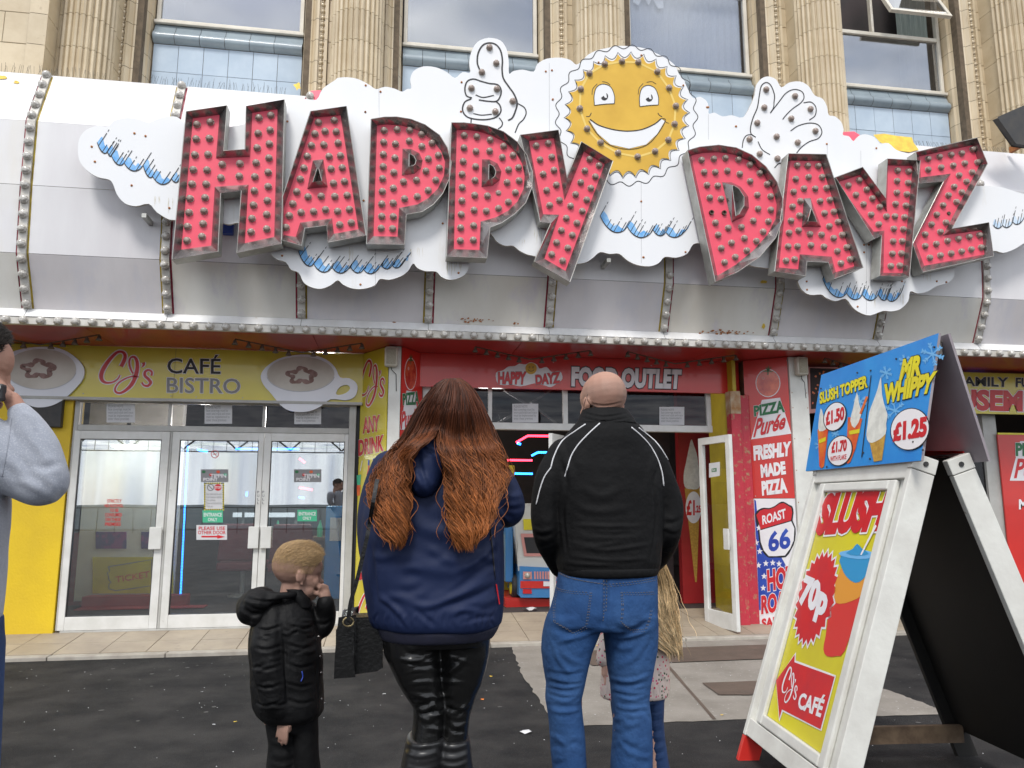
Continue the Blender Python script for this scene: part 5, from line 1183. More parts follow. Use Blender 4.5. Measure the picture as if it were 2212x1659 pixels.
# ---- café fascia
pl = PY(8.40); zs = fz('K5', 900, 352, 8.40)
xr_ = P_L0[0] + .012
cs = board('cafe_fascia', "yellow café fascia reading CJ's CAFÉ BISTRO between two printed coffee cups", 'sign', pl, [(-6.4, 8.40, TOPZ - .005), (xr_, 8.40, TOPZ - .005), (xr_, 8.40, zs), (-6.4, 8.40, zs)], 'sign_yellow', .05)
mb = MB(); mb.box(-6.4, xr_, 8.36, 8.452, zs - .03, zs - .001); mb.build('bottom_trim', M['frame_grey'], cs)
mb = MB(); mb.box(fx('K5', 822, 300, 8.4) - .0012, fx('K5', 822, 300, 8.4) + .0012, 8.3975, 8.3995, zs, TOPZ - .01); mb.build('seam', M['wood_bare'], cs)
mb, hb = MB(), MB(); cjs(pl, crect(pl, 'L4', 1265, 490, 1930, 1030), mb, hb); mb.build('script_lettering', M['print_red'], cs); hb.build('lettering_edge', M['print_halo'], cs)
T(cs, pl, 'K4', [('CAFÉ', ((1058, 738), (1396, 742), (1394, 864), (1058, 860)))], 'ink', .012, .003, .022)
T(cs, pl, 'K4', [('BISTRO', ((1056, 884), (1520, 893), (1518, 988), (1054, 982)))], 'print_grey', .012, .003, .022)
bolts(cs, pl, 'K5', [(186, 325), (395, 325), (810, 336), (930, 341), (1150, 345), (1620, 350)])
def cup(crop, out_, foam, star, hole, lab):
    p2 = PY(8.37); t = thing('coffee_cup_cutout', p2.c(crop, out_[0]), lab, 'sign cutout', 'printed coffee cups on the café fascia')
    q = smooth_closed([p2.c(crop, p) for p in out_], 3); mb = MB(); mb.plate(p2, q, 0, .025, [smooth_closed([p2.c(crop, p) for p in hole], 2)] if hole else []); mb.build('cup_board', M['cup_white'], t)
    S_(t, p2, crop, ell(*foam), 'foam', 'foam', .002)
    mb = MB(); pts = []; cx, cy, rx, ry = star
    for i in range(81):
        a = i / 80 * 2 * math.pi; k = 1 + .24 * math.cos(5 * a + 1.57); pts.append(p2.c(crop, (cx + rx * k * math.cos(a), cy + ry * k * math.sin(a))))
    wd = (p2.c(crop, (cx + rx, cy)) - p2.c(crop, (cx, cy))).length
    mb.ribbon(p2, pts, [wd * (.34 + .1 * math.sin(i * .9)) for i in range(81)], .004); mb.build('chocolate_star', M['cocoa'], t)
    mb = MB(); mb.ribbon(p2, [p2.c(crop, p) for p in ell(foam[0], foam[1], foam[2] + 2, foam[3] + 2, 40, 10, 170)], wd * .05, .003); mb.build('rim_line', mat('rim_shade', (.45, .46, .5), .4) if crop == 'L4' else bpy.data.materials['rim_shade'], t)
cup('L4', [(150, 500), (300, 455), (500, 432), (700, 442), (850, 495), (980, 590), (1050, 680), (1065, 760), (1040, 850), (960, 950), (850, 1060), (750, 1130), (640, 1180), (520, 1200), (420, 1190), (330, 1150), (200, 1050), (100, 950), (30, 850), (-10, 760), (0, 650), (60, 560)], (520, 715, 445, 255), (490, 715, 170, 90), None, 'big printed coffee cup at the left end of the café fascia, handle hidden')
cup('K5', [(1236, 240), (1260, 200), (1320, 160), (1400, 142), (1480, 142), (1545, 163), (1588, 200), (1612, 248), (1655, 252), (1688, 275), (1694, 305), (1680, 340), (1640, 356), (1568, 352), (1520, 385), (1470, 407), (1420, 412), (1370, 405), (1330, 380), (1285, 325), (1248, 282)], (1425, 232, 160, 82), (1430, 240, 56, 30), [(1592, 322), (1612, 292), (1645, 283), (1660, 300), (1640, 322), (1605, 332)], 'big printed coffee cup with a handle at the right end of the café fascia')
# ---- CJ's drinks panel
pl = vplane(*P_L0, *P_L1); a0, a1 = Vector((*P_L0, 0)), Vector((*P_L1, 0)); nn_ = pl.n * .012
def vq(a, c, z0, z1, off): return [Vector((p.x, p.y, z)) + off for p, z in ((a, z1), (c, z1), (c, z0), (a, z0))]
q = vq(a0, a1, .10, TOPZ - .004, nn_); pl = Plane(q[0], pl.n)
cd = board('drinks_poster', "tall yellow CJ's ANY DRINK panel on the splayed pier", 'sign', pl, q, 'sign_yellow', .011)
mb, hb = MB(), MB(); cjs(pl, [pl.c('N5', p) for p in ((130, 140), (272, 118), (272, 385), (128, 405))], mb, hb); mb.build('script_lettering', M['print_red'], cd); hb.build('lettering_edge', M['print_halo'], cd)
T(cd, pl, 'N5', [('ANY', ((148, 462), (245, 445), (241, 541), (147, 556))), ('DRINK', ((123, 592), (270, 560), (267, 654), (122, 685)))], 'print_red', .04, .003, .02)
for i, (x, yt) in enumerate(((181, 708), (210, 700), (240, 695), (266, 690))):
    S_(cd, pl, 'N5', [(x - 3, yt), (x + 3, yt), (x + 4, yt + 45), (x + 12, yt + 80), (x + 12, yt + 150), (x - 12, yt + 155), (x - 12, yt + 82), (x - 4, yt + 48)], ('slush_red', 'orange_print', 'slush_red', 'orange_print')[i], 'bottle_print', .002); S_(cd, pl, 'N5', [(x - 5, yt - 2), (x + 5, yt - 2), (x + 5, yt + 30), (x - 5, yt + 30)], 'navy_print', 'cap_print', .003)
S_(cd, pl, 'N5', [(112, 795), (137, 790), (133, 850), (115, 852)], 'mint', 'slush_print', .003); S_(cd, pl, 'N5', [(113, 852), (134, 850), (130, 912), (114, 914)], 'orange_print', 'slush_print', .003); S_(cd, pl, 'N5', [(130, 770), (142, 710), (146, 711), (134, 772)], 'print_white', 'straw_print', .003)
T(cd, pl, 'N5', [('FROM', ((130, 948), (262, 922), (258, 1010), (128, 1038))), ('£2', ((118, 1345), (240, 1318), (236, 1375), (116, 1405)))], 'print_red', .04, .003, .02)
mb, hb = MB(), MB(); cjs(pl, [pl.c('N5', p) for p in ((110, 1490), (260, 1460), (255, 1700), (105, 1735))], mb, hb); mb.build('script_lettering', M['print_red'], cd); hb.build('lettering_edge', M['print_halo'], cd)
# ---- pizza panels
def tomato(o, pl, crop, cx, cy, rx, ry):
    S_(o, pl, crop, ell(cx, cy, rx * 1.07, ry * 1.06), 'print_halo', 'tomato_edge', .0015); S_(o, pl, crop, ell(cx, cy, rx, ry), 'tomato', 'tomato', .003)
    S_(o, pl, crop, ell(cx - rx * .4, cy - ry * .35, rx * .14, ry * .12, 12), 'pink', 'highlight_print', .0042)
    mb = MB()
    for dx_, dy_ in ((-.45, -.95), (-.2, -1.2), (.05, -1.3), (.3, -1.2), (.5, -.95), (0, -.7)): mb.ribbon(pl, [pl.c(crop, (cx, cy - ry * .92)), pl.c(crop, (cx + rx * dx_ * .6, cy + ry * (dy_ + .1))), pl.c(crop, (cx + rx * dx_, cy + ry * dy_))], [.014, .01, .004], .0044)
    mb.build('stalk', M['print_green'], o)
pl = vplane(*P_L2, *P_L3); a0, a1 = Vector((*P_L2, 0)), Vector((*P_L3, 0)); q = vq(a0, a1, .1, TOPZ - .004, pl.n * .012); pl = Plane(q[0], pl.n)
pz = board('pizza_poster', 'narrow red pizza panel left of the food outlet doorway, mostly behind the woman', 'sign', pl, q, 'sign_red', .011)
tomato(pz, pl, 'M1', 567, 408, 38, 102); S_(pz, pl, 'M1', [(540, 518), (598, 528), (622, 790), (496, 775)], 'print_white', 'white_plate', .0018)
T(pz, pl, 'M1', [('PIZZA', ((513, 538), (622, 520), (624, 612), (516, 615)))], 'print_green', .04, .003, .02); T(pz, pl, 'M1', [('Purée', ((500, 660), (622, 628), (622, 760), (500, 775)))], 'print_red', .03, .003, .02, shear=.3)
# fascia
pl = PY(8.27); zf_ = fz('M2', 600, 402, 8.27)
fo = board('food_outlet_fascia', 'long red fascia reading HAPPY DAYZ FOOD OUTLET above the doorway', 'sign', pl, [(P_L3[0] - .03, 8.27, TOPZ), (P_R0[0] - .004, 8.27, TOPZ), (P_R0[0] - .004, 8.27, zf_), (P_L3[0] - .03, 8.27, zf_)], 'sign_red', .06)
T(fo, pl, 'M2', [('FOOD OUTLET', ((130, 250), (795, 268), (785, 388), (128, 372)))], 'print_white', .06, .004, .045, 'ink', name='lettering')
S_(fo, pl, 'M1', [(1145, 470), (1135, 400), (1180, 385), (1215, 360), (1260, 355), (1290, 340), (1330, 345), (1365, 330), (1405, 345), (1425, 372), (1470, 362), (1505, 395), (1560, 390), (1575, 440), (1540, 470), (1500, 495), (1460, 485), (1420, 475), (1390, 470), (1300, 490), (1240, 478), (1200, 482)], 'print_white', 'cloud_logo', .002, 3)
T(fo, pl, 'M1', [('HAPPY', ((1148, 395), (1338, 392), (1330, 478), (1148, 475))), ('DAYZ', ((1395, 415), (1560, 392), (1560, 470), (1398, 480)))], 'print_red', .05, .0045, .03, 'print_grey')
S_(fo, pl, 'M1', ell(1367, 372, 38, 38), 'sun_yellow', 'sun_logo', .0045)
mb = MB(); mb.ribbon(pl, [pl.c('M1', p) for p in ell(1367, 374, 20, 16, 12, 20, 160)], .006, .006); mb.ribbon(pl, [pl.c('M1', p) for p in ell(1356, 364, 4, 6, 8, 0, 361)], .004, .006); mb.ribbon(pl, [pl.c('M1', p) for p in ell(1380, 364, 4, 6, 8, 0, 361)], .004, .006); mb.build('smile_print', M['ink'], fo)
bolts(fo, pl, 'M2', [(610, 245), (1163, 372), (20, 225)])
# right pizza panel
pl = vplane(*P_R0, *P_R1); a0, a1 = Vector((*P_R0, 0)), Vector((*P_R1, 0)); q = vq(a0, a1, .0, TOPZ - .004, pl.n * .014); pl = Plane(q[0], pl.n)
zmid = pl.c('M2', (1360, 1045)).z
q = vq(a0, a1, zmid, TOPZ - .004, pl.n * .014)
pz = board('pizza_poster', 'red FRESHLY MADE PIZZA panel with a tomato on the right pier', 'sign', pl, q, 'sign_red', .012)
tomato(pz, pl, 'M2', 1315, 350, 70, 80); S_(pz, pl, 'M2', [(1278, 452), (1388, 438), (1456, 655), (1214, 690)], 'print_white', 'white_plate', .0018)
T(pz, pl, 'M2', [('PIZZA', ((1228, 488), (1412, 452), (1418, 524), (1232, 553)))], 'print_green', .045, .003, .02); T(pz, pl, 'M2', [('Purée', ((1232, 568), (1425, 528), (1420, 625), (1225, 680)))], 'print_red', .03, .003, .02, shear=.35)
T(pz, pl, 'M2', [('FRESHLY', ((1226, 728), (1455, 700), (1450, 790), (1230, 820))), ('MADE', ((1268, 842), (1418, 820), (1424, 900), (1274, 922))), ('PIZZA', ((1275, 942), (1422, 920), (1436, 1012), (1280, 1030)))], 'print_white', .06)
bolts(pz, pl, 'M2', [(1240, 1032), (1430, 215), (1480, 1020), (1200, 705)])
q = vq(a0, a1, .03, zmid - .004, pl.n * .013)
rp6 = board('roast_poster', 'ROAST 66 road-shield panel with blue starred edge below the pizza panel', 'sign', Plane(q[0], pl.n), q, 'print_white', .011)
S_(rp6, pl, 'M2', [(1232, 1052), (1242, 1060), (1262, 1240), (1272, 1310), (1290, 1370), (1310, 1395), (1395, 1400), (1440, 1480), (1450, 1659), (1450, 1720), (1262, 1720), (1250, 1450)], 'navy_print', 'blue_field', .0016)
S_(rp6, pl, 'M2', [(1236, 1145), (1262, 1112), (1290, 1102), (1320, 1104), (1355, 1092), (1385, 1070), (1410, 1066), (1442, 1084), (1462, 1095), (1470, 1130), (1464, 1180), (1482, 1225), (1478, 1300), (1455, 1355), (1422, 1400), (1360, 1402), (1316, 1402), (1280, 1364), (1262, 1312), (1254, 1240)], 'ink', 'shield_edge', .0026, 2)
S_(rp6, pl, 'M2', [(1264, 1240), (1455, 1184), (1474, 1225), (1470, 1300), (1448, 1350), (1418, 1390), (1360, 1394), (1320, 1394), (1290, 1360), (1272, 1310)], 'print_white', 'shield_body', .0036)
S_(rp6, pl, 'M2', [(1245, 1146), (1267, 1120), (1292, 1110), (1320, 1112), (1355, 1100), (1385, 1078), (1410, 1074), (1440, 1092), (1455, 1102), (1461, 1130), (1454, 1178), (1270, 1232), (1260, 1190)], 'print_red', 'shield_top', .0036)
T(rp6, pl, 'M2', [('ROAST', ((1279, 1150), (1420, 1106), (1425, 1165), (1283, 1206)))], 'print_white', .03, .0046); T(rp6, pl, 'M2', [('66', ((1315, 1248), (1448, 1220), (1452, 1345), (1318, 1372)))], 'navy_print', .035, .0046)
T(rp6, pl, 'M4', [('HOT', ((456, 305), (640, 270), (645, 425), (462, 455))), ('ROAST', ((418, 482), (660, 430), (665, 575), (418, 612))), ('SAND', ((420, 640), (600, 610), (602, 680), (424, 705)))], 'print_red', .05, .004, .03)
mb = MB()
for cx, cy in ((450, 262), (497, 258), (540, 265), (400, 275), (438, 350), (432, 430), (402, 20), (385, 120), (408, 180)):
    mb.plate(pl, [pl.c('M4', (cx + (21 if j % 2 == 0 else 9) * math.sin(j * math.pi / 5), cy - (24 if j % 2 == 0 else 10) * math.cos(j * math.pi / 5))) for j in range(10)], .0028)
tag(mb.build('stars', M['print_white'], rp6), kind='stuff')
# ---- arcade front at the right
af = thing('arcade_front', (6.2, 8.4, .1), 'glazed arcade front with pale frames right of the A-board', 'shop front')
mb = MB()
for x0, w_ in ((P_R2[0] + .12, .07), (fx('N7', 388, 800, 8.42), .19), (8.3, .1)): mb.box(x0, x0 + w_, 8.42, 8.5, .05, 2.55)
mb.box(P_R2[0] + .12, 9.0, 8.425, 8.49, 2.10, 2.17); mb.box(P_R2[0] + .12, 9.0, 8.425, 8.49, 2.55, 2.62); mb.box(P_R2[0] + .12, 9.0, 8.425, 8.49, .04, .12)
mb.build('frame', M['frame_grey'], af, bevel=.004)
mb = MB(); mb.box(P_R2[0] + .2, 8.3, 8.455, 8.46, .13, 2.09); mb.build('pane', M['glass_dark'], af)
pl = PY(8.28); q = [pl.at(*D('M3', (690, 452))), (9.5, 8.28, TOPZ), (9.5, 8.28, 2.55), pl.at(*D('M3', (690, 656)))]
zt, zl = pl.c('N7', (560, 228)).z, pl.c('N7', (560, 485)).z
sm = board('amusements_fascia', 'yellow fascia with black FAMILY and big red AMUSEMENTS lettering behind the A-board', 'sign', pl, [(P_R2[0] + .06, 8.28, zt), (9.5, 8.28, zt), (9.5, 8.28, zl), (P_R2[0] + .06, 8.28, zl)], 'sign_yellow', .05)
T(sm, pl, 'N7', [('FAMILY', ((205, 246), (526, 252), (526, 313), (205, 306))), ('FUN', ((572, 254), (720, 257), (720, 317), (572, 314)))], 'ink', .03, .004, .02)
T(sm, pl, 'N7', [('AMUSEMENTS', ((-60, 318), (1010, 345), (1010, 482), (-60, 452)))], 'print_red', .05, .004, .025)
pl = PY(8.1); q = crect(pl, 'M3', 740, 372, 985, 690); pb = board('photo_poster', 'dark photo poster with pink edge between the right pier and the A-board', 'poster', pl, [q[0], q[1], (q[1].x, 8.1, q[2].z + .05), q[3]], 'pink', .02)
S_(pb, pl, 'M3', [(750, 380), (960, 385), (955, 640), (758, 660)], 'room_dark', 'photo', .002)
mb = MB(); rn = random.Random(11)
for i in range(26):
    x, y = rn.uniform(765, 940), rn.uniform(400, 640); mb.plate(pl, [pl.c('M3', (x + rn.uniform(3, 11) * math.cos(a), y + rn.uniform(3, 11) * math.sin(a))) for a in (0, 1, 2, 3, 4, 5)], .003)
tag(mb.build('photo_specks', M['orange_print'], pb), kind='stuff')
pl = PY(8.38); q = crect(pl, 'N7', 458, 612, 1150, 1800); pz = board('pizza_poster', 'large red pizza poster at the right edge behind the A-board', 'poster', pl, [q[0], q[1], (q[1].x, 8.38, .35), (q[0].x, 8.38, .35)], 'sign_red', .02)
mb = MB(); mb.box(q[0].x, q[1].x, 8.372, 8.379, q[0].z - .002, q[0].z + .02); mb.build('yellow_edge', M['print_yellow'], pz)
S_(pz, pl, 'N7', [(600, 655), (760, 660), (840, 905), (535, 905)], 'print_white', 'white_plate', .002); T(pz, pl, 'N7', [('PIZZA', ((570, 665), (800, 668), (800, 748), (572, 750)))], 'print_green', .045, .004, .02); T(pz, pl, 'N7', [('Purée', ((560, 765), (830, 765), (830, 870), (560, 892)))], 'print_red', .03, .004, .02, shear=.3)
T(pz, pl, 'N7', [('MADE', ((592, 1022), (790, 1026), (790, 1088), (592, 1086)))], 'print_white', .035, .004)
# floodlight bracket top right and small plate under the H
fl = thing('floodlight', PY(7.0).c('C3', (2190, 800)), 'black floodlight jutting in at the upper right edge', 'floodlight')
mb = MB(); mb.plate(PY(6.9), [PY(6.9).c('C3', p) for p in ((2045, 742), (2215, 668), (2300, 660), (2330, 930), (2160, 905))], 0, .07); mb.build('housing', M['dark_metal'], fl, bevel=.01)
mb = MB(); p = PY(7.1).c('C3', (2230, 880)); mb.box(p.x - .02, p.x + .02, 7.1, 7.35, p.z - .05, p.z + .02); mb.build('bracket', M['rust'], fl)
hp = thing('junction_box', PY(7.25).c('C1', (1440, 1450)), 'tiny dark blue box between the legs of the letter H', 'box'); q = crect(PY(7.22), 'C1', 1408, 1400, 1476, 1480)
mb = MB(); mb.box(q[0].x, q[1].x, 7.2, 7.27, q[2].z, q[0].z); mb.build('casing', M['navy_print'], hp, bevel=.006)

# ================================================================== the A-board
AZ, LN = -1.66652787, .33044045
F0 = Vector((1.9135, 4.1646, 0)); d_ = Vector((math.cos(AZ), math.sin(AZ), 0)); hx_ = Vector((-d_.y, d_.x, 0))
ab = thing('a_board', F0 + hx_ * .6 + d_ * .45, 'tall white wooden A-board advertising SLUSH and MR WHIPPY ice cream', 'A-board')
def leafsys(foot, side):
    s_ = (hx_ * side * math.sin(LN) + Vector((0, 0, math.cos(LN)))); n_ = d_.cross(s_).normalized()
    if n_.dot(hx_) * side > 0: n_ = -n_
    return foot, s_, n_
def abox(mb, sysm, u0, u1, s0, s1, n0, n1):
    f, s_, n_ = sysm; vs = [f + d_ * u + s_ * s + n_ * n for s in (s0, s1) for n in (n0, n1) for u in (u0, u1)]
    mb.add(vs, [(0, 2, 3, 1), (4, 5, 7, 6), (0, 1, 5, 4), (2, 6, 7, 3), (0, 4, 6, 2), (1, 3, 7, 5)])
FR = leafsys(F0, 1); BK = leafsys(F0 + hx_ * 1.375, -1)
ST = 1.72
for L_, nm in ((FR, 'front'), (BK, 'back')):
    for u0, u1, nam in ((-.035, 0.0, 'stile'), (.93, .965, 'stile')):
        mb = MB(); abox(mb, L_, u0, u1, .14 if u0 < 0 else 0.0, ST - .075, -.115, .0); mb.build(nam, M['black_board' if nm == 'back' and u0 < 0 else 'wood_white'], ab, bevel=.004, recalc=True)
        mb = MB(); abox(mb, L_, u0 - .002, u1 + .002, ST - .072, ST, -.117, .002); mb.build('cap_block', M['wood_white'], ab, bevel=.004, recalc=True)
    mb = MB(); abox(mb, L_, -.035, .0, 0, .138, -.115, 0); mb.build('red_foot' if nm == 'front' else 'foot', M['sign_red' if nm == 'front' else 'black_board'], ab, bevel=.004, recalc=True)
    mb = MB(); abox(mb, L_, .0005, .9295, .17, ST - .001, -.045, -.03); mb.build('backing_panel', M['wood_white'] , ab, recalc=True)
    mb = MB(); abox(mb, L_, .0005, .9295, .17, ST - .001, -.0555, -.046); mb.build('black_inner_panel', M['black_board'], ab, recalc=True)
    mb = MB(); abox(mb, L_, .0005, .9295, .145, .235, -.029, -.004); mb.build('bottom_rail', M['wood_white'], ab, bevel=.004, recalc=True)
    mb = MB(); abox(mb, L_, .0005, .9295, 1.60, ST, -.029, -.004); mb.build('top_rail', M['wood_white'], ab, bevel=.004, recalc=True)
    for (u0, u1, s0, s1) in ((.085, .145, .24, 1.595), (.80, .86, .24, 1.595), (.1455, .7995, .24, .295), (.1455, .7995, 1.545, 1.595)):
        mb = MB(); abox(mb, L_, u0, u1, s0, s1, -.029, -.002); mb.build('moulding', M['wood_white'], ab, bevel=.008, recalc=True)
    mb = MB(); abox(mb, L_, .146, .799, .296, 1.544, -.0295, -.026); po = mb.build('poster', M['poster_yellow'], ab, recalc=True)
    if nm == 'front': poster = po
PPl = Plane(FR[0] + FR[2] * -.0255, FR[2])
def PS(crop, pts, m_, name, h, sm=0, clip=True):
    q = [PPl.c(crop, p) for p in pts]; q = smooth_closed(q, sm) if sm else q
    if clip:       # keep inside the moulding
        o = []
        for p in q:
            u = min(.798, max(.147, (p - FR[0]).dot(d_))); s = min(1.543, max(.297, (p - FR[0]).dot(FR[1]))); o.append(FR[0] + d_ * u + FR[1] * s + FR[2] * -.0255)
        q = o
    mb = MB(); mb.plate(PPl, q, h); mb.build(name, M[m_], poster)
def PT(crop, tx, q, m_, off, h, halo=None, hm='print_halo', shear=0.):
    mb, hb = MB(), MB(); put_text(tx, PPl, cquad(PPl, crop, q), mb, off, h, halo, hb, shear)
    for x in ((mb, 'lettering', m_), (hb, 'lettering_edge', hm)):
        if x[0].v:
            x[0].v = [tuple(Vector(p) - d_ * max(0, (Vector(p) - FR[0]).dot(d_) - .798)) for p in x[0].v]; x[0].build(x[1], M[x[2]], poster)
PT('M3', 'SLUSH', ((838, 1240), (1335, 1180), (1262, 1495), (788, 1528)), 'print_red', .07, .004, .035, shear=.25)
c0 = PPl.c('M4', (790, 497)); ru = (PPl.c('M4', (640, 600)) - PPl.c('M4', (940, 395))).length / 2; rs_ = (PPl.c('M4', (870, 150)) - PPl.c('M4', (700, 845))).length / 2
for sc, m_, h in ((1.0, 'print_white', .002), (.93, 'print_red', .003)):
    q = []
    for j in range(48):
        k = (1 if j % 2 == 0 else .86) * sc; a = j * math.pi / 24; q.append(c0 + d_ * ru * k * math.cos(a) + FR[1] * rs_ * k * math.sin(a))
    mb = MB(); mb.plate(PPl, q, h); mb.build('price_burst', M[m_], poster)
PT('M4', '70p', ((712, 330), (893, 412), (850, 700), (668, 596)), 'print_white', .06, .0045, shear=.2)
PS('M4', [(925, 440), (1150, 440), (1100, 560), (990, 860), (940, 895), (870, 897), (845, 850), (860, 760)], 'slush_red', 'slush_print', .002, 2)
PS('M4', [(962, 300), (1160, 300), (1140, 400), (1110, 480), (1040, 520), (960, 540), (920, 500)], 'slush_orange', 'slush_print', .003, 2)
PS('M4', [(968, 210), (1188, 222), (1165, 300), (1120, 370), (1065, 397), (1005, 355), (972, 290)], 'slush_blue', 'slush_print', .004, 2)
PS('M4', [(966, 185), (1080, 170), (1195, 190), (1195, 222), (1085, 235), (968, 212)], 'snow_print', 'cup_rim_print', .005, 2)
PS('M4', [(1005, 195), (1050, 165), (1080, 130), (1110, 160), (1160, 200), (1080, 212)], 'slush_blue', 'slush_print', .006, 2)
PS('M4', [(1102, 205), (1112, 208), (1215, 10), (1205, 0)], 'print_halo', 'straw_print', .0065)
PS('M4', [(510, 1060), (658, 868), (655, 925), (932, 1028), (832, 1408), (568, 1275), (543, 1345)], 'print_white', 'arrow_edge', .002)
PS('M4', [(519, 1060), (650, 888), (648, 938), (922, 1038), (826, 1396), (563, 1260), (546, 1320)], 'print_red', 'arrow', .003)
mb = MB(); cjs(PPl, [PPl.c('M4', p) for p in ((590, 955), (680, 1000), (660, 1240), (550, 1205))], mb, None, 1.0, .0045); mb.build('script_lettering', M['print_white'], poster)
PT('M4', 'CAFÉ', ((695, 1118), (868, 1165), (828, 1318), (668, 1252)), 'print_white', .04, .0045)
# top signs, leaning less
LT = R(13.0)
def topsign(L_, side, u0, u1):
    f, s_, n_ = L_; s2 = hx_ * side * math.sin(LT) + Vector((0, 0, math.cos(LT))); n2 = d_.cross(s2).normalized()
    if n2.dot(hx_) * side > 0: n2 = -n2
    b0 = f + s_ * 1.67 + n_ * .006
    return b0, s2, n2, u0, u1
TSF = topsign(FR, 1, -.10, 1.06)
for L_, side, m_ in ((FR, 1, 'poster_blue'), (BK, -1, 'poster_blue')):
    b0, s2, n2, u0, u1 = topsign(L_, side, -.10, 1.06); H_ = .60
    vs = [b0 + d_ * u + s2 * s + n2 * n for s in (0, H_) for n in (0, .012) for u in (u0, u1)]
    mb = MB(); mb.add(vs, [(0, 2, 3, 1), (4, 5, 7, 6), (0, 1, 5, 4), (0, 4, 6, 2), (1, 3, 7, 5)]); mb.cur = 1; mb.add(vs, [(2, 6, 7, 3)])
    mb.cur = 0; o = mb.build('top_sign', [mat('raw_back', (.30, .27, .29), .7, (.25, .22, .24), 4) if side == 1 else bpy.data.materials['raw_back'], M[m_]], ab, recalc=True)
    if side == 1: ts = o
b0, s2, n2, _, _ = TSF; SPn = Plane(b0 + n2 * .012, n2)
tpF = b0 + s2 * .575; tpB = topsign(BK, -1, 0, 0)[0] + topsign(BK, -1, 0, 0)[1] * .575
mb = MB(); vs = []
for u in (.92, 1.0):
    for p in (tpF - n2 * .001, tpB + n2 * .001):
        for z in (-.06, .0): vs.append(p + d_ * u + Vector((0, 0, z)))
mb.add(vs, [(0, 1, 3, 2), (4, 6, 7, 5), (0, 4, 5, 1), (2, 3, 7, 6), (0, 2, 6, 4), (1, 5, 7, 3)]); mb.build('top_batten', M['wood_grey'], ab, recalc=True)
mb = MB()
f = FR[0] + FR[1] * ST; g = BK[0] + BK[1] * ST
mb.add([f + d_ * .0, f + d_ * .93, g + d_ * .93, g, f + Vector((0, 0, .01)), f + d_ * .93 + Vector((0, 0, .01)), g + d_ * .93 + Vector((0, 0, .01)), g + Vector((0, 0, .01))], [(3, 2, 1, 0), (4, 5, 6, 7), (0, 1, 5, 4), (2, 3, 7, 6)]); mb.build('hinge_strip', M['sign_red'], ab, recalc=True)
for L_ in (FR, BK):
    for u in (.967,):
        mb = MB(); p = L_[0] + d_ * u + L_[1] * (ST - .036) - L_[2] * .06; mb.tube([p, p + d_ * .006], .012, 8); mb.build('hinge_bolt', M['dark_metal'], ab)
mb = MB(); a, c = FR[0] + FR[1] * .12 - FR[2] * .08 + d_ * .03, BK[0] + BK[1] * .12 - BK[2] * .08 + d_ * .03
mb.add([a, a + d_ * .03, c + d_ * .03, c] + [p + Vector((0, 0, .09)) for p in (a, a + d_ * .03, c + d_ * .03, c)], [(0, 1, 2, 3), (4, 5, 6, 7), (0, 1, 5, 4), (2, 3, 7, 6), (1, 2, 6, 5), (3, 0, 4, 7)]); mb.build('spreader_bar', M['wood_bare'], ab, recalc=True)
def TT(tx, q, m_, off, h=.003, halo=None, hm='ink', shear=0.):
    mb, hb = MB(), MB(); put_text(tx, SPn, cquad(SPn, 'M3', q), mb, off, h, halo, hb, shear); mb.build('lettering', M[m_], ts)
    if halo: hb.build('lettering_edge', M[hm], ts)
def TSH(pts, m_, name, h, sm=0):
    q = [SPn.c('M3', p) for p in pts]; q = smooth_closed(q, sm) if sm else q; mb = MB(); mb.plate(SPn, q, h); mb.build(name, M[m_], ts)
TT('SLUSH TOPPER', ((820, 548), (1148, 425), (1150, 512), (822, 628)), 'print_yellow', .05, .004, .03)
TT('MR', ((1382, 322), (1520, 285), (1512, 428), (1362, 468)), 'print_yellow', .06, .004, .035, shear=.15)
TT('WHIPPY', ((1262, 492), (1628, 398), (1596, 545), (1268, 628)), 'print_yellow', .06, .004, .035, shear=.15)
for cx, cy, rx, ry, ro in ((926, 712, 70, 98, 20), (960, 945, 78, 102, 20), (1440, 798, 126, 142, 25)):
    TSH(ell(cx, cy, rx + 7, ry + 6, 32, 0, 360, ro), 'ink', 'price_disc_edge', .0042); TSH(ell(cx, cy, rx, ry, 32, 0, 360, ro), 'print_halo', 'price_disc', .0052)
TT('£1.50', ((864, 682), (994, 640), (992, 735), (866, 776)), 'print_red', .05, .0065); TT('£1.70', ((906, 888), (1012, 864), (1008, 948), (904, 964)), 'print_red', .05, .0065)
TT('WITH FLAKE', ((896, 986), (1008, 968), (1006, 1002), (897, 1020)), 'print_red', .02, .0065); TT('£1.25', ((1328, 758), (1562, 706), (1556, 852), (1324, 886)), 'print_red', .06, .0065)
TSH([(1168, 430), (1174, 430), (1110, 990), (1104, 990)], 'ink', 'divider_line', .003)
def flake(cx, cy, r_):
    mb = MB()
    for j in range(6):
        a = j * math.pi / 3 + .3; e = (cx + r_ * math.cos(a), cy + r_ * math.sin(a)); mb.ribbon(SPn, [SPn.c('M3', (cx, cy)), SPn.c('M3', e)], .009, .0018 + j * .00004)
        for k in (.55, .8):
            m_ = (cx + r_ * k * math.cos(a), cy + r_ * k * math.sin(a))
            for s__ in (-.7, .7): mb.ribbon(SPn, [SPn.c('M3', m_), SPn.c('M3', (m_[0] + r_ * .28 * math.cos(a + s__), m_[1] + r_ * .28 * math.sin(a + s__)))], .007, .0019 + k * .0001)
    mb.build('snowflake', M['snow_print'], ts)
for f_ in ((1590, 285, 78), (1335, 670, 72), (1272, 412, 42), (905, 545, 52), (1095, 610, 46), (820, 905, 36), (925, 828, 26), (1400, 330, 40), (850, 590, 34)): flake(*f_)
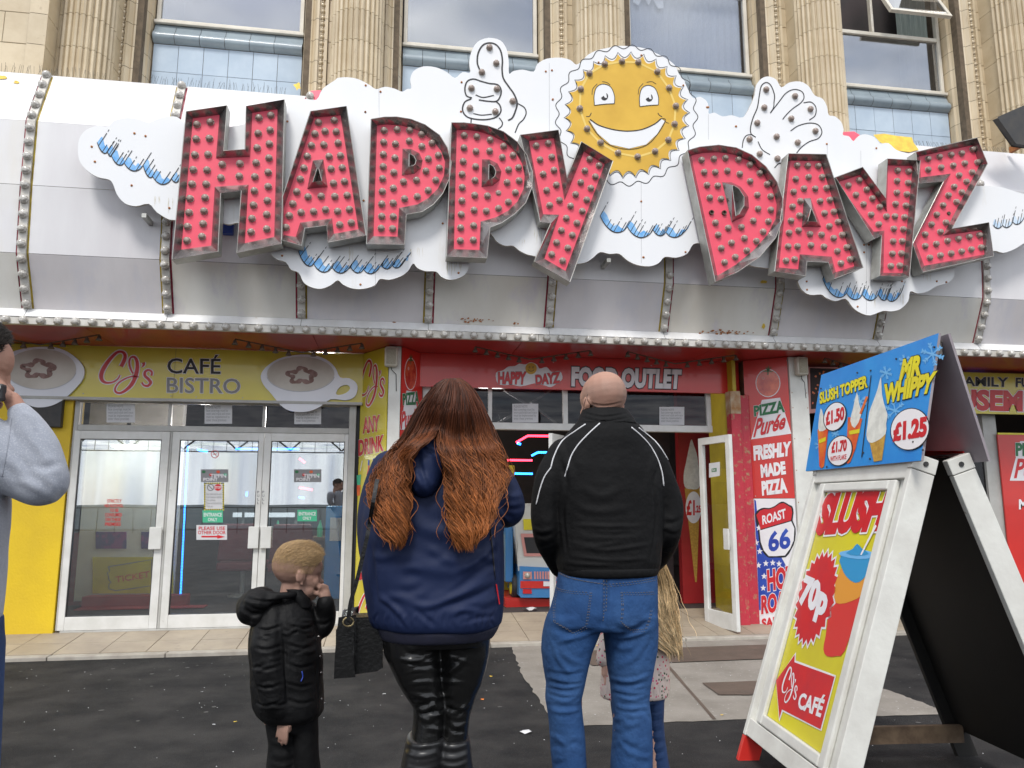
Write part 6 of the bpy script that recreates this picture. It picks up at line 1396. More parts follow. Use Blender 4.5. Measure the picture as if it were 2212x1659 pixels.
TSH([(1240, 440), (1247, 560), (1272, 660), (1285, 700), (1276, 760), (1272, 830), (1205, 882), (1158, 888), (1140, 838), (1150, 760), (1160, 680), (1190, 600), (1218, 520)], 'cream_ice', 'ice_cream', .0035, 2)
TSH([(1160, 880), (1276, 800), (1246, 1010), (1190, 1020)], 'cone', 'cone', .003)
for k, (pts, pc) in enumerate((([(828, 655), (845, 700), (858, 770), (862, 800), (818, 812), (812, 760)], [(806, 800), (880, 790), (858, 985), (850, 1050), (832, 1066), (818, 1050)]), ([(1075, 545), (1090, 620), (1105, 700), (1060, 790), (1030, 740), (1048, 660)], [(1014, 715), (1112, 725), (1065, 930), (1030, 1020), (1012, 1034), (998, 1020)]))):
    TSH(pc, 'orange_print', 'cup_print', .003); TSH(pts, 'cream_ice', 'ice_cream', .0035, 2)
    TSH([(pc[0][0] + 10, 870 - k * 60), (pc[1][0] - 16, 850 - k * 55), (pc[1][0] - 18, 878 - k * 55), (pc[0][0] + 12, 895 - k * 60)], 'print_yellow', 'band_print', .0042)
TSH([(1092, 690), (1106, 696), (1152, 578), (1138, 572)], 'orange_print', 'chocolate_flake', .0038)
mb = MB()
for p in ((830, 520), (1078, 412), (1170, 398), (1345, 318), (1605, 238), (1655, 200), (1165, 1000), (1528, 940), (870, 1055), (1462, 885), (1120, 958)):
    q = SPn.c('M3', p); mb.plate(SPn, [q + d_ * .005 * math.cos(a) + s2 * .005 * math.sin(a) for a in [j * .785 for j in range(8)]], .007, .005)
tag(mb.build('screw_heads', M['dark_metal'], ts), kind='stuff')
# ================================================================== people
def skinlike(name, c, c2, attr=None, rough=.55):
    m = mat(name, c, rough, c2, 9, 4, attr=attr, spec=.35, lo=.45, hi=1.2, bump=.12, bscale=160)
    return m
SK = dict(skin=((.36, .20, .145), (.32, .15, .11)), skin_kid=((.62, .38, .295), (.56, .29, .22)))
for _k, (_a, _b) in SK.items(): M[_k] = skinlike(_k, _a, _b, 'tint')
M['navy_cloth'] = mat('navy_cloth', (.005, .010, .038), .62, (.008, .016, .054), 2, 5, spec=.22, bump=.35, bscale=9)
M['black_cloth'] = mat('black_cloth', (.0045, .0045, .005), .75, (.0075, .0075, .008), 3, 5, spec=.16, bump=.5, bscale=30)
M['puffer'] = mat('puffer', (.004, .004, .0045), .6, (.006, .006, .0065), 5, 5, spec=.2, bump=.4, bscale=40)
M['rib'] = mat('rib', (.006, .007, .02), .8, (.009, .01, .028), 40, 2)
M['leather'] = mat('leather', (.005, .005, .005), .26, (.008, .008, .008), 8, 5, spec=.5, bump=.12, bscale=90)
M['boot'] = mat('boot', (.008, .008, .009), .35, (.014, .014, .015), 8, 5, spec=.5)
M['denim'] = mat('denim', (.020, .060, .165), .9, (.045, .105, .24), 3.2, 8, lo=.38, hi=.75, col3=(.014, .038, .11), scale3=7, lo3=.5, hi3=.85, bump=.6, bscale=30, spec=.15)
M['denim_dark'] = mat('denim_dark', (.008, .028, .095), .75, (.016, .05, .15), 7, 5, bump=.3, bscale=400)
M['stitch'] = mat('stitch', (.075, .10, .15), .8, (.13, .10, .08), 30)
M['piping'] = mat('piping', (.62, .62, .64), .6)
M['grey_knit'] = mat('grey_knit', (.30, .32, .37), .9, (.25, .27, .32), 4, 5, col3=(.38, .4, .45), scale3=260, lo3=.5, hi3=.7, bump=.3, bscale=500, sheen=.3)
M['hair_auburn'] = mat('hair_auburn', (.085, .028, .010), .5, attr='tint', spec=.28); M['hair_blond'] = mat('hair_blond', (.4, .25, .1), .42, attr='tint', spec=.5)
M['hair_under'] = mat('hair_under', (.022, .008, .004), .6, (.04, .014, .006), 60, 3, stretch=(6, 6, .4)); M['hair_under_blond'] = mat('hair_under_blond', (.2, .12, .05), .6, (.3, .19, .08), 60, 3, stretch=(6, 6, .4))
M['scalp_kid'] = mat('scalp_kid', (.42, .255, .14), .65, (.35, .20, .11), 60, 4); M['hair_kid'] = mat('hair_kid', (.30, .18, .08), .5, attr='tint'); M['hair_dark'] = mat('hair_dark', (.02, .014, .011), .5, attr='tint')
M['eye_dark'] = mat('eye_dark', (.12, .07, .055), .3); M['shoe'] = mat('shoe', (.02, .02, .022), .5)
M['floral'] = mat('floral', (.62, .52, .47), .7, (.56, .46, .42), 6)
_nt = M['floral'].node_tree; _v = _nt.nodes.new('ShaderNodeTexVoronoi'); _v.inputs['Scale'].default_value = 62; _g = _nt.nodes.new('ShaderNodeNewGeometry'); _nt.links.new(_g.outputs['Position'], _v.inputs['Vector'])
_r = _nt.nodes.new('ShaderNodeValToRGB'); _r.color_ramp.elements[0].position = .26; _r.color_ramp.elements[0].color = (1, 1, 1, 1); _r.color_ramp.elements[1].position = .32; _r.color_ramp.elements[1].color = (0, 0, 0, 1)
_nt.links.new(_v.outputs['Distance'], _r.inputs[0]); _c = _nt.nodes.new('ShaderNodeValToRGB'); _c.color_ramp.interpolation = 'CONSTANT'; _c.color_ramp.elements[0].color = (.5, .02, .07, 1); _c.color_ramp.elements[1].position = .45; _c.color_ramp.elements[1].color = (.03, .07, .03, 1); _e = _c.color_ramp.elements.new(.7); _e.color = (.55, .1, .2, 1)
_s = _nt.nodes.new('ShaderNodeSeparateColor'); _nt.links.new(_v.outputs['Color'], _s.inputs[0]); _nt.links.new(_s.outputs[0], _c.inputs[0])
_x = _nt.nodes.new('ShaderNodeMix'); _x.data_type = 'RGBA'; _p = _nt.nodes['Principled BSDF']; _old = _p.inputs['Base Color'].links[0].from_socket
_nt.links.new(_r.outputs[0], _x.inputs['Factor']); _nt.links.new(_old, _x.inputs[6]); _nt.links.new(_c.outputs[0], _x.inputs[7]); _nt.links.new(_x.outputs[2], _p.inputs['Base Color'])

def W(x, y, Y): return PY(Y).at(x, y)
PXM = lambda Y: Y * 1.02 / 1652
def sph(mb, c, r, ax=None, n=14, m=9):
    r = (r, r, r) if not isinstance(r, (tuple, list)) else r; ax = ax or (Vector((1, 0, 0)), Vector((0, 1, 0)), Vector((0, 0, 1))); c = Vector(c); vs = []
    for i in range(m + 1):
        t = math.pi * i / m
        for k in range(n):
            a = 2 * math.pi * k / n; vs.append(c + ax[0] * (r[0] * math.sin(t) * math.cos(a)) + ax[1] * (r[1] * math.sin(t) * math.sin(a)) + ax[2] * (r[2] * math.cos(t)))
    mb.add(vs, [(i * n + k, (i + 1) * n + k, (i + 1) * n + (k + 1) % n, i * n + (k + 1) % n) for i in range(m) for k in range(n)])
def limb(mb, pts, Y0, n=16):           # (x, y, r_px, dY) in picture px at depth Y0+dY
    P = [W(p[0], p[1], Y0 + (p[3] if len(p) > 3 else 0)) for p in pts]; rr = [p[2] * PXM(Y0) for p in pts]
    Q = smooth_open(P, 4); R_ = []
    for i in range(len(Q)):
        t = i / 4; k = min(int(t), len(rr) - 2); R_.append(rr[k] + (rr[k + 1] - rr[k]) * (t - k))
    mb.tube(Q, R_, n); sph(mb, Q[0], R_[0]); sph(mb, Q[-1], R_[-1]); return P
def rows(mb, R_, Y0, grow=0.0, n=36, ex=2.3, zmin=None):     # (y, xl, xr, thick_m[, dY])
    vs = []
    rw = []
    for i in range(len(R_) - 1):
        for k in range(3):
            t = k / 3; rw.append([R_[i][j] + (R_[i + 1][j] - R_[i][j]) * t for j in range(4)] + [(R_[i][4] if len(R_[i]) > 4 else 0) * (1 - t) + (R_[i + 1][4] if len(R_[i + 1]) > 4 else 0) * t])
    rw.append(list(R_[-1][:4]) + [R_[-1][4] if len(R_[-1]) > 4 else 0])
    for y, xl, xr, th, dY in rw:
        Y = Y0 + dY; a, b_ = W(xl, y, Y), W(xr, y, Y); c = (a + b_) / 2; rx = (b_ - a).length / 2 + grow; ry = th / 2 + grow
        z = max(c.z, zmin) if zmin is not None else c.z
        for k in range(n):
            an = 2 * math.pi * k / n; co, si = math.cos(an), math.sin(an)
            vs.append((c.x + rx * math.copysign(abs(co) ** (2 / ex), co), c.y + ry * math.copysign(abs(si) ** (2 / ex), si), z))
    m = len(rw)
    mb.add(vs, [(i * n + k, i * n + (k + 1) % n, (i + 1) * n + (k + 1) % n, (i + 1) * n + k) for i in range(m - 1) for k in range(n)] + [tuple(range(n)), tuple(range(m * n - 1, (m - 1) * n - 1, -1))])
def remesh(mb, vox, sm=6, fac=.5):
    me = mb.mesh('tmp', []); bm = bmesh.new(); bm.from_mesh(me); bmesh.ops.recalc_face_normals(bm, faces=bm.faces); bm.to_mesh(me); bm.free()
    o = bpy.data.objects.new('tmp', me); COL.objects.link(o)
    r_ = o.modifiers.new('r', 'REMESH'); r_.mode = 'VOXEL'; r_.voxel_size = vox
    s_ = o.modifiers.new('s', 'SMOOTH'); s_.iterations = sm; s_.factor = fac
    dg = bpy.context.evaluated_depsgraph_get(); dg.update(); ev = o.evaluated_get(dg); em = ev.to_mesh()
    v = np.empty(len(em.vertices) * 3); em.vertices.foreach_get('co', v); v = v.reshape(-1, 3)
    nn = np.empty(len(em.vertices) * 3); em.vertices.foreach_get('normal', nn); nn = nn.reshape(-1, 3); f = [tuple(p.vertices) for p in em.polygons]
    ev.to_mesh_clear(); bpy.data.objects.remove(o); bpy.data.meshes.remove(me)
    return v, nn, f
def bvh(v, f): return BVHTree.FromPolygons([tuple(p) for p in v], f)
def hit(tree, x, y, off=0.0):
    d = ray(x, y).normalized(); h = tree.ray_cast(CAM, d)
    return None if h[0] is None else h[0] - d * off
def folds(v, nn, f, lst, noise_a=0.0, noise_s=(6, 6, 6), seed=0.):
    tree = bvh(v, f); disp = np.zeros(len(v))
    for pts, w_, amp in lst:
        q = [hit(tree, *p) for p in smooth_open([Vector((*p, 0)) for p in pts], 4) for p in [(p.x, p.y)]]; q = [np.array(p) for p in q if p is not None]
        if len(q) < 2: continue
        L_ = len(q) - 1; best = np.full(len(v), 9.); tt = np.zeros(len(v))
        lo = np.min(q, axis=0) - 3 * w_; hi = np.max(q, axis=0) + 3 * w_; idx = np.where(((v > lo) & (v < hi)).all(axis=1))[0]; vv = v[idx]
        b_ = np.full(len(idx), 9.); t_ = np.zeros(len(idx))
        for i in range(L_):
            a, c = q[i], q[i + 1]; ab_ = c - a; u = np.clip(((vv - a) @ ab_) / (ab_ @ ab_ + 1e-12), 0, 1); dd_ = np.linalg.norm(vv - (a + u[:, None] * ab_), axis=1); k = dd_ < b_; b_[k] = dd_[k]; t_[k] = (i + u[k]) / L_
        amp *= .62
        disp[idx] += amp * np.exp(-(b_ / w_) ** 2) * np.sin(np.pi * np.clip(t_, .02, .98)) ** .6
        disp[idx] -= amp * .45 * np.exp(-((b_ - 1.7 * w_) / w_) ** 2) * np.sin(np.pi * np.clip(t_, .02, .98)) ** .6
    if noise_a:
        s_ = noise_s
        disp += noise_a * np.array([noise.noise(Vector((p[0] * s_[0] + seed, p[1] * s_[1], p[2] * s_[2]))) for p in v])
    return v + nn * disp[:, None]
def body(v, f, m_, parent, fn=None):
    o = cloth('body', v, f, m_, parent); me = o.data; C = np.tile(np.array([*SK[m_][0], 1.0]), (len(v), 1))
    if fn is not None:
        k, hc_ = fn(v); C[:, :3] = C[:, :3] * (1 - k[:, None]) + np.array(hc_) * k[:, None]
    me.color_attributes.new('tint', 'FLOAT_COLOR', 'POINT').data.foreach_set('color', C.ravel()); return o
def hl(P, ax, H, v):
    c0 = np.array(P(0, 0, 0)); d = (v - c0) / H; return d @ np.array(ax[0]), d @ np.array(ax[1]), d @ np.array(ax[2])
def ss(x, a, b_): t = np.clip((x - a) / (b_ - a), 0, 1); return t * t * (3 - 2 * t)
def cloth(name, v, f, m_, parent, smooth=True):
    me = bpy.data.meshes.new(name); org = np.array(wloc(parent)); me.from_pydata([tuple(p) for p in (v - org)], [], f)
    me.polygons.foreach_set('use_smooth', [True] * len(f))
    for m in (m_ if isinstance(m_, list) else [m_]): me.materials.append(M[m])
    me.update(); return link(name, me, parent)
def head(mb, c, H, fwd, up=(0, 0, 1), neck_r=.22, kid=False):
    """c: chin-level centre; returns frame function"""
    fw_ = Vector(fwd).normalized(); u_ = Vector(up); u_ = (u_ - fw_ * u_.dot(fw_)).normalized(); r_ = fw_.cross(u_)
    ax = (r_, fw_, u_); c = Vector(c)
    P = lambda a, b_, d: c + (r_ * a + fw_ * b_ + u_ * d) * H
    E_ = lambda p, r3: sph(mb, P(*p), tuple(x * H for x in r3), ax, 18, 12)
    E_((0, -.07, .63), (.335, .42, .37)); E_((0, .09, .42), (.275, .29, .36)); E_((0, .06, .60), (.30, .34, .30))
    E_((0, .22, .12), (.13, .15, .11)); E_((.13, .10, .20), (.14, .2, .14)); E_((-.13, .10, .20), (.14, .2, .14)); E_((.15, .24, .36), (.10, .10, .12)); E_((-.15, .24, .36), (.10, .10, .12))
    E_((0, .375, .36), (.055, .085, .055)); E_((0, .345, .43), (.038, .06, .11)); E_((0, .345, .20), (.085, .055, .032)); E_((0, .335, .165), (.07, .055, .03)); E_((0, .30, .545), (.2, .075, .045))
    for s_ in (-1, 1):
        E_((s_ * .335, -.02, .44), (.026, .085, .115)); E_((s_ * .372, -.05, .47), (.020, .07, .10)); E_((s_ * .35, -.06, .44), (.03, .03, .05)); E_((s_ * .345, .01, .34), (.022, .035, .04)); E_((s_ * .055, .34, .345), (.03, .045, .03))
    mb.tube([P(0, -.10, .35), P(0, -.11, .1), P(0, -.06, -.25)], [neck_r * H * .95, neck_r * H * .95, neck_r * H * 1.05], 16)
    sph(mb, P(0, -.06, -.25), neck_r * H * 1.05)
    return P, ax
def eyes(t, P, ax, H, lids='skin'):
    for s_ in (-1, 1):
        mb = MB(); mb.smooth = True; sph(mb, P(s_ * .125, .278, .455), .05 * H, ax, 12, 8); mb.build('eye', M['eye_dark'], t)
def hand(mb, w0, f, s, n, L_, curl=(.3, .4, .3), side=1, spread=.05, thumb=.5):
    f, s, n = Vector(f).normalized(), Vector(s).normalized(), Vector(n).normalized(); w0 = Vector(w0)
    ax = (s, f, n); sph(mb, w0 + f * L_ * .27, (L_ * .21, L_ * .29, L_ * .085), ax); sph(mb, w0 + f * L_ * .05, (L_ * .14, L_ * .14, L_ * .10), ax); sph(mb, w0 + f * L_ * .38, (L_ * .215, L_ * .14, L_ * .075), ax)
    for i, (o, ln) in enumerate(((.165, .44), (.055, .49), (-.055, .46), (-.16, .36))):
        p = w0 + f * L_ * (.44 - abs(o) * .15) + s * L_ * o; a = 0; q = [p - f * L_ * .08, p]; r0 = L_ * (.056 if i < 3 else .048)
        for j, (fr, cu) in enumerate(zip((.45, .32, .23), curl)):
            a += cu * (1 + .12 * (i - 1)); dr = f * math.cos(a) + n * math.sin(a) + s * (o * spread * 6 * (1 - j * .3)); q.append(q[-1] + dr.normalized() * L_ * ln * fr)
        mb.tube(q, [r0 * .95, r0, r0 * .93, r0 * .84, r0 * .7], 10); sph(mb, q[-1], r0 * .7, None, 10, 6)
        for z in (1, 2, 3): sph(mb, q[z], r0 * (1.04 - .09 * z), None, 8, 6)
    p = w0 + f * L_ * .10 + s * L_ * .12; q = [p, p + (f * .5 + s * .6 + n * thumb * .5).normalized() * L_ * .2, p + (f * .75 + s * .5 + n * thumb).normalized() * L_ * .34, p + (f * .95 + s * .28 + n * thumb * 1.2).normalized() * L_ * .46]
    mb.tube(q, [L_ * .08, L_ * .075, L_ * .062, L_ * .05], 10); sph(mb, q[-1], L_ * .05); sph(mb, q[1], L_ * .077)
def seam_line(tree, pts, r_, m_, parent, name, dash=0, off=.001):
    q = [hit(tree, p.x, p.y, off) for p in smooth_open([Vector((*p, 0)) for p in pts], 6)]; q = [p for p in q if p is not None]
    if len(q) < 2: return
    mb = MB(); mb.smooth = True
    if dash:
        L_ = sum((q[i + 1] - q[i]).length for i in range(len(q) - 1)); n = int(L_ / dash); P_ = []
        acc = 0; k = 0; out_ = []
        for i in range(len(q) - 1):
            d = (q[i + 1] - q[i]).length; m = max(1, int(d / (dash / 2)))
            for j in range(m): out_.append(q[i].lerp(q[i + 1], j / m))
        for i in range(0, len(out_) - 1, 2): mb.tube([out_[i], out_[i + 1]], r_, 4)
        tag(mb.build(name, M[m_], parent), kind='stuff')
    else: mb.tube(q, r_, 5); mb.build(name, M[m_], parent)
def strands(name, paths, m_, parent, rad, cols, n=3):
    P = np.array(paths, float); S_n, K = P.shape[:2]                  # (strands, points, 3)
    t = np.gradient(P, axis=1); t /= np.linalg.norm(t, axis=2, keepdims=True) + 1e-9
    a = np.cross(t, np.array([0.21, 1.0, .13])); a /= np.linalg.norm(a, axis=2, keepdims=True) + 1e-9; b_ = np.cross(t, a)
    prof = np.array([1.0] * K); prof[-1] = .15; prof[-2] = .6
    rr = (rad * prof)[None, :, None] if np.isscalar(rad) else (np.array(rad)[:, None] * prof[None])[:, :, None]
    V = np.stack([P + (a * math.cos(2 * math.pi * k / n) + b_ * math.sin(2 * math.pi * k / n)) * rr for k in range(n)], axis=2)  # S,K,n,3
    org = np.array(wloc(parent)); V = V.reshape(-1, 3) - org
    s_, i_, k_ = np.meshgrid(np.arange(S_n), np.arange(K - 1), np.arange(n), indexing='ij'); base = (s_ * K + i_) * n
    F_ = np.stack([base + k_, base + (k_ + 1) % n, base + n + (k_ + 1) % n, base + n + k_], axis=-1).reshape(-1, 4)
    me = bpy.data.meshes.new(name); me.vertices.add(len(V)); me.vertices.foreach_set('co', V.ravel()); me.loops.add(F_.size); me.loops.foreach_set('vertex_index', F_.ravel().astype(np.int32))
    me.polygons.add(len(F_)); me.polygons.foreach_set('loop_start', np.arange(0, F_.size, 4, dtype=np.int32)); me.polygons.foreach_set('loop_total', np.full(len(F_), 4, dtype=np.int32)); me.polygons.foreach_set('use_smooth', np.ones(len(F_), bool))
    me.update(calc_edges=True)
    at = me.color_attributes.new('tint', 'FLOAT_COLOR', 'POINT'); C = np.repeat(np.array(cols, float).reshape(S_n, K, 1, 3), n, axis=2).reshape(-1, 3); at.data.foreach_set('color', np.concatenate([C, np.ones((len(C), 1))], 1).ravel())
    me.materials.append(M[m_]); return link(name, me, parent)
rng = np.random.default_rng(5)
def scalp_hair(name, tree, P, ax, H, region, count, length, m_, parent, base, comb=(0, .3, 0), r_=.0007, jitter=.4, K=4):
    """short hair grown on the head; region(a,b,c) -> 0..1 length factor in head units"""
    ps, cs = [], []; c0 = P(0, -.05, .55)
    while len(ps) < count:
        d = Vector(rng.normal(size=3)).normalized()
        if d.dot(ax[2]) < -.5: continue
        h = tree.ray_cast(c0 + d * H * 1.2, -d)
        if h[0] is None: continue
        q = h[0] - c0; l_ = (q.dot(ax[0]) / H, q.dot(ax[1]) / H - .05, q.dot(ax[2]) / H + .55); k = region(*l_)
        if k <= .02 or rng.random() > .25 + k: continue
        cd = (ax[0] * comb[0] + ax[1] * comb[1] + ax[2] * comb[2]); g = (h[1] * .9 + cd * (1 if k > .3 else .3) + Vector(rng.normal(size=3)) * jitter * .5).normalized(); ln = length * k * rng.uniform(.7, 1.15); pts = []
        for j in range(K): t = j / (K - 1); pts.append(h[0] + g * ln * t + cd * ln * t * t * .7 - h[1] * ln * t * t * .35)
        ps.append([tuple(x) for x in pts]); s_ = rng.uniform(.65, 1.35); cs.append([tuple(x * s_ for x in base)] * K)
    return strands(name, ps, m_, parent, r_, cs)

# ------------------------------------------------------------------ bald man
Y0 = 2.8
man = thing('person', (W(1305, 1200, Y0).x, Y0, 0), 'bald man seen from behind in a black tracksuit top with white piping and blue jeans', 'person')
mh = .238; hc = W(1306, 940, Y0 + .0); hz = W(1306, 804, Y0).z; hc = Vector((hc.x, Y0, hz - mh)); hf = Vector((-.42, 1, -.12))
b = MB(); P_, ax_ = head(b, hc, mh, hf, (-.02, .05, 1), .25)
rows(b, [(905, 1266, 1348, .11), (950, 1235, 1385, .13), (1010, 1206, 1408, .18), (1120, 1212, 1418, .2), (1235, 1214, 1410, .2), (1330, 1192, 1410, .22)], Y0)
for xs_ in ([(1330, 1185, 1295, .19), (1470, 1190, 1255, .14), (1700, 1200, 1256, .12), (1880, 1212, 1246, .09)], [(1330, 1306, 1410, .19), (1470, 1325, 1394, .14), (1700, 1330, 1394, .12), (1880, 1342, 1378, .09)]): rows(b, xs_, Y0, 0, 20)
armL = [(1228, 990, 24), (1194, 1040, 23), (1178, 1100, 20), (1180, 1150, 20), (1198, 1200, 16, .09), (1212, 1235, 13, .17), (1222, 1225, 11, .26)]
armR = [(1394, 990, 24), (1426, 1040, 24), (1446, 1100, 21), (1444, 1150, 19), (1428, 1195, 16, .10), (1408, 1225, 13, .19), (1396, 1215, 11, .28)]
limb(b, armL, Y0); limb(b, armR, Y0)
for p, sd in (((1224, 1222), 1), ((1394, 1213), -1)): hand(b, W(*p, Y0 + .27), (sd * .35, .75, .35), (0, -.2, 1), (sd * .6, -.2, .1), .17, (.5, .6, .4))
v, n_, f = remesh(b, .0048, 3, .5)
v = folds(v, n_, f, [([(1276, 872), (1308, 876), (1348, 868)], .004, -.006), ([(1280, 881), (1310, 885), (1346, 879)], .004, -.005)], .0012, (30, 30, 30))
def t_man(v):
    a, b_, c = hl(P_, ax_, mh, v); k = ss(c, .30, .5) * (1 - ss(c, .66, .86)) * (1 - ss(b_, -.02, .22)) * (np.abs(a) < .336); return k * .34, (.14, .11, .095)
body(v, f, 'skin', man, t_man); tr_body = bvh(v, f)
b = MB()
rows(b, [(886, 1264, 1350, .125, .0), (898, 1256, 1360, .15, -.005), (912, 1247, 1373, .18, -.008), (928, 1232, 1388, .205, -.008), (948, 1214, 1398, .225, -.004), (975, 1198, 1414, .235), (1010, 1190, 1425, .25), (1060, 1190, 1432, .255), (1120, 1199, 1430, .255), (1180, 1203, 1427, .265), (1212, 1202, 1424, .27), (1226, 1204, 1421, .262), (1236, 1208, 1417, .25)], Y0, ex=2.15)
limb(b, [(1219, 980, 36), (1190, 1035, 35), (1176, 1095, 32), (1180, 1150, 29), (1194, 1195, 25, .08), (1208, 1228, 20, .15)], Y0); limb(b, [(1398, 980, 36), (1424, 1035, 35), (1446, 1095, 32), (1445, 1150, 29), (1430, 1193, 25, .10), (1410, 1222, 20, .18)], Y0)
v, n_, f = remesh(b, .006, 8, .6)
fl = [([(1222, 1060), (1216, 1110), (1220, 1160), (1226, 1200)], .008, -.010), ([(1412, 1050), (1416, 1110), (1412, 1160), (1406, 1205)], .008, -.010), ([(1210, 1000), (1222, 1030), (1224, 1060)], .009, -.007), ([(1425, 1000), (1415, 1030), (1411, 1058)], .009, -.007)]
rn = random.Random(12)
for y in (1134, 1150, 1171, 1180, 1203, 1214): 
    x0 = rn.uniform(1215, 1260); x1 = rn.uniform(1340, 1415); s_ = rn.uniform(-10, 10); fl.append(([(x0, y), ((x0 + x1) / 2, y + rn.uniform(2, 9)), (x1, y + s_ * .6)], .007, rn.choice([.007, .006, -.005])))
for p in ([(1205, 960), (1230, 1010), (1238, 1060)], [(1430, 960), (1405, 1010), (1398, 1065)], [(1240, 1090), (1290, 1105), (1360, 1096)], [(1250, 1050), (1300, 1072), (1350, 1050)]): fl.append((p, .013, .005))
for i in range(6):
    y = rn.uniform(1080, 1190); a_ = rn.uniform(-16, 16); fl.append(([(1150, y), (1172, y + 6 + a_ / 2), (1196, y + a_)], .008, rn.choice([.005, -.005]))); y = rn.uniform(1080, 1190); fl.append(([(1432, y + a_), (1455, y + 8), (1478, y)], .008, rn.choice([.005, -.005])))
for y in (893, 902): fl.append(([(1268, y), (1308, y + 5), (1350, y)], .005, -.005))
v = folds(v, n_, f, fl, .006, (9, 9, 5)); jk = cloth('jacket', v, f, 'black_cloth', man); tj = bvh(v, f)
for p in ([(1265, 916), (1243, 931), (1214, 953), (1197, 985), (1190, 1010)], [(1296, 914), (1270, 938), (1248, 962), (1234, 985), (1226, 1010), (1220, 1030)], [(1364, 923), (1384, 940), (1404, 962), (1420, 990), (1430, 1020), (1434, 1050)], [(1380, 924), (1400, 940), (1420, 958), (1440, 988), (1456, 1020), (1466, 1042)], [(1190, 1010), (1176, 1030), (1166, 1058), (1158, 1090)]):
    seam_line(tj, p, .0026, 'piping', jk, 'piping')
b = MB(); rows(b, [(1222, 1208, 1418, .262), (1234, 1209, 1417, .262), (1244, 1212, 1413, .255)], Y0 + .001, .004); v, n_, f = remesh(b, .008, 3); cloth('waistband', v, f, 'black_cloth', man)
b = MB()
rows(b, [(1228, 1208, 1416, .235), (1260, 1202, 1418, .25), (1290, 1196, 1418, .275), (1320, 1187, 1418, .285), (1345, 1180, 1416, .27), (1356, 1190, 1408, .24)], Y0)
rows(b, [(1325, 1184, 1300, .25), (1345, 1178, 1299, .24), (1375, 1173, 1290, .22), (1405, 1171, 1276, .21), (1440, 1175, 1268, .195), (1477, 1182, 1262, .18), (1510, 1179, 1255, .175), (1552, 1185, 1258, .18), (1600, 1190, 1262, .18), (1659, 1194, 1266, .175), (1760, 1197, 1264, .17), (1876, 1190, 1272, .19)], Y0, 0, 24)
rows(b, [(1325, 1304, 1416, .25), (1345, 1304, 1417, .24), (1375, 1307, 1416, .22), (1405, 1311, 1414, .21), (1440, 1314, 1407, .195), (1477, 1320, 1400, .18), (1510, 1323, 1398, .175), (1552, 1327, 1405, .18), (1600, 1325, 1406, .18), (1659, 1322, 1406, .175), (1760, 1325, 1402, .17), (1876, 1318, 1410, .19)], Y0, 0, 24)
v, n_, f = remesh(b, .0062, 6, .55)
fl = [([(1309, 1245), (1309, 1300), (1304, 1350)], .010, -.016), ([(1186, 1352), (1230, 1368), (1280, 1362)], .012, -.010), ([(1320, 1350), (1360, 1362), (1412, 1340)], .012, -.010), ([(1200, 1390), (1240, 1376), (1285, 1366)], .009, .008), ([(1308, 1372), (1350, 1376), (1400, 1362)], .008, .007)]
for (xa, xb, ys) in ((1180, 1262, (1452, 1466, 1480, 1494, 1506, 1520, 1534)), (1318, 1402, (1462, 1476, 1490, 1502, 1514, 1530))):
    for y in ys: fl.append(([(xa, y + rn.uniform(-6, 6)), ((xa + xb) / 2, y + rn.uniform(3, 10)), (xb, y + rn.uniform(-8, 6))], .0065, rn.choice([.008, .007, -.007])))
for i in range(12):
    x = rn.choice([1200, 1225, 1245, 1340, 1360, 1385]); y = rn.uniform(1545, 1650); fl.append(([(x - 20, y), (x, y + rn.uniform(-14, 14)), (x + 22, y + rn.uniform(-8, 20))], .009, rn.choice([.006, -.005])))
for p in ([(1205, 1395), (1225, 1420), (1255, 1432)], [(1190, 1380), (1210, 1430), (1240, 1462)], [(1400, 1380), (1370, 1420), (1330, 1440)], [(1320, 1390), (1345, 1400), (1370, 1396)]): fl.append((p, .011, .006))
v = folds(v, n_, f, fl, .004, (10, 10, 8)); je = cloth('jeans', v, f, 'denim', man); tje = bvh(v, f)
C6 = lambda q: [D('M6', p) for p in q]
for k_ in (((535, 452), (560, 470), (640, 486), (765, 494)), ((765, 494), (752, 600), (735, 718)), ((735, 718), (690, 745), (650, 765)), ((650, 765), (590, 728), (522, 690)), ((522, 690), (520, 600), (535, 452)),
           ((968, 493), (1080, 496), (1190, 490)), ((968, 493), (975, 600), (968, 685)), ((968, 685), (1000, 715), (1040, 742)), ((1040, 742), (1080, 742), (1128, 738)), ((1128, 738), (1155, 670), (1168, 602)),
           ((548, 362), (620, 395), (720, 418), (862, 440)), ((866, 442), (1000, 430), (1110, 415), (1196, 398))):
    seam_line(tje, C6(k_), .0016, 'stitch', je, 'pocket_stitching', .009)
    k2 = [(x + 8, y + 14) for x, y in k_] if abs(k_[0][1] - k_[-1][1]) < 60 else [(x + 10, y) for x, y in k_]
    seam_line(tje, C6(k2), .0012, 'stitch', je, 'pocket_stitching', .009)
seam_line(tje, C6(((852, 352), (856, 500), (854, 640), (845, 700))), .0018, 'stitch', je, 'back_seam', .009); seam_line(tje, C6(((872, 352), (874, 500), (868, 640))), .0018, 'stitch', je, 'back_seam', .009)
b = MB()
for x0 in (1231, 1364):
    c = W(x0, 1876, Y0); b.box(c.x - .05, c.x + .05, Y0 - .09, Y0 + .17, 0.002, .03); sph(b, (c.x, Y0 - .03, .05), (.048, .07, .05)); sph(b, (c.x, Y0 + .09, .035), (.048, .1, .035))
v, n_, f = remesh(b, .007, 5); cloth('shoes', v, f, 'shoe', man)
tb_ = tr_body
